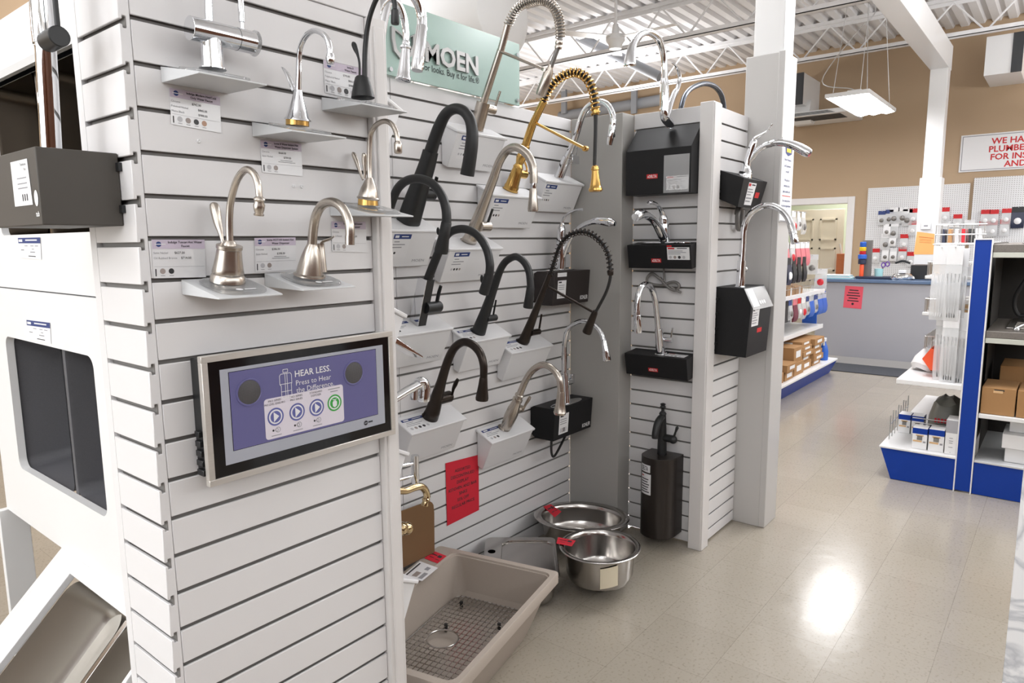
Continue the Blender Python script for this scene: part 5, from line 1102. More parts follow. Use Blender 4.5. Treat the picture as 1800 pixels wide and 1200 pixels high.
b = MB(); b.tube(smooth(tr('y', Yf-0.012, [(1172, 208, 10), (1178, 185, 11), (1184, 168, 11), (1188, 161, 11)])), 16); hd = build('valve', b, C_, t)
b = MB(); b.tube(smooth(tr('y', Yf-0.012, [(1188, 163, 9), (1193, 148, 9), (1194, 135, 8), (1191, 122, 6), (1186, 114, 5), (1181, 110, 4)])), 14, squash=0.6); build('lever', b, C_, hd)
# two low boxes
def cbox(z0, z1, xf, xb, label, y0=1.362, y1=1.692):
    t = thing('display_box', label, 'display box', ((xf+CXF)/2, (y0+y1)/2, z0))
    b = MB(); b.prism([(CXF-0.001, y0, z1+0.012), (CXF-0.001, y0, z0+0.012), (xb, y0, z0), (xf, y0, z1)], (0, y1-y0, 0)); build('body', b, M['black_box'], t, 0.0015)
    f = Face([(xf-0.0003, y1, z1), (xf-0.0003, y0, z1), (xb-0.0003, y0, z0), (xb-0.0003, y1, z0)]).flip(EYE)
    brandplate(f, t, 0.46, 0.66, 0.155, 0.17)
    build('hanger', MB().box(3.092, CXF-0.0006, y0-0.008, y0+0.002, z1-0.01, z1).box(3.092, CXF-0.0006, y0-0.008, y0+0.002, z0+0.02, z0+0.032), M['black_metal'], t)
    return t, f
t, f = cbox(1.378, 1.490, 3.000, 3.022, 'black faucet box with short chrome faucet, middle of the panel beside the pillar')
smalltag(f, t, 0.64, 0.10, 0.98, 0.62)
b = MB(); g = Face([f.p(0.64, 0.0, 0.0003), f.p(0.98, 0.0, 0.0003), f.p(0.98, 0.1, 0.0003), f.p(0.64, 0.1, 0.0003)]); g.n = f.n; g.bar(b, 0, 0.2, 0.22, 0.9, 0.0003, 0); build('header_label', b, M['red_ink'], t)
hz = lambda pts: smooth(tr('x', 3.085, pts))
b = MB(); b.tube(hz([(1166, 462, 3.5), (1167, 478, 3.5), (1168, 494, 3.5)]), 10); b.tube(hz([(1168, 494, 5), (1160, 490, 5), (1150, 482, 5), (1144, 481, 5), (1138, 488, 5), (1137, 496, 5)]), 10)
b.tube(hz([(1137, 496, 5), (1150, 500, 5), (1165, 501, 5), (1178, 496, 5), (1188, 496, 5), (1194, 502, 5), (1188, 510, 5), (1178, 507, 5), (1168, 498, 5), (1160, 488, 5)]), 10)
b.tube(hz([(1180, 504, 4), (1188, 509, 4), (1197, 514, 4)]), 10); build('supply_hose', b, M['grey_hose'], t)
Yf = 1.515; t = fau('short chrome pull-out faucet with curled spout on the middle black box', 'y', Yf, (1166, 424))
xb_ = 3.055; zb_ = 1.4965
b = MB(); b.prism([Vector((xb_+0.026*math.sin(a), Yf+0.128*math.copysign(abs(math.cos(a))**0.6, math.cos(a)), zb_-0.001)) for a in [k*math.pi/18 for k in range(36)]], (0, 0, 0.009)); build('base_plate', b, C_, t, 0.003)
b = MB(); b.tube(smooth([(Vector((xb_, Yf, zb_)), 0.026)]+tr('y', Yf, [(1167, 408, 19), (1167, 392, 17), (1166, 383, 15), (1165, 376, 8)])), 20); build('body', b, C_, t)
b = MB(); b.tube(smooth(tr('y', Yf, [(1166, 416, 18), (1160, 405, 16), (1153, 393, 14), (1145, 384, 13), (1136, 379, 13)])), 18); build('spout', b, C_, t)
b = MB(); b.tube(smooth(tr('y', Yf, [(1139, 379, 13), (1130, 376, 16), (1122, 378, 18), (1117, 382, 15)])), 18); build('spray_head', b, C_, t)
lever('y', Yf, [(1166, 380, 12), (1162, 370, 9), (1156, 361, 8), (1149, 357, 9), (1143, 356, 10), (1140, 357, 7)], C_, t)
t, f = cbox(0.850, 0.957, 2.990, 3.014, 'black faucet box with gooseneck faucet, lowest on the panel beside the pillar')
g = Face([(CXF-0.02, 1.50, 0.9668), (CXF-0.02, 1.375, 0.9668), (3.0, 1.375, 0.9590), (3.0, 1.50, 0.9590)]).flip(EYE); smalltag(g, t, 0.10, 0.25, 0.92, 0.85)
Yf = 1.52; t = fau('chrome gooseneck faucet curving left on the lowest black box', 'y', Yf, (1162, 620))
lathe_px('body', 'y', Yf, (1162, 624), (1158, 578), [(0, 22), (0.06, 22), (0.1, 17), (1, 14)], C_, t)
tube_part('spout', 'y', Yf, [(1158, 585, 11.5), (1156, 562, 11), (1152, 528, 11), (1146, 509, 11), (1136, 500, 11), (1127, 505, 11), (1122, 520, 11), (1120, 545, 11.5), (1120, 556, 12)], C_, t)
lathe_px('spray_head', 'y', Yf, (1120, 553), (1122, 584), [(0, 12), (0.05, 13), (0.9, 14.5), (1, 13)], C_, t)
b = MB(); q = on('y', Yf, 1162, 596); b.cyl(q, q+Vector((0, -0.060, 0)), 0.012); hd = build('handle', b, C_, t)
b = MB(); q2 = q+Vector((0, -0.052, 0)); b.cyl(q2, q2+Vector((0.0, -0.006, 0.06)), 0.004, n=10); build('lever', b, C_, hd)
# bronze canister with black faucet on the lower panel
t = thing('display_canister', 'dark bronze cylinder stand with black faucet on the lower slatted panel', 'display stand', (3.035, 1.50, 0.03))
cy, cx, R_ = 1.503, 3.014, 0.088
pr = [(CXF-0.002, cy+R_), (cx+0.02, cy+R_)]+[(cx+0.005-0.082*math.sin(a), cy+R_*math.cos(a)) for a in [math.pi*k/14 for k in range(1, 14)]]+[(cx+0.02, cy-R_), (CXF-0.002, cy-R_)]
build('canister', MB().prism([(a, c, 0.055) for a, c in pr], (0, 0, 0.405)), mat('dark_bronze_sleeve', (0.030, 0.024, 0.021), 0.33, 0.4), t, 0.002)
b = MB()
def canp(a, z, off=0.0008): return Vector((cx+0.005-(0.082+off)*math.sin(a), cy+(R_+off)*math.cos(a), z))
for (a0, a1, z0, z1, cm) in ((0.75, 1.50, 0.388, 0.425, 0), (0.78, 1.55, 0.275, 0.380, 0)):
    n = 8; b.cm = cm; b.add([canp(a0+(a1-a0)*i/n, z) for i in range(n+1) for z in (z0, z1)], [(2*i, 2*i+2, 2*i+3, 2*i+1) for i in range(n)])
for k, z in enumerate((0.366, 0.350, 0.337, 0.324, 0.311, 0.298, 0.286)):
    n = 6; b.cm = 2 if k == 0 else 1; a0, a1 = 0.84, (1.05 if k == 0 else 1.45-0.05*(k % 3)); b.add([canp(a0+(a1-a0)*i/n, zz, 0.0014) for i in range(n+1) for zz in (z, z+0.005)], [(2*i, 2*i+2, 2*i+3, 2*i+1) for i in range(n)])
vs, fs, wd = glyphs('DELTA', 0.01); b.cm = 1
b.add([canp(0.86+x/wd*0.5, 0.396+y*0.032, 0.0016) for x, y in vs], fs); build('label', b, [M['paper'], M['ink'], M['red_ink']], t)
t = fau('black faucet with drooping spout on top of the dark bronze cylinder', 'y', cy, (1157, 800), name='bar_faucet')
p = Vector((3.045, cy, 0.4605))
b = MB(); b.tube(smooth([(p, 0.024), (p+Vector((0, 0, 0.03)), 0.023), (p+Vector((0, 0, 0.09)), 0.021), (p+Vector((0, 0, 0.15)), 0.019), (p+Vector((0, 0, 0.195)), 0.016), (p+Vector((0, 0, 0.205)), 0.018), (p+Vector((0, 0, 0.215)), 0.012)]), 22); build('body', b, K, t)
b = MB(); b.lathe(p+Vector((0, 0, 0.21)), (0, 0, 1), [(0.008, 0), (0.008, 0.02), (0.015, 0.028), (0.010, 0.036), (0.014, 0.044), (0.006, 0.048), (0, 0.048)], 18); build('finial', b, K, t)
b = MB(); b.tube(smooth([(p+Vector((-0.002, 0, 0.185)), 0.014), (p+Vector((-0.03, -0.004, 0.19)), 0.016), (p+Vector((-0.065, -0.006, 0.17)), 0.0175), (p+Vector((-0.085, -0.006, 0.125)), 0.017), (p+Vector((-0.088, -0.006, 0.10)), 0.016)]), 18); build('spout', b, K, t)
b = MB(); b.cyl(p+Vector((0, 0, 0.085)), p+Vector((0, -0.055, 0.085)), 0.019); b.ball(p+Vector((0, -0.058, 0.083)), 0.021, 16); hd = build('handle', b, K, t)
b = MB(); q = p+Vector((-0.004, -0.062, 0.09)); b.tube([(q, 0.006), (q+Vector((-0.004, -0.012, 0.035)), 0.005), (q+Vector((-0.008, -0.022, 0.06)), 0.008), (q+Vector((-0.009, -0.024, 0.066)), 0.004)], 12); build('lever', b, K, hd)
# ------------------------------------------------------------------ two boxes on the panel next to the column
DY = 1.3119
t = thing('display_box', 'small slanted black faucet box hung high between the corner post and column', 'display box', (3.32, 1.25, 1.70))
b = MB(); b.hexa([(3.178, DY-0.001, 1.703), (3.475, DY-0.001, 1.703), (3.455, 1.215, 1.66), (3.175, 1.215, 1.66), (3.166, DY-0.001, 1.835), (3.479, DY-0.001, 1.835), (3.479, 1.187, 1.790), (3.166, 1.187, 1.790)]); build('body', b, M['black_box'], t, 0.0015)
f = Face([(3.166, 1.1866, 1.790), (3.479, 1.1866, 1.790), (3.455, 1.2146, 1.66), (3.175, 1.2146, 1.66)]).flip(EYE)
smalltag(f, t, 0.24, 0.12, 0.56, 0.90, 9, False)
b = MB(); f.bar(b, 0.62, 0.42, 0.80, 0.62, 0.0004); build('brand_plate', b, M['red_ink'], t)
build('hanger', MB().box(3.155, 3.17, DY-0.014, DY-0.0006, 1.81, 1.82).box(3.155, 3.18, DY-0.014, DY-0.0006, 1.73, 1.74), M['black_metal'], t)
b = MB(); c = on('y', 1.285, 1300, 383); pts = []
for k in range(40):
    a = k/39*2*math.pi*2.2; pts.append((c+Vector((0.034*math.cos(a+1.6), 0.012*k/39-0.006, 0.058*math.sin(a+1.6))), 0.0085))
b.tube(pts, 10); b.tube(smooth([(pts[0][0], 0.0075), (c+Vector((-0.012, 0, 0.075)), 0.0075), (Vector((3.26, 1.27, 1.68)), 0.0075)]), 10); build('supply_hose', b, M['grey_hose'], t)
Xf = 3.30; t = fau('chrome pull-out faucet with raised lever and long nose on the small slanted box', 'x', Xf, (1308, 312))
b = MB(); b.tube(smooth(tr('x', Xf, [(1309, 318, 22), (1310, 312, 22), (1311, 305, 20), (1312, 294, 14), (1316, 278, 12), (1321, 262, 13), (1325, 250, 12), (1326, 244, 7)])), 20); build('body', b, C_, t)
b = MB(); b.tube(tr('x', Xf, [(1309, 306, 20.6), (1310, 302, 20.2)]), 20); build('seal_ring', b, M['black_rubber'], t)
b = MB(); b.tube(smooth(tr('x', Xf, [(1314, 288, 8), (1322, 278, 9), (1332, 265, 10), (1345, 256, 11), (1356, 253, 11.5)])), 18); build('spout', b, C_, t)
b = MB(); b.tube(smooth(tr('x', Xf, [(1354, 253, 11), (1368, 250, 13), (1386, 252, 14), (1402, 258, 16), (1416, 266, 17), (1424, 270, 13)])), 18); build('spray_head', b, C_, t)
lever('x', Xf, [(1322, 248, 8), (1328, 243, 9), (1338, 237, 6), (1349, 230, 4), (1355, 222, 5), (1358, 218, 4)], C_, t)
t = thing('display_box', 'tall black faucet box with slanted clear label, between corner post and column', 'display box', (3.33, 1.23, 0.96))
b = MB(); zt, zm, zb2 = 1.287, 1.205, 0.962
b.prism([(3.193, DY-0.001, zb2), (3.193, 1.156, zb2-0.004), (3.193, 1.140, zm), (3.193, 1.180, zt), (3.193, DY-0.001, zt)], (3.478-3.193, 0, 0)); build('body', b, M['black_box'], t, 0.0015)
f = Face([(3.193, 1.1796, zt), (3.478, 1.1796, zt), (3.478, 1.1396, zm), (3.193, 1.1396, zm)]).flip(EYE)
b = MB(); f.bar(b, 0.02, 0.05, 0.98, 1.25, 0.0005, 0); build('clear_sleeve', b, M['clear_bag'], t)
b = MB(); f.bar(b, 0.08, 0.12, 0.36, 1.1, 0.0012, 0)
for i in range(3): f.disc(b, 0.46+0.10*i, 0.9, 0.035, 0.0012, 0)
build('leaflet', b, M['paper'], t)
f = Face([(3.193, 1.1398, zm), (3.478, 1.1398, zm), (3.478, 1.1556, zb2), (3.193, 1.1556, zb2)]).flip(EYE)
smalltag(f, t, 0.10, 0.06, 0.42, 0.42, 0, False)
b = MB(); f.bar(b, 0.40, 0.48, 0.62, 0.57, 0.0004); build('brand_plate', b, M['red_ink'], t)
b = MB()
for k in range(4): b.box(3.18, 3.195, DY-0.016, DY-0.0006, 1.225-0.072*k, 1.237-0.072*k)
build('hanger', b, M['black_metal'], t)
Xf = 3.275; t = fau('tall chrome gooseneck faucet reaching over the shop aisle on the tall black box', 'x', Xf, (1301, 502))
lathe_px('body', 'x', Xf, (1301, 505), (1304, 458), [(0, 19), (0.03, 19), (0.06, 15.5), (1, 15)], C_, t)
tube_part('spout', 'x', Xf, [(1304, 462, 11.5), (1306, 430, 11), (1307, 408, 11), (1311, 390, 11), (1321, 374, 11), (1336, 364, 11), (1353, 361, 11), (1370, 367, 11), (1383, 380, 11), (1391, 396, 11.5)], C_, t)
lathe_px('spray_head', 'x', Xf, (1390, 393), (1398, 428), [(0, 11), (0.05, 13), (0.9, 14), (1, 12)], C_, t)
b = MB(); q = on('x', Xf, 1303, 474); b.cyl(q, q+Vector((0.05, 0, 0)), 0.011); b.ball(q+Vector((0.05, 0, 0)), 0.013, 12); build('handle', b, C_, t)
# dark arched spout behind the corner, on a shelf at the back of the display
t = thing('kitchen_faucet', 'dark grey arched faucet tube rising behind the corner post', 'faucet', (3.75, 1.62, 2.0))
b = MB(); b.tube(smooth(tr('y', 1.62, [(1192, 290, 9), (1194, 215, 9), (1200, 178, 9), (1210, 160, 9), (1224, 151, 9), (1240, 147, 9), (1256, 152, 9), (1267, 165, 9), (1272, 185, 9), (1274, 215, 9)])), 18); build('spout', b, mat('gunmetal', (0.10, 0.11, 0.13), 0.25, 0.9), t)
b = MB(); c = on('y', 1.62, 1192, 290); b.cyl(c-Vector((0, 0, 0.12)), c, 0.028); build('body', b, M['black_metal'], t)
b = MB(); b.box(3.16, 3.5, 1.40, 1.90, 1.80, c.z-0.12); b2 = solo('display_block', b, M['black_box'], 'black display block behind the corner panel tops', 'display block')
# ------------------------------------------------------------------ vertical sign on the near column
q = [(3.532, CY0-0.006, 2.005), (3.712, CY0-0.006, 2.005), (3.712, CY0-0.006, 1.598), (3.532, CY0-0.006, 1.598)]
t = thing('shop_sign', 'narrow white sign about plumbers and carpenters on the near column', 'sign', (3.62, CY0, 1.6))
build('board', MB().box(3.532, 3.712, CY0-0.006, CY0-0.001, 1.598, 2.005), M['paper'], t, 0.001)
f = Face(q).flip(EYE); b = MB()
def vv(py): 
    z = on('y', CY0-0.006, 1385, py).z; return (2.005-z)/(2.005-1.598)
for s, py in (('Other Plumbers', 283), ('and Carpenters', 294), ('on staff', 304), ('We also do', 319), ('electrical, tile,', 329), ('glass, marble, etc.', 339), ('See a sales person', 355), ('to book an appointment', 364), ('today!', 372)): f.text(b, s, 0.5, vv(py), 0.028, 'c', 0.0006, 0, 0.012, 0.80)
f.bar(b, 0.14, vv(344.5), 0.86, vv(345.8), 0.0006, 1)
f.bar(b, 0.04, 0.985, 0.96, 0.993, 0.0006, 2); f.bar(b, 0.1, 0.035, 0.95, 0.042, 0.0006, 2)
f.poly(b, [(0.22, 0.10), (0.85, 0.10), (0.80, 0.175), (0.5, 0.205), (0.28, 0.175)], 0.0006, 3); f.bar(b, 0.36, 0.115, 0.74, 0.16, 0.001, 4)
build('lettering', b, [M['navy_ink'], M['red_ink'], M['ink'], M['navy_ink'], M['yellow_plastic']], t)
# ------------------------------------------------------------------ sinks on the floor
# stone drop-in sink, turned by 12.5 degrees
UA = math.radians(12.5); U_ = Vector((math.cos(UA), math.sin(UA), 0)); W_ = Vector((math.sin(UA), -math.cos(UA), 0))
SL_, SD_, SH_ = 0.80, 0.555, 0.232; C0 = Vector((2.09, 1.455, 0))-U_*SL_/2-W_*SD_/2
def sk(u, v, z): return C0+U_*u+W_*v+Vector((0, 0, z))
def rrect(cu, cv, L, D, r, z, n=6):
    o = []
    for (a, c, q) in ((cu+L/2-r, cv+D/2-r, 0), (cu-L/2+r, cv+D/2-r, 1), (cu-L/2+r, cv-D/2+r, 2), (cu+L/2-r, cv-D/2+r, 3)):
        for k in range(n+1):
            t = (q+k/n)*math.pi/2; o.append(sk(a+r*math.cos(t), c+r*math.sin(t), z))
    return o
t = thing('stone_sink', 'beige composite stone sink lying on the floor with a wire rack inside', 'sink', (C0.x, C0.y, 0))
# outer skin, rim, inner basin (ledge for taps along the wall side)
IC, IL, ID = 0.045, SL_-0.075, SD_-0.125
b = MB()
b.loft([rrect(0.0, 0.03, SL_-0.20, SD_-0.24, 0.05, 0.0), rrect(0, 0.015, SL_-0.15, SD_-0.17, 0.05, 0.05), rrect(0, 0.0, SL_-0.05, SD_-0.05, 0.04, SH_-0.045), rrect(0, 0, SL_, SD_, 0.018, SH_-0.04), rrect(0, 0, SL_, SD_, 0.018, SH_-0.004), rrect(0, 0, SL_-0.006, SD_-0.006, 0.016, SH_),
        rrect(0, IC-0.012, IL+0.016, ID+0.016, 0.03, SH_), rrect(0, IC-0.012, IL+0.010, ID+0.010, 0.03, SH_-0.007), rrect(0, IC-0.008, IL, ID, 0.03, SH_-0.008), rrect(0, 0.030, IL-0.03, ID-0.05, 0.045, SH_*0.55), rrect(0, 0.016, IL-0.055, ID-0.09, 0.05, 0.065), rrect(0, 0.014, IL-0.11, ID-0.15, 0.04, 0.052)])
build('bowl', b, M['stone'], t, ang=40)
b = MB(); b.lathe(sk(-0.05, -0.245, SH_+0.0004), (0, 0, 1), [(0.0, 0.0), (0.019, 0.0)], 24); b.add([sk(-0.05+0.019*math.cos(a), -0.245+0.019*math.sin(a), SH_+0.0006) for a in [k*0.2618 for k in range(24)]], [list(range(24))]); build('tap_hole', b, M['black_rubber'], t)
b = MB(); b.lathe(sk(0.02, -0.027, 0.0525), (0, 0, 1), [(0.058, 0.0), (0.055, 0.002), (0.045, 0.0015), (0.03, -0.004), (0.0, -0.004)], 28); build('drain', b, M['stone'], t)
# wire rack
RC_ = 0.008
g = thing('sink_rack', 'stainless wire rack with round opening in the bottom of the stone sink', 'rack', tuple(sk(0, RC_, 0.05)))
gz = 0.076; gl, gd = IL-0.085, 0.30; DC = (0.02, -0.027); DR = 0.058; RC = 0.008
b = MB()
n = 24
for k in range(1, n):
    u = -gl/2+gl*k/n
    segs = [(-gd/2, gd/2)]
    if abs(u-DC[0]) < DR:
        h = math.sqrt(DR**2-(u-DC[0])**2); segs = [(-gd/2, DC[1]-RC-h), (DC[1]-RC+h, gd/2)]
    for a, c in segs: b.cyl(sk(u, RC+a, gz), sk(u, RC+c, gz), 0.0018, n=6)
n = 15
for k in range(1, n):
    v = -gd/2+gd*k/n; d = abs(v+RC-DC[1]); segs = [(-gl/2, gl/2)]
    if d < DR:
        h = math.sqrt(DR**2-d**2); segs = [(-gl/2, DC[0]-h), (DC[0]+h, gl/2)]
    for a, c in segs: b.cyl(sk(a, RC+v, gz+0.003), sk(c, RC+v, gz+0.003), 0.0018, n=6)
build('wires', b, M['steel'], g)
b = MB(); ring = []
for (a, c, q) in ((gl/2-0.04, gd/2-0.04, 0), (-gl/2+0.04, gd/2-0.04, 1), (-gl/2+0.04, -gd/2+0.04, 2), (gl/2-0.04, -gd/2+0.04, 3)):
    for k in range(7):
        tt = (q+k/6)*math.pi/2; ring.append((sk(a+0.04*math.cos(tt), RC+c+0.04*math.sin(tt), gz), 0.003))
b.tube(ring+[ring[0]], 8); build('rim_wire', b, M['steel'], g)
b = MB(); b.tube([(sk(DC[0]+DR*math.cos(k*math.pi/16), DC[1]+DR*math.sin(k*math.pi/16), gz+0.002), 0.003) for k in range(33)], 8); build('opening_ring', b, M['steel'], g)
for (a, c) in ((gl*0.42, -gd*0.34), (gl*0.16, -gd*0.24), (-gl*0.42, -gd*0.34), (gl*0.3, gd*0.36), (-gl*0.42, gd*0.36)):
    b = MB(); b.cyl(sk(a, RC+c, 0.0555), sk(a, RC+c, gz+0.008), 0.007, n=12); build('rubber_foot', b, M['black_rubber'], g)
def flatcard(name, label, cat, pts, mt, prints, mats, z=0.0008):
    return card(name, label, cat, [Vector(p) for p in pts], EYE, mt, prints, mats, 0.0006)
def onrim(px, py, z=SH_+0.0008): return on('z', z, px, py)
def redtag(f, m):
    f.text(m, 'SALE', 0.5, 0.52, 0.34, 'c', 0.0004, 0, 0.0, 0.8); f.bar(m, 0.3, 0.68, 0.7, 0.76, 0.0004, 0)
def hand(f, m):
    for (a, v, c, w_) in ((0.12, 0.28, 0.55, 0.42), (0.6, 0.2, 0.85, 0.5), (0.2, 0.62, 0.5, 0.72), (0.62, 0.66, 0.9, 0.76)): f.bar(m, a, v, c, w_-0.05, 0.0004, 0)
flatcard('price_sticker', 'red handwritten price sticker beside the tap hole of the stone sink', 'sticker', [onrim(760, 967), onrim(785, 977), onrim(769, 990), onrim(746, 981)], M['red_paper'], hand, [M['ink']])
flatcard('product_card', 'white product card with small photo on the rim of the stone sink', 'card', [onrim(738, 986, 0.238), onrim(770, 998, 0.238), onrim(742, 1021, 0.238), onrim(706, 1013, 0.238)], M['paper'], lambda f, m: (f.bar(m, 0.55, 0.15, 0.75, 0.35, 0.0004, 7), f.bar(m, 0.35, 0.55, 0.6, 0.85, 0.0004, 4), f.bar(m, 0.08, 0.1, 0.16, 0.9, 0.0004, 0), f.bar(m, 0.7, 0.5, 0.9, 0.9, 0.0004, 7)), CARDM)
# brown board leaning on the panel behind the sink
q = [on('y', 1.955, *p) for p in ((690, 912), (765, 885), (778, 898), (777, 955), (704, 1006), (690, 1014))]
bt = Vector((1.60, 1.955, 0)); z_ = lambda p: p
pts = [Vector((1.50, 2.012, 0.475)), Vector((1.86, 2.012, 0.463))]
cx_, rr = 1.86, 0.035
poly = [(1.50, 0.235), (1.905, 0.235), (1.917, 0.40)]+[(1.917-rr+rr*math.cos(a), 0.425+rr*math.sin(a)) for a in (0.3, 0.7, 1.1, 1.4)]+[(1.50, 0.472)]
lean = lambda x, z: Vector((x, 1.958+(z-0.235)*0.05, z))
b = MB(); b.prism([lean(x, z) for x, z in poly], (0, 0.010, -0.003)); solo('brown_board', b, M['cardboard_dark'], 'brown hardboard piece with rounded corner standing behind the stone sink', 'board', None, 0.0015)
# small rectangular bar sink turned by about 52 degrees
BA = math.radians(-52); bu = Vector((math.cos(BA), math.sin(BA), 0)); bv = Vector((-math.sin(BA), math.cos(BA), 0)); bc = Vector((2.345, 1.79, 0)); bu_len, bv_len = 0.325, 0.40
bc = Vector((2.488, 1.756, 0))-bu*bu_len/2-bv*bv_len/2+Vector((0.0, 0.0, 0))
def bk(u, v, z): return bc+bu*u+bv*v+Vector((0, 0, z))
def br_(L, D, r, z, cu=0, cv=0, n=6):
    o = []
    for (a, c, q) in ((cu+L/2-r, cv+D/2-r, 0), (cu-L/2+r, cv+D/2-r, 1), (cu-L/2+r, cv-D/2+r, 2), (cu+L/2-r, cv-D/2+r, 3)):
        for k in range(n+1):
            tt = (q+k/n)*math.pi/2; o.append(bk(a+r*math.cos(tt), c+r*math.sin(tt), z))
    return o
t = thing('bar_sink', 'small rectangular stainless sink between the stone sink and the round sinks', 'sink', (bc.x, bc.y, 0))
zr = 0.150; b = MB()
b.loft([br_(0.228, 0.325, 0.05, zr-0.006, 0.032, 0), br_(0.318, 0.392, 0.03, zr-0.006), br_(bu_len, bv_len, 0.032, zr-0.003), br_(bu_len-0.006, bv_len-0.006, 0.03, zr+0.002), br_(0.234, 0.335, 0.055, zr+0.001, 0.032, 0), br_(0.228, 0.329, 0.052, zr-0.008, 0.032, 0), br_(0.21, 0.31, 0.052, 0.03, 0.032, 0), br_(0.175, 0.275, 0.05, 0.010, 0.032, 0), br_(0.09, 0.19, 0.05, 0.006, 0.032, 0)])
build('bowl', b, M['steel'], t, ang=40)
b = MB(); b.loft([br_(0.1, 0.2, 0.05, 0.0, 0.032, 0), br_(0.19, 0.29, 0.05, 0.005, 0.032, 0), br_(0.218, 0.318, 0.052, 0.03, 0.032, 0), br_(0.234, 0.335, 0.052, zr-0.008, 0.032, 0)], True, False); build('outer_shell', b, M['steel'], t, ang=40)
b = MB()
for k in (-0.07, 0.05): b.lathe(bk(-0.128, k, zr+0.0028), (0, 0, 1), [(0.0, 0.0), (0.017, 0.0)], 20)
build('tap_hole', b, M['black_rubber'], t)
def roundsink(label, c, ru, rv, ang_, z, rim, tilt=Vector((0, 0, 1)), feet=True, sticker=None):
    a_ = math.radians(ang_); e1 = Vector((math.cos(a_), math.sin(a_), 0)); e2 = Vector((-math.sin(a_), math.cos(a_), 0))
    t = thing('round_sink', label, 'sink', (c[0], c[1], 0))
    def ring(k, zz, n=48): return [Vector((c[0], c[1], zz))+e1*((ru+k)*math.cos(2*math.pi*i/n))+e2*((rv+k)*math.sin(2*math.pi*i/n)) for i in range(n)]
    b = MB(); z0 = 0.034
    b.loft([ring(-ru*0.75, z0+0.004), ring(-0.085, z0+0.006), ring(-rim-0.022, z0+0.022), ring(-rim-0.010, z0+0.05), ring(-rim-0.004, z-0.012), ring(-rim-0.002, z-0.006), ring(-0.003, z-0.003), ring(0, z), ring(-0.003, z+0.003), ring(-rim*0.5, z+0.0035), ring(-rim+0.001, z+0.002), ring(-rim-0.003, z-0.002), ring(-rim-0.007, z-0.02), ring(-rim-0.014, z0+0.055), ring(-rim-0.028, z0+0.026), ring(-rim-0.06, z0+0.012), ring(-ru*0.75, z0+0.010)], True, True)
    build('bowl', b, M['steel'], t, ang=45)
    b = MB(); b.lathe((c[0], c[1], 0.0), (0, 0, 1), [(0.036, 0.0), (0.040, 0.012), (0.040, 0.037), (0.0, 0.037)], 24); build('drain_fitting', b, M['black_rubber'], t)
    b = MB(); b.lathe((c[0], c[1], 0.0445), (0, 0, 1), [(0.045, 0.0), (0.043, 0.002), (0.03, 0.0005), (0, 0.0005)], 24); build('strainer', b, M['steel'], t)
    return t, e1, e2
t, e1, e2 = roundsink('deep round stainless sink with cream note stuck on its side, nearest the aisle', (2.452, 1.495), 0.180, 0.176, 0, 0.196, 0.022)
dirv = Vector((EYE.x-2.452, EYE.y-1.495, 0)).normalized(); side = Vector((-dirv.y, dirv.x, 0))
b = MB(); R = 0.1775-0.024
a0, a1 = 0.02, 0.52
def rp(a, z, o=0.001): return Vector((2.452, 1.495, z))+(dirv*math.cos(a)+side*math.sin(a))*(R+o)
n = 8
b.add([rp(a0+(a1-a0)*i/n, zz+(i/n)*0.012) for i in range(n+1) for zz in (0.074, 0.163)], [(2*i, 2*i+2, 2*i+3, 2*i+1) for i in range(n)])
build('paper_note', b, mat('cream_paper', srgb(222, 212, 188), 0.7), t)
roundsink('wide oval stainless sink at the back by the grey pillar foot', (2.735, 1.775), 0.235, 0.190, -62, 0.168, 0.036)
flatcard('price_sticker', 'red handwritten price sticker on the rim of the wide oval sink', 'sticker', [on('z', 0.172, 955, 890), on('z', 0.172, 968, 886), on('z', 0.173, 987, 899), on('z', 0.173, 975, 909)], M['red_paper'], hand, [M['ink']])
flatcard('price_sticker', 'red handwritten price sticker on the rim of the deep round sink', 'sticker', [on('z', 0.202, 981, 944), on('z', 0.202, 1012, 950), on('z', 0.202, 1005, 960), on('z', 0.202, 978, 955)], M['red_paper'], hand, [M['ink']])
# marble panel at the right edge
solo('marble_panel', MB().box(1.86, 1.885, -0.75, 0.042, 0.0, 1.18), M['marble'], 'white marble panel standing at the right edge', 'panel', None, 0.002)
# ------------------------------------------------------------------ service counter, mat and notices at the far end
ORD = ['first', 'second', 'third', 'fourth', 'fifth', 'sixth', 'seventh', 'eighth', 'ninth', 'tenth', 'eleventh', 'twelfth']
KX = 9.05
t = thing('service_counter', 'long grey service counter with dark top and pale base at the end of the aisle', 'counter', (9.35, 0.8, 0))
build('front', MB().box(KX, KX+0.55, -1.6, 2.42, 0.09, 0.995), M['counter_grey'], t, 0.002)
build('base_strip', MB().box(KX+0.0, KX+0.5, -1.6, 2.42, 0.0, 0.09), M['column_grey'], t, 0.002)
b = MB(); b.box(KX-0.03, KX+0.60, -1.6, 2.45, 0.997, 1.034); build('top', b, M['counter_top'], t, 0.004)
solo('floor_mat', MB().box(8.47, KX-0.02, 0.9, 2.16, 0.0005, 0.010), M['mat_dark'], 'dark grey entrance mat on the floor in front of the counter', 'mat', None, 0.003)
def notice2(n):
    def pr(f, m):
        for i in range(n): f.bar(m, 0.25-0.06*(i % 3), 0.16+0.12*i, 0.75+0.06*(i % 3), 0.205+0.12*i, 0.001, 0)
        f.disc(m, 0.5, 0.80, 0.07, 0.001, 0)
    return pr
card('paper_notice', 'pink paper notice taped to the front of the grey counter', 'notice', [on('x', KX-0.001, *p) for p in ((1486, 502), (1518, 504), (1514, 543), (1482, 540))], EYE, M['pink_paper'], notice2(5), [M['ink']], 0.001)
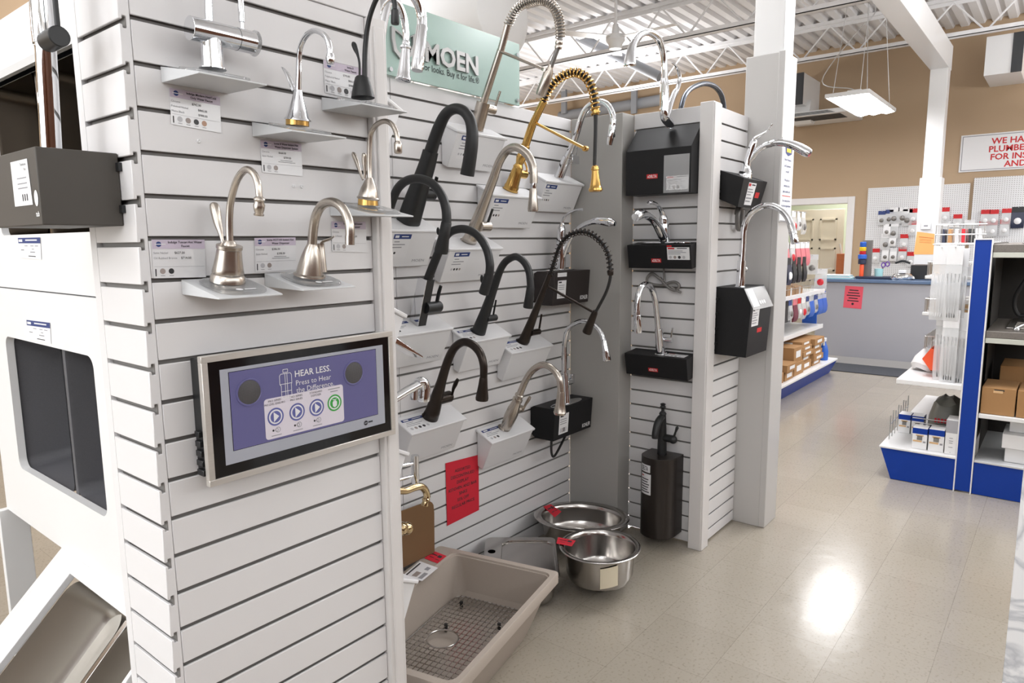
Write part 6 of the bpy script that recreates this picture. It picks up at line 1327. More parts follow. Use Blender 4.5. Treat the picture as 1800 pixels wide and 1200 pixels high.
def prn(f, m):
    f.bar(m, 0.15, 0.20, 0.95, 0.235, 0.001, 0)
    for v in (0.30, 0.36, 0.44): f.bar(m, 0.2, v, 0.85, v+0.018, 0.001, 0)
card('paper_notice', 'orange paper notice on the white post behind the counter', 'notice', [on('x', PX_-0.0262, *p) for p in ((1612, 407), (1643, 411), (1641, 447), (1606, 447))], EYE, M['orange_paper'], prn, [mat('orange_ink', srgb(214, 120, 60), 0.7)], 0.001)
q0 = on('x', PX_-0.0262, 1620, 390); q1 = on('x', PX_-0.0262, 1636, 403)
t = thing('thermostat', 'small white thermostat on the white post above the orange notice', 'thermostat', tuple(q0))
build('case', MB().box(PX_-0.05, PX_-0.0262, min(q0.y, q1.y), max(q0.y, q1.y), q1.z, q0.z), M['white_plastic'], t, 0.004)
build('display', MB().box(PX_-0.0515, PX_-0.0502, min(q0.y, q1.y)+0.03, max(q0.y, q1.y)-0.03, q1.z+0.035, q0.z-0.04), M['grey_ink'], t)
# large red lettered sign
t = thing('wall_sign', 'large white sign with red capitals about licensed plumbers on the far wall', 'sign', (XW, 0.45, 2.36))
SYa, SYb = 1.245, -0.37; SZa, SZb = 2.845, 2.372
build('board', MB().box(XW-0.012, XW-0.001, SYb, SYa, SZb, SZa), M['paper'], t, 0.003)
f = Face([(XW-0.0125, SYa, SZa), (XW-0.0125, SYb, SZa), (XW-0.0125, SYb, SZb), (XW-0.0125, SYa, SZb)]).flip(EYE); b = MB()
for s, v in (('WE HAVE LICENSED', 0.29), ('PLUMBERS ON STAFF', 0.50), ('FOR INSTALLATION', 0.71), ('AND SERVICE', 0.91)): f.text(b, s, 0.5, v, 0.155, 'c', 0.001, 0, 0.022, 0.90)
build('lettering', b, M['red_ink'], t)
b = MB(); e = 0.008
f.bar(b, 0.012, 0.035, 0.988, 0.035+e*2.4, 0.0008); f.bar(b, 0.012, 0.965-e*2.4, 0.988, 0.965, 0.0008); f.bar(b, 0.012, 0.035, 0.012+e*0.7, 0.965, 0.0008); f.bar(b, 0.988-e*0.7, 0.035, 0.988, 0.965, 0.0008)
build('border', b, M['grey_ink'], t)
# ------------------------------------------------------------------ pegboards with hanging packets
XP = XW-0.022
pb = {}
for nm, lab, ya, yb, za, zb in (('left', 'white pegboard with hanging packets left of the white post', 2.317, 1.10, 0.95, 2.227), ('right', 'white pegboard with hanging packets right of the white post', 1.06, -1.2, 0.95, 2.29)):
    t = thing('pegboard', lab, 'pegboard', (XP, (ya+yb)/2, za))
    build('board', MB().box(XP, XP+0.006, yb, ya, za, zb), M['peg'], t); build('batten', MB().box(XP+0.007, XW-0.001, yb+0.01, ya-0.01, za+0.01, zb-0.01), M['grey_shelf'], t)
PACKS = {}
def pack_proto(kind, w, h, body, head, blob=None, hole=True, film=True):
    """hanging packet facing -X, its hook hole at the origin"""
    t = thing('hanging_packet', 'packet', 'packet', (0, 0, 0)); LOC[t.name] = Vector((0, 0, 0))
    b = MB(); b.box(-0.004, 0.0, -w/2, w/2, -h*0.22, 0.012); build('header', b, head, t, 0.0008, seg=1)
    b = MB(); 
    secs = []
    for k, (zz, th, ww) in enumerate(((-h*0.22, 0.004, 0.96), (-h*0.42, 0.012, 0.97), (-h*0.62, 0.020, 0.99), (-h*0.85, 0.018, 0.98), (-h*0.98, 0.004, 0.95))):
        secs.append([Vector((-th-0.002, -w/2*ww, zz)), Vector((-th*0.9-0.002, w/2*ww, zz)), Vector((0.001, w/2*ww, zz)), Vector((0.001, -w/2*ww, zz))])
    b.loft(secs); build('pouch', b, body, t)
    if blob is not None:
        b = MB(); b.ball((-0.018, 0.0, -h*0.64), w*0.30, 10, (0.5, 1, 1.0)); build('contents', b, blob, t)
    PACKS[kind] = [t, False, h]
    return t
def put_pack(kind, x, y, z, label, group=None, rz=0.0, s=1.0):
    p = PACKS[kind]
    if not p[1]: o = p[0]; p[1] = True
    else: o = dup(p[0])
    o.location = (x, y, z); o.rotation_euler = (0, 0, rz); o.scale = (s, s, s); o['label'] = label
    if group: o['group'] = group
    elif 'group' in o: del o['group']
    return o
pack_proto('white_red', 0.10, 0.20, M['clear_bag'], M['red_ink'], M['paper'])
pack_proto('white_blue', 0.10, 0.19, M['clear_bag'], M['navy_ink'], M['grey_hose'])
pack_proto('white_plain', 0.09, 0.18, M['paper'], M['card_gloss'], M['grey_hose'])
pack_proto('grey', 0.12, 0.22, M['clear_bag'], M['paper'], M['grey_hose'])
pack_proto('dark', 0.14, 0.26, M['navy_pack'], M['black_metal'], M['paper'])
pack_proto('maroon', 0.13, 0.22, M['maroon_pack'], M['pink_pack'])
pack_proto('pinkw', 0.14, 0.24, M['pink_pack'], M['paper'])
pack_proto('blackp', 0.11, 0.25, M['black_metal'], M['black_rubber'])
pack_proto('bluebag', 0.16, 0.22, M['blue_plastic'], M['clear_bag'])
pack_proto('redball', 0.13, 0.22, M['clear_bag'], M['paper'], M['red_plastic'])
pack_proto('clearlong', 0.085, 0.44, M['clear_bag'], M['paper'])
KN = {'white_red': 'clear packet with red header', 'white_blue': 'clear packet with dark blue header', 'white_plain': 'plain white packet', 'grey': 'clear packet with grey fittings', 'dark': 'dark framed packet'}
HK = thing('peg_hook', 'hook', 'hook', (0, 0, 0)); LOC[HK.name] = Vector((0, 0, 0))
bpy.data.objects.remove(HK)
def pegrow(side, row, items):
    for i, (px, py, kind) in enumerate(items):
        p = on('x', XP-0.03, px, py)
        o = put_pack(kind, XP-0.030, p.y, p.z, '%s, %s in the %s row of the %s pegboard' % (KN[kind], ORD[i], row, side))
        r = o['label']
        hb = MB(); hb.cyl((0.030, 0, 0.004), (-0.03, 0, 0.004), 0.003, n=6); off = LOC.get(o.name); hk = build('hook', hb, M['wire'], None); hk.parent = o
pegrow('left', 'top', [(1551, 372, 'white_blue'), (1564, 370, 'white_blue'), (1573, 366, 'grey'), (1588, 365, 'grey'), (1596, 369, 'grey'), (1606, 368, 'white_red')])
pegrow('left', 'second', [(1560, 393, 'white_plain'), (1572, 392, 'grey'), (1605, 389, 'white_red')])
pegrow('left', 'third', [(1558, 412, 'grey'), (1570, 411, 'white_plain'), (1590, 413, 'white_red')])
pegrow('left', 'bottom', [(1540, 438, 'white_red'), (1557, 437, 'white_plain'), (1571, 437, 'white_plain'), (1587, 436, 'white_red'), (1602, 444, 'white_red')])
pegrow('right', 'top', [(1662, 366, 'white_red'), (1684, 378, 'white_red'), (1733, 370, 'white_red'), (1748, 370, 'white_red'), (1770, 368, 'white_red'), (1791, 365, 'dark')])
pegrow('right', 'second', [(1662, 390, 'grey'), (1705, 388, 'grey'), (1730, 390, 'white_red'), (1746, 389, 'white_red'), (1767, 387, 'white_red')])
# ------------------------------------------------------------------ things on the counter
ZK = 1.0345
def onk(px, py): return on('z', ZK, px, py)
p = on('x', 9.45, 1600, 492); p2 = on('x', 9.45, 1636, 466)
t = thing('card_terminal', 'black box shaped terminal on the counter in front of the white post', 'terminal', (9.45, (p.y+p2.y)/2, ZK))
b = MB(); b.hexa([(9.42, p2.y, ZK), (9.60, p2.y, ZK), (9.60, p.y, ZK), (9.42, p.y, ZK), (9.42, p2.y, p2.z), (9.60, p2.y-0.02, p2.z+0.005), (9.60, p.y-0.02, p2.z+0.005), (9.42, p.y, p2.z)]); build('housing', b, M['black_metal'], t, 0.004)
b = MB(); b.tube(smooth([((9.5, p.y+0.02, p2.z+0.02), 0.012), ((9.5, p.y+0.10, p2.z+0.045), 0.014), ((9.5, p.y+0.18, p2.z+0.02), 0.012)]), 10); build('handle', b, M['black_metal'], t)
p = on('x', 9.2, 1587, 483); t = thing('foil_bag', 'crumpled silver foil bag on the counter left of the black terminal', 'bag', (9.2, p.y, ZK))
b = MB(); b.loft([[Vector((9.2+(0.055+0.006*math.sin(5*a+k))*r*math.cos(a), p.y+(0.115+0.012*math.sin(4*a+2*k))*r*math.sin(a), ZK+0.075*z)) for a in [j*math.pi/14 for j in range(28)]] for k, (r, z) in enumerate(((0.85, 0), (1.05, 0.25), (1.0, 0.6), (0.75, 0.92), (0.3, 1.02)))]); build('pouch', b, M['foil'], t)
b = MB(); b.box(9.16, 9.22, p.y-0.03, p.y+0.04, ZK+0.078, ZK+0.115); build('label', b, M['paper'], t, 0.004)
p = on('x', 9.35, 1545, 473); t = thing('pen_cup', 'pale aqua cup holding purple scissors at the pegboard foot', 'cup', (9.35, p.y, ZK))
build('cup', MB().lathe((9.35, p.y, ZK+0.03), (0, 0, 1), [(0.045, 0), (0.05, 0.09), (0.046, 0.09), (0.042, 0.005), (0, 0.005)], 20), M['aqua_plastic'], t)
t = thing('scissors', 'purple handled scissors standing in the pale aqua cup', 'scissors', (9.35, p.y-0.03, ZK+0.09))
for k in (0, 1):
    b = MB(); c = Vector((9.35, p.y-0.045-0.045*k, ZK+0.165+0.012*k)); b.tube([(c+Vector((0, 0.02*math.cos(a), 0.028*math.sin(a))), 0.006) for a in [j*math.pi/8 for j in range(17)]], 8); build('handle', b, M['purple_plastic'], t)
b = MB(); b.obox((9.35, p.y-0.04, ZK+0.10), (0.002, 0, 0), (0, 0.008, 0), (0, 0, 0.05)); build('blade', b, M['steel'], t)
p = on('x', 9.3, 1538, 478); t = thing('counter_tray', 'flat dark blue tray on the counter under the aqua cup', 'tray', (9.35, p.y, ZK))
build('tray', MB().box(9.22, 9.48, p.y-0.22, p.y+0.20, ZK+0.0005, ZK+0.0295), M['navy_pack'], t, 0.006)
p = on('x', 9.2, 1512, 488); t = thing('tool_display', 'upright tool pack in blue, yellow, red and orange at the counter edge', 'tool pack', (9.25, p.y, ZK))
zs = [on('x', 9.25, 1512, q).z for q in (489, 464, 455, 447, 441, 434, 425)]
zs[0] = ZK
for nm, za, zb, r, m in (('orange_grip', zs[0], zs[1], 0.024, 'orange_plastic'), ('dark_shaft', zs[1], zs[2], 0.045, 'navy_pack'), ('blue_collar', zs[2], zs[3], 0.05, 'blue_plastic'), ('red_band', zs[3], zs[4], 0.035, 'red_plastic'), ('yellow_band', zs[4], zs[5], 0.038, 'yellow_plastic'), ('blue_cap', zs[5], zs[6], 0.036, 'blue_plastic')):
    b = MB(); b.lathe((9.25, p.y, za+0.0004), (0, 0, 1), [(r*0.9, 0), (r, 0.006), (r, zb-za-0.008), (r*0.85, zb-za-0.001), (0, zb-za-0.001)], 18); build(nm, b, M[m], t)
build('grey_backing', MB().box(9.30, 9.34, p.y-0.09, p.y+0.02, ZK, zs[6]+0.02), M['grey_peg'], t, 0.003)
p = on('x', 9.15, 1472, 482); t = thing('leaflet_stack', 'stack of white and blue leaflets on the counter near the doorway', 'leaflets', (9.15, p.y, ZK))
for k in range(4): build('leaflet', MB().box(9.08, 9.30, p.y-0.17+0.01*k, p.y+0.16+0.008*(k % 2), ZK+0.0006+0.012*k, ZK+0.0116+0.012*k), M['paper'] if k % 2 else M['aqua_plastic'], t)
# ------------------------------------------------------------------ back room things seen through the doorway
p = on('x', 11.9, 1483, 460); t = thing('wooden_cabinet', 'orange wooden cabinet standing in the back room doorway', 'cabinet', (12.0, p.y, 0))
ct = on('x', 11.9, 1483, 446).z
build('body', MB().box(11.9, 12.25, p.y-0.13, p.y+0.11, 0, ct), M['wood_orange'], t, 0.004)
for k, dy in enumerate((-0.05, 0.0, 0.06)):
    b = MB(); b.cyl((12.0, p.y+dy, ct+0.001), (12.0, p.y+dy*1.6, ct+0.28-0.06*k), 0.015, n=8); solo('rolled_paper', b, M['brown_pack'] if k < 2 else M['paper'], '%s roll standing on the orange wooden cabinet' % ('dark brown', 'tall brown', 'short white')[k], 'roll')
# ------------------------------------------------------------------ left aisle gondola
GX0, GX1 = 5.95, 8.32
t = thing('shelf_gondola', 'white gondola shelving with blue kick plate along the left of the aisle', 'shelving', (7.2, 2.4, 0))
build('back_panel', MB().box(GX0, GX1, 2.52, 2.56, 0.0, 1.46), M['grey_peg'], t)
build('deck', MB().box(GX0, GX1+0.02, 1.965, 2.52, 0.155, 0.175), M['white_paint'], t, 0.002)
b = MB(); b.prism([(GX0, 1.972, 0.154), (GX0, 2.045, 0.0), (GX0, 2.065, 0.0), (GX0, 1.992, 0.154)], (GX1-GX0, 0, 0)); build('kick_plate', b, M['blue_panel'], t)
b = MB(); b.prism([(GX1, 1.972, 0.154), (GX1, 2.045, 0.0), (GX1, 2.51, 0.0), (GX1, 2.51, 0.154)], (0.015, 0, 0)); build('end_plate', b, M['blue_panel'], t)
for z in (0.555, 0.955):
    b = MB(); b.box(GX0, GX1-0.01, 2.14, 2.52, z-0.03, z); b.box(GX0, GX1-0.01, 2.135, 2.15, z-0.04, z+0.004); build('shelf', b, M['white_paint'], t, 0.002)
for xx in (GX0, 7.14, GX1-0.03): build('upright', MB().box(xx, xx+0.03, 2.49, 2.52, 0.0, 1.46), M['white_paint'], t)
# cardboard boxes on the deck: columns of (x start, width, [heights]) seen past the column
nb = 0; spots = ((6.06, 0.26, 1.99, (0.11, 0.12, 0.10)), (6.34, 0.24, 2.00, (0.10, 0.16)), (6.60, 0.30, 1.99, (0.09, 0.07)), (6.92, 0.30, 2.02, (0.13, 0.15)), (7.24, 0.34, 2.03, (0.09, 0.055, 0.055, 0.05, 0.05)), (7.60, 0.34, 2.02, (0.055, 0.06, 0.05, 0.06, 0.07)))
for ci, (x0, wd, y0, hs) in enumerate(spots):
    z = 0.1755
    for k, h in enumerate(hs):
        dx = 0.012*((k*7+ci) % 3); bt = thing('cardboard_box', 'cardboard box, %s of the %s stack from the column on left gondola' % (('bottom', 'second', 'third', 'fourth', 'fifth')[k], ORD[ci]), 'box', (x0, y0, z))
        build('carton', MB().box(x0+dx, x0+wd-dx, y0+dx, 2.42, z+0.0005, z+h-0.0005), M['cardboard'], bt, 0.002, seg=1)
        b = MB(); b.add([(x0+wd*0.25, y0+dx-0.0008, z+h*0.3), (x0+wd*0.75, y0+dx-0.0008, z+h*0.3), (x0+wd*0.75, y0+dx-0.0008, z+h*0.75), (x0+wd*0.25, y0+dx-0.0008, z+h*0.75)], [(0, 1, 2, 3)]); build('label', b, M['paper'], bt); b = MB()
        b.add([(x0+dx-0.0008, y0+0.12, z+h*0.3), (x0+dx-0.0008, y0+0.32, z+h*0.3), (x0+dx-0.0008, y0+0.32, z+h*0.75), (x0+dx-0.0008, y0+0.12, z+h*0.75)], [(0, 1, 2, 3)]); build('label', b, M['paper'], bt)
        z += h
b = MB(); b.tube(smooth([((6.18, 1.955, 0.18), 0.018), ((6.15, 1.955, 0.35), 0.018), ((6.12, 1.96, 0.5), 0.018), ((6.02, 1.98, 0.56), 0.018), ((5.98, 2.0, 0.45), 0.018)]), 12); solo('black_hose', b, M['black_rubber'], 'thick black hose bent in front of the cardboard boxes by the column', 'hose')
t = thing('spray_bottle', 'blue spray bottle at the far end of the left gondola deck', 'bottle', (8.12, 2.06, 0.1755))
build('bottle', MB().lathe((8.12, 2.06, 0.1757), (0, 0, 1), [(0.042, 0), (0.045, 0.01), (0.045, 0.10), (0.03, 0.16), (0.016, 0.19), (0.016, 0.21), (0, 0.21)], 20), M['blue_plastic'], t)
b = MB(); b.box(8.085, 8.15, 2.045, 2.075, 0.385, 0.425); b.box(8.09, 8.10, 2.05, 2.07, 0.34, 0.386); build('trigger', b, M['white_plastic'], t, 0.004)
# cable coils and packets on the middle shelf
for k, (x, r, z) in enumerate(((6.42, 0.15, 0.72), (6.62, 0.13, 0.70), (6.84, 0.11, 0.68))):
    b = MB()
    for j in range(5):
        R = r-0.012*j; b.tube([(Vector((x+R*math.cos(a), 2.19+0.02*j+0.01*math.sin(3*a), z+R*math.sin(a))), 0.0085) for a in [i*math.pi/12 for i in range(25)]], 8)
    solo('hose_coil', b, M['grey_hose'], 'braided grey hose coil on the left gondola middle shelf, %s from the column' % ORD[k], 'hose')
t = thing('small_carton', 'black and white small carton on the left gondola middle shelf', 'box', (6.6, 2.17, 0.556)); build('carton', MB().box(6.50, 6.66, 2.155, 2.18, 0.5555, 0.60), M['black_metal'], t, 0.002); build('stripe', MB().box(6.50, 6.66, 2.1545, 2.1805, 0.575, 0.585), M['paper'], t)
KN2 = {'maroon': 'maroon packet', 'pinkw': 'pink and white packet', 'blackp': 'black packet', 'bluebag': 'bright blue bag', 'redball': 'clear packet with a red ball', 'white_red': 'red headed packet', 'white_blue': 'blue headed packet', 'grey': 'clear packet of fittings', 'white_plain': 'white packet', 'dark': 'dark packet'}
def grow(row, y, z, items, rz=0.0):
    for i, (x, kind) in enumerate(items):
        o = put_pack(kind, x, y, z, '%s, %s from column in the %s row of left gondola' % (KN2[kind], ORD[i], row), None, rz)
        hb = MB(); hb.cyl((2.516-y, 0, 0.004), (-0.02, 0, 0.004), 0.003, n=6); hk = build('hook', hb, M['wire'], None); hk.parent = o
RZ = math.pi/2-0.0
grow('lowest', 2.10, 0.915, [(6.95, 'white_blue'), (7.10, 'maroon'), (7.24, 'white_red'), (7.38, 'redball'), (7.52, 'white_blue'), (7.66, 'bluebag'), (7.82, 'white_blue'), (7.98, 'bluebag'), (8.15, 'bluebag')], RZ)
grow('second', 2.14, 1.325, [(6.35, 'maroon'), (6.50, 'maroon'), (6.66, 'blackp'), (6.82, 'blackp'), (6.98, 'dark'), (7.14, 'blackp'), (7.30, 'blackp'), (7.48, 'blackp')], RZ)
grow('third', 2.16, 1.475, [(6.42, 'maroon'), (6.58, 'maroon'), (6.76, 'maroon'), (6.94, 'pinkw'), (7.12, 'redball'), (7.30, 'pinkw'), (7.46, 'pinkw'), (7.62, 'pinkw')], RZ)
grow('top', 2.16, 1.78, [(6.65, 'white_plain'), (6.80, 'redball'), (6.96, 'white_blue'), (7.12, 'redball'), (7.28, 'white_plain'), (7.44, 'grey')], RZ)
t = thing('wire_rack', 'zinc wire rack carrying the top row of packets on the left gondola', 'rack', (7.0, 2.5, 1.46))
for xx in (6.2, 7.0, 7.8): build('upright', MB().box(xx, xx+0.025, 2.52, 2.545, 1.461, 1.84), M['wire'], t)
for z in (1.55, 1.68, 1.80): build('crossbar', MB().cyl((6.1, 2.53, z), (8.0, 2.53, z), 0.006, n=8), M['wire'], t)
for i, (z, kind, y) in enumerate(((1.17, 'redball', 2.20), (0.98, 'bluebag', 2.22), (0.74, 'bluebag', 2.30), (1.33, 'grey', 2.30))):
    o = put_pack(kind, GX1+0.05, y, z, '%s at the far end of left gondola, %s' % (KN2[kind], ('above shelf level', 'higher one', 'lower one', 'uppermost')[i]))
    hb = MB(); hb.cyl((-0.06 if False else 0.0, 0.30, 0.004), (0, 0, 0.004), 0.003, n=6); hk = build('hook', hb, M['wire'], None); hk.parent = o
# paper bundles and cartons on the upper shelf
t = thing('striped_carton', 'white carton with a red stripe on the left gondola upper shelf', 'box', (6.5, 2.2, 0.956)); build('carton', MB().box(6.42, 6.62, 2.16, 2.30, 0.9555, 1.13), M['paper'], t, 0.003); build('stripe', MB().box(6.415, 6.625, 2.158, 2.302, 1.03, 1.06), M['red_plastic'], t, 0.002)
for k, x in enumerate((6.72, 7.02, 7.30)):
    t = thing('paper_bundle', 'bundle of brown cards with white band on the upper shelf, %s from the column' % ORD[k], 'bundle', (x, 2.2, 0.956))
    build('cards', MB().hexa([(x, 2.155, 0.9555), (x+0.24, 2.155, 0.9555), (x+0.24, 2.40, 0.9555), (x, 2.40, 0.9555), (x, 2.155, 1.03), (x+0.24, 2.155, 1.03), (x+0.24, 2.40, 1.10), (x, 2.40, 1.10)]), M['brown_pack'], t, 0.003)
    build('band', MB().box(x+0.10, x+0.14, 2.152, 2.156, 0.957, 1.032), M['paper'], t)
t = thing('wire_basket', 'zinc wire fence along the front of the left gondola upper shelf', 'rack', (7.0, 2.15, 0.96))
for z in (1.02, 1.09): build('rail', MB().cyl((6.3, 2.148, z), (7.9, 2.148, z), 0.003, n=6), M['wire'], t)
b = MB()
for k in range(33): b.cyl((6.3+0.05*k, 2.148, 0.957), (6.3+0.05*k, 2.148, 1.09), 0.0022, n=5)
build('bars', b, M['wire'], t)
# ------------------------------------------------------------------ right aisle gondola
HX = 4.775
t = thing('shelf_gondola', 'double sided gondola with blue end post and blue kick plates at the right', 'shelving', (5.2, 0.39, 0))
b = MB(); b.box(HX, HX+0.02, 0.352, 0.430, 0.01, 1.50); build('end_post', b, M['blue_panel'], t)
b = MB(); b.box(HX-0.004, HX+0.04, 0.430, 0.437, 0, 1.507).box(HX-0.004, HX+0.04, 0.345, 0.352, 0, 1.507).box(HX-0.004, HX+0.04, 0.352, 0.430, 1.50, 1.507); build('post_edging', b, M['white_paint'], t)
build('back_panel', MB().box(HX+0.04, 6.6, 0.38, 0.40, 0.2, 1.48), M['grey_peg'], t)
b = MB(); b.prism([(HX+0.005, 0.842, 0.195), (HX+0.005, 0.438, 0.195), (HX+0.005, 0.438, 0.003), (HX+0.005, 0.775, 0.003)], (0.015, 0, 0)); b.prism([(HX+0.02, 0.842, 0.195), (HX+0.02, 0.775, 0.003), (HX+0.02, 0.755, 0.003), (HX+0.02, 0.822, 0.195)], (1.8, 0, 0)); build('kick_plate', b, M['blue_panel'], t)
b = MB(); b.box(HX+0.005, HX+0.02, -0.12, 0.344, 0.003, 0.195); build('kick_plate', b, M['blue_panel'], t)
build('deck', MB().box(HX, 6.6, 0.438, 0.850, 0.196, 0.208), M['white_paint'], t, 0.002); build('deck', MB().box(HX, 6.6, -0.14, 0.344, 0.196, 0.208), M['grey_shelf'], t, 0.002)
def shf(y0, y1, z, th, m, x0=HX, x1=6.6): return build('shelf', MB().box(x0, x1, y0, y1, z-th, z), m, t, 0.003)
shf(0.438, 0.782, 0.646, 0.03, M['white_paint'], HX+0.01); shf(0.41, 0.70, 1.05, 0.02, M['white_paint'], 5.0); shf(0.41, 0.70, 1.28, 0.02, M['white_paint'], 5.0); shf(0.41, 0.66, 0.80, 0.02, M['white_paint'], 5.1)
shf(-0.14, 0.343, 1.474, 0.045, M['granite'], HX+0.005); shf(-0.14, 0.343, 0.980, 0.040, M['granite'], HX+0.005); shf(-0.14, 0.343, 0.490, 0.025, M['white_paint'], HX+0.005)
for z in (1.429, 0.940):
    b = MB(); b.box(HX+0.005, 6.6, -0.14, 0.343, z-0.030, z-0.0005); build('shelf_bracket', b, mat('pale_bracket', srgb(196, 198, 188), 0.5), t, 0.002)
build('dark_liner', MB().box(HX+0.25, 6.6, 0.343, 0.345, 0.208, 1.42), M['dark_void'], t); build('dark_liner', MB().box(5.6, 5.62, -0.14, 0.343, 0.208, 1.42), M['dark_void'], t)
# left side goods
for i, (px, py, kind, x) in enumerate(((1656, 436, 0, 4.86), (1668, 434, 0, 4.90), (1680, 436, 0, 4.84), (1690, 440, 0, 4.88), (1662, 545, 0, 4.90), (1674, 548, 0, 4.84), (1688, 552, 0, 4.87))):
    p = on('x', x, px, py)
    o = put_pack('clearlong', x, p.y, p.z, 'long clear bag of white strips by the blue post, %s in the %s row' % (ORD[i % 4], 'upper' if i < 4 else 'lower'))
    hb = MB(); hb.cyl((0.04, 0, 0.004), (-0.01, 0, 0.004), 0.003, n=6); hk = build('hook', hb, M['wire'], None); hk.parent = o
    rb = MB()
    for k in range(4): rb.cyl((-0.012, -0.03+0.02*k, -0.15), (-0.014, -0.02+0.012*k, -0.41), 0.003, n=6)
    rd = build('strips', rb, M['paper'], None); rd.parent = o
build_r = thing('bag_rail', 'zinc wire rails holding the long clear bags by the blue post', 'rail', (4.93, 0.5, 1.1))
for py in (431, 545):
    p = on('x', 4.93, 1690, py); build('rail', MB().cyl((4.93, 0.41, p.z+0.006), (4.93, 0.66, p.z+0.006), 0.004, n=8), M['wire'], build_r)
# orange scoop
p = on('z', 0.6465, 1648, 655); c = Vector((4.98, 0.60, 0.647)); t = thing('orange_scoop', 'bright orange plastic bin on the white shelf beside the clear bags', 'bin', tuple(c))
b = MB(); q = [on('x', 4.95, *pp) for pp in ((1622, 632), (1638, 613), (1668, 618), (1671, 656), (1636, 652))]
q = [Vector((4.95, a.y, max(a.z, 0.6475))) for a in q]
for w_ in (0,): 
    b.prism(q, (0.012, 0, 0)); b.prism([v+Vector((0.14, 0, 0)) for v in q], (0.012, 0, 0))
    for i in (2, 3, 4, 0): a, e = q[i], q[(i+1) % 5]; b.prism([a, e, e+Vector((0, 0.004, 0.006)), a+Vector((0, 0.004, 0.006))], (0.15, 0, 0))
build('shell', b, M['orange_plastic'], t, 0.002)
p = on('x', 5.05, 1638, 600); t = thing('white_packet', 'crumpled white packet lying behind the orange bin', 'packet', (5.2, 0.7, 0.647))
b = MB(); b.loft([[Vector((5.22+0.10*r*math.cos(a), 0.685+0.085*r*math.sin(a), 0.647+z+0.012*math.sin(3*a))) for a in [j*math.pi/10 for j in range(20)]] for r, z in ((0.9, 0.013), (1.05, 0.05), (0.8, 0.10), (0.3, 0.14))]); build('pouch', b, M['paper'], t)
# tag holders and wires on small shelves
for k, (z, x0) in enumerate(((1.05, 5.0), (1.28, 5.0), (0.80, 5.1))):
    t = thing('wire_fence', 'zinc wire fence holding small goods on the %s small white shelf' % ('middle', 'top', 'lowest')[k], 'rack', (x0, 0.69, z))
    b = MB()
    for j in range(8): b.cyl((x0+0.02, 0.45+0.033*j, z+0.0005), (x0+0.02, 0.45+0.033*j, z+0.085), 0.0025, n=5)
    for j in range(20): b.cyl((x0+0.02+0.05*j, 0.69, z+0.0005), (x0+0.02+0.05*j, 0.69, z+0.085), 0.0025, n=5)
    build('bars', b, M['wire'], t)
    build('rail', MB().cyl((x0+0.02, 0.69, z+0.085), (x0+1.0, 0.69, z+0.085), 0.003, n=6), M['wire'], t); build('rail', MB().cyl((x0+0.02, 0.42, z+0.085), (x0+0.02, 0.69, z+0.085), 0.003, n=6), M['wire'], t)
    for j in range(3): solo('small_carton', MB().box(x0+0.05, x0+0.14+0.02*j, 0.46+0.07*j, 0.52+0.07*j, z+0.0008, z+0.05+0.012*((j*2+k) % 3)), M[('tan', 'paper', 'brown_pack')[(j+k) % 3]], '%s small carton behind the wire fence on the %s small white shelf' % (('tan', 'white', 'brown')[(j+k) % 3], ('middle', 'top', 'lowest')[k]), 'box', None, 0.002)
# top wire tray with packs
t = thing('wire_tray', 'zinc wire tray along the top of the right gondola behind the blue post', 'tray', (5.1, 0.5, 1.48))
zt_ = 1.482
build('tray', MB().box(5.0, 6.3, 0.41, 0.66, zt_-0.012, zt_), M['white_paint'], t, 0.002)
for z in (zt_+0.05, zt_+0.11): build('rail', MB().cyl((5.0, 0.40, z), (5.0, 0.66, z), 0.004, n=6), M['wire'], t); build('rail', MB().cyl((5.0, 0.66, z), (6.3, 0.66, z), 0.004, n=6), M['wire'], t)
b = MB()
for j in range(9): b.cyl((5.0, 0.41+0.031*j, zt_), (5.0, 0.41+0.031*j, zt_+0.11), 0.0025, n=5)
build('bars', b, M['wire'], t)
for j in range(6):
    y = 0.43+0.036*j; m, n_ = (('paper', 'white'), ('black_metal', 'black'), ('red_plastic', 'red'), ('clear_bag', 'clear'), ('brown_pack', 'brown'), ('navy_pack', 'dark blue'))[j]
    solo('flat_packet', MB().hexa([(5.04, y, zt_+0.0005), (5.20, y, zt_+0.0005), (5.20, y+0.025, zt_+0.0005), (5.04, y+0.025, zt_+0.0005), (5.06, y+0.012, zt_+0.085), (5.19, y+0.012, zt_+0.085), (5.19, y+0.03, zt_+0.085), (5.06, y+0.03, zt_+0.085)]), M[m], '%s flat packet standing in the wire tray behind the blue post' % n_, 'packet', None, 0.002)
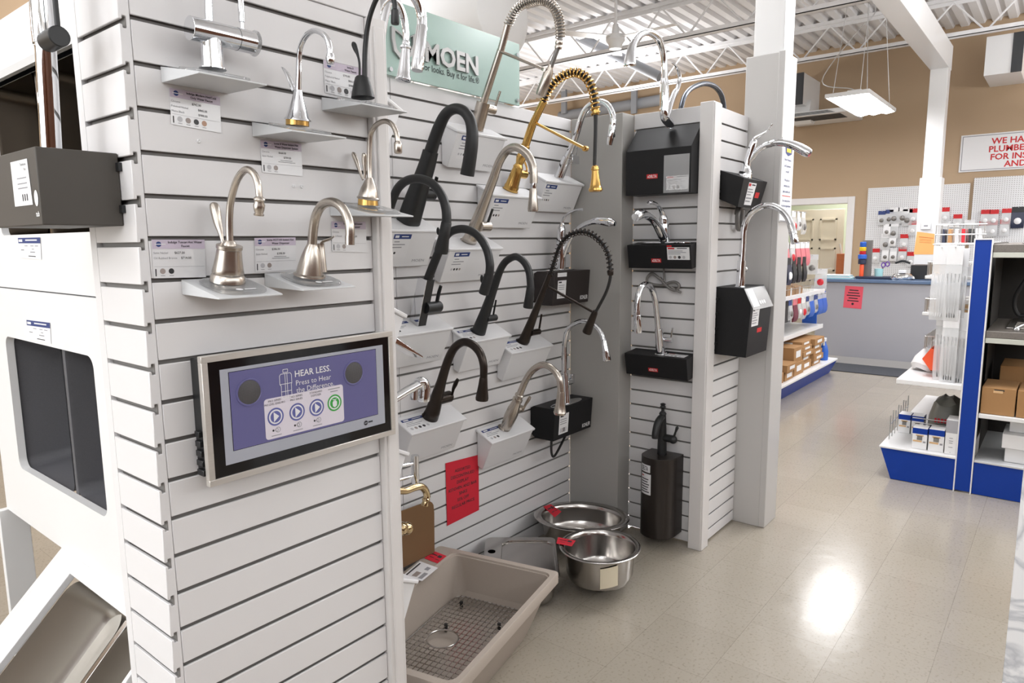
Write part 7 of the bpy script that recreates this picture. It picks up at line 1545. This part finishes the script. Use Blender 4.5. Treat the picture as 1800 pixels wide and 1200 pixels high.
# goods on the lower left deck
def carton(x0, x1, y0, y1, z, h, label, top, low, pic=True, split=0.72):
    t = thing('product_carton', label, 'box', (x0, (y0+y1)/2, z))
    build('carton', MB().box(x0, x1, y0, y1, z+0.0005, z+h), low, t, 0.0015, seg=1)
    b = MB(); b.box(x0-0.0006, x1+0.0006, y0-0.0006, y1+0.0006, z+h*split, z+h*0.985); build('band', b, top, t)
    f = Face([(x0-0.0008, y1, z+h), (x0-0.0008, y0, z+h), (x0-0.0008, y0, z), (x0-0.0008, y1, z)]).flip(EYE); b = MB()
    if pic: f.bar(b, 0.32, 0.36, 0.68, 0.56, 0.0003, 0); f.bar(b, 0.24, 0.32, 0.76, 0.38, 0.0003, 1); f.bar(b, 0.06, 0.58, 0.66, 0.66, 0.0003, 1); f.bar(b, 0.74, 0.60, 0.92, 0.68, 0.0003, 2)
    else:
        for v, w_ in ((0.52, 0.3), (0.60, 0.36), (0.66, 0.3), (0.78, 0.36), (0.93, 0.06)): f.bar(b, 0.5-w_/2, v, 0.5+w_/2, v+0.018, 0.0003, 2)
    build('print', b, [M['grey_hose'], M['tan'], M['grey_ink']], t)
DZ_ = 0.2085
carton(4.83, 4.93, 0.598, 0.678, DZ_, 0.135, 'white and blue product carton, left of the front pair on the deck', M['blue_panel'], M['paper'])
carton(4.83, 4.93, 0.508, 0.590, DZ_, 0.140, 'white and blue product carton, right of the front pair on the deck', M['blue_panel'], M['paper'])
carton(4.82, 4.95, 0.441, 0.502, DZ_, 0.215, 'grey and white product carton against the blue post', M['counter_grey'], M['paper'], False, 0.62)
carton(5.18, 5.28, 0.745, 0.815, DZ_, 0.13, 'white and blue product carton far behind the front pair, left one', M['blue_panel'], M['paper'])
carton(5.18, 5.28, 0.668, 0.738, DZ_, 0.13, 'white and blue product carton far behind the front pair, right one', M['blue_panel'], M['paper'])
def sack(x, y, z, lx, ly, lz, m, label):
    b = MB(); b.loft([[Vector((x+lx*r*math.copysign(abs(math.cos(a))**0.7, math.cos(a)), y+ly*r*math.copysign(abs(math.sin(a))**0.7, math.sin(a)), z+lz*h+0.012*math.sin(4*a+h*5))) for a in [j*math.pi/14 for j in range(28)]] for r, h in ((0.86, 0.16), (1.0, 0.35), (0.97, 0.65), (0.75, 0.95), (0.3, 1.08))])
    t = thing('bag', label, 'bag', (x, y, z)); build('sack', b, m, t); return t
t = sack(5.22, 0.545, DZ_-0.005, 0.16, 0.10, 0.26, M['khaki'], 'grey plastic bag with red print behind the product cartons')
b = MB(); f = Face([(5.055, 0.60, DZ_+0.17), (5.055, 0.46, DZ_+0.17), (5.055, 0.46, DZ_+0.13), (5.055, 0.60, DZ_+0.13)]).flip(EYE)
for k in range(7): f.bar(b, 0.05+0.13*k, 0.2, 0.13+0.13*k, 0.9, 0.004, 0)
build('print', b, M['red_plastic'], t)
sack(5.02, 0.55, DZ_-0.004, 0.07, 0.10, 0.11, M['black_metal'], 'black plastic bag lying between the cartons and the grey bag')
t = thing('wire_fence', 'zinc wire fence with upright prongs on the lower left deck', 'rack', (4.99, 0.6, DZ_))
for z in (DZ_+0.14, DZ_+0.17): build('rail', MB().cyl((4.945, 0.44, z), (4.945, 0.70, z), 0.003, n=6), M['wire'], t)
for j in range(8): build('prong', MB().cyl((4.96+0.09*j, 0.828, DZ_+0.0005), (4.96+0.09*j, 0.828, DZ_+0.16+0.02*(j % 2)), 0.0035, n=6), M['wire'], t)
build('side_rail', MB().cyl((4.95, 0.828, DZ_+0.10), (5.62, 0.828, DZ_+0.10), 0.003, n=6), M['wire'], t)
# right side goods
def kraft(x0, x1, y0, y1, z, h, m, label, flap=False):
    t = thing('cardboard_box' if m is M['cardboard'] else 'white_box', label, 'box', (x0, (y0+y1)/2, z)); build('carton', MB().box(x0, x1, y0, y1, z+0.0006, z+h), m, t, 0.003, seg=1)
    if flap:
        f = Face([(x0-0.0008, y1, z+h), (x0-0.0008, y0, z+h), (x0-0.0008, y0, z), (x0-0.0008, y1, z)]).flip(EYE); b = MB(); f.bar(b, 0.36, 0.06, 0.66, 0.11, 0.0004, 0); f.bar(b, 0.34, 0.10, 0.62, 0.19, 0.0006, 1); build('handle_slot', b, [M['black_rubber'], M['tan']], t)
kraft(4.80, 5.10, 0.175, 0.338, 0.4905, 0.160, M['cardboard'], 'cardboard box with a hand hole on the shelf right of the blue post', True)
kraft(4.80, 5.10, -0.02, 0.168, 0.4905, 0.158, M['cardboard'], 'plain cardboard box cut by the right edge, beside the hand hole box')
kraft(5.16, 5.50, 0.02, 0.28, 0.4905, 0.24, M['cardboard'], 'taller cardboard box behind the hand hole box')
kraft(4.85, 5.15, -0.05, 0.205, DZ_, 0.085, M['paper'], 'white box, bottom of the stack on the lower right deck')
kraft(4.83, 5.12, -0.07, 0.222, DZ_+0.0855, 0.085, M['paper'], 'white box, middle of the stack on the lower right deck')
kraft(4.90, 5.15, -0.05, 0.195, DZ_+0.171, 0.085, M['paper'], 'white box, top of the stack on the lower right deck')
c = on('x', 5.2, 1781, 505)
b = MB(); c2 = Vector((5.2, 0.20, 1.19)); b.tube(smooth([(c2+Vector((0.0, -0.07, 0.20)), 0.010), (c2+Vector((0, -0.01, 0.08)), 0.012), (c2+Vector((0, 0.035, -0.02)), 0.012), (c2+Vector((0, 0.04, -0.10)), 0.012), (c2+Vector((0, 0.01, -0.15)), 0.012), (c2+Vector((0, -0.03, -0.12)), 0.012), (c2+Vector((0, -0.02, 0.0)), 0.012), (c2+Vector((0, -0.02, 0.12)), 0.010)]), 10)
solo('black_cable', b, M['black_rubber'], 'looped black hose hanging in the dark bay right of the blue post', 'hose')
t = thing('stainless_sink', 'stainless sink with ridged drainer lying on the lower granite shelf', 'sink', (5.2, 0.1, 0.981))
b = MB(); b.box(4.95, 5.55, -0.13, 0.26, 0.9806, 0.990)
build('tray', b, M['steel_dark'], t, 0.004)
for k in range(6): build('ridge', MB().cyl((5.0+0.05*k, 0.05, 0.992), (5.0+0.05*k, 0.22, 0.992), 0.006, n=8), M['steel_dark'], t)
t = thing('chrome_faucet', 'chrome bridge faucet lying on the lower granite shelf at the right edge', 'faucet', (4.85, 0.13, 0.99))
zf_ = 0.983
b = MB(); b.tube(smooth([((4.84, 0.205, zf_+0.012), 0.010), ((4.85, 0.18, zf_+0.03), 0.011), ((4.86, 0.14, zf_+0.06), 0.011), ((4.87, 0.08, zf_+0.075), 0.011), ((4.88, 0.0, zf_+0.08), 0.011)]), 14); build('spout', b, M['chrome'], t)
b = MB(); b.lathe((4.84, 0.205, zf_), (0, 0, 1), [(0.016, 0), (0.018, 0.01), (0.012, 0.02), (0, 0.02)], 18); build('handle', b, M['chrome'], t)
t = thing('chrome_faucet', 'chrome faucet base lying on the upper granite shelf at the right edge', 'faucet', (4.85, 0.17, 1.475))
b = MB(); b.lathe((4.85, 0.185, 1.4745), (0, 0, 1), [(0.03, 0), (0.032, 0.006), (0.018, 0.014), (0.016, 0.05), (0.02, 0.055), (0.018, 0.08), (0, 0.085)], 22); build('base', b, M['chrome'], t)
b = MB(); b.tube(smooth([((4.85, 0.18, 1.54), 0.009), ((4.85, 0.13, 1.56), 0.009), ((4.85, 0.06, 1.55), 0.009)]), 14); build('spout', b, M['chrome'], t)
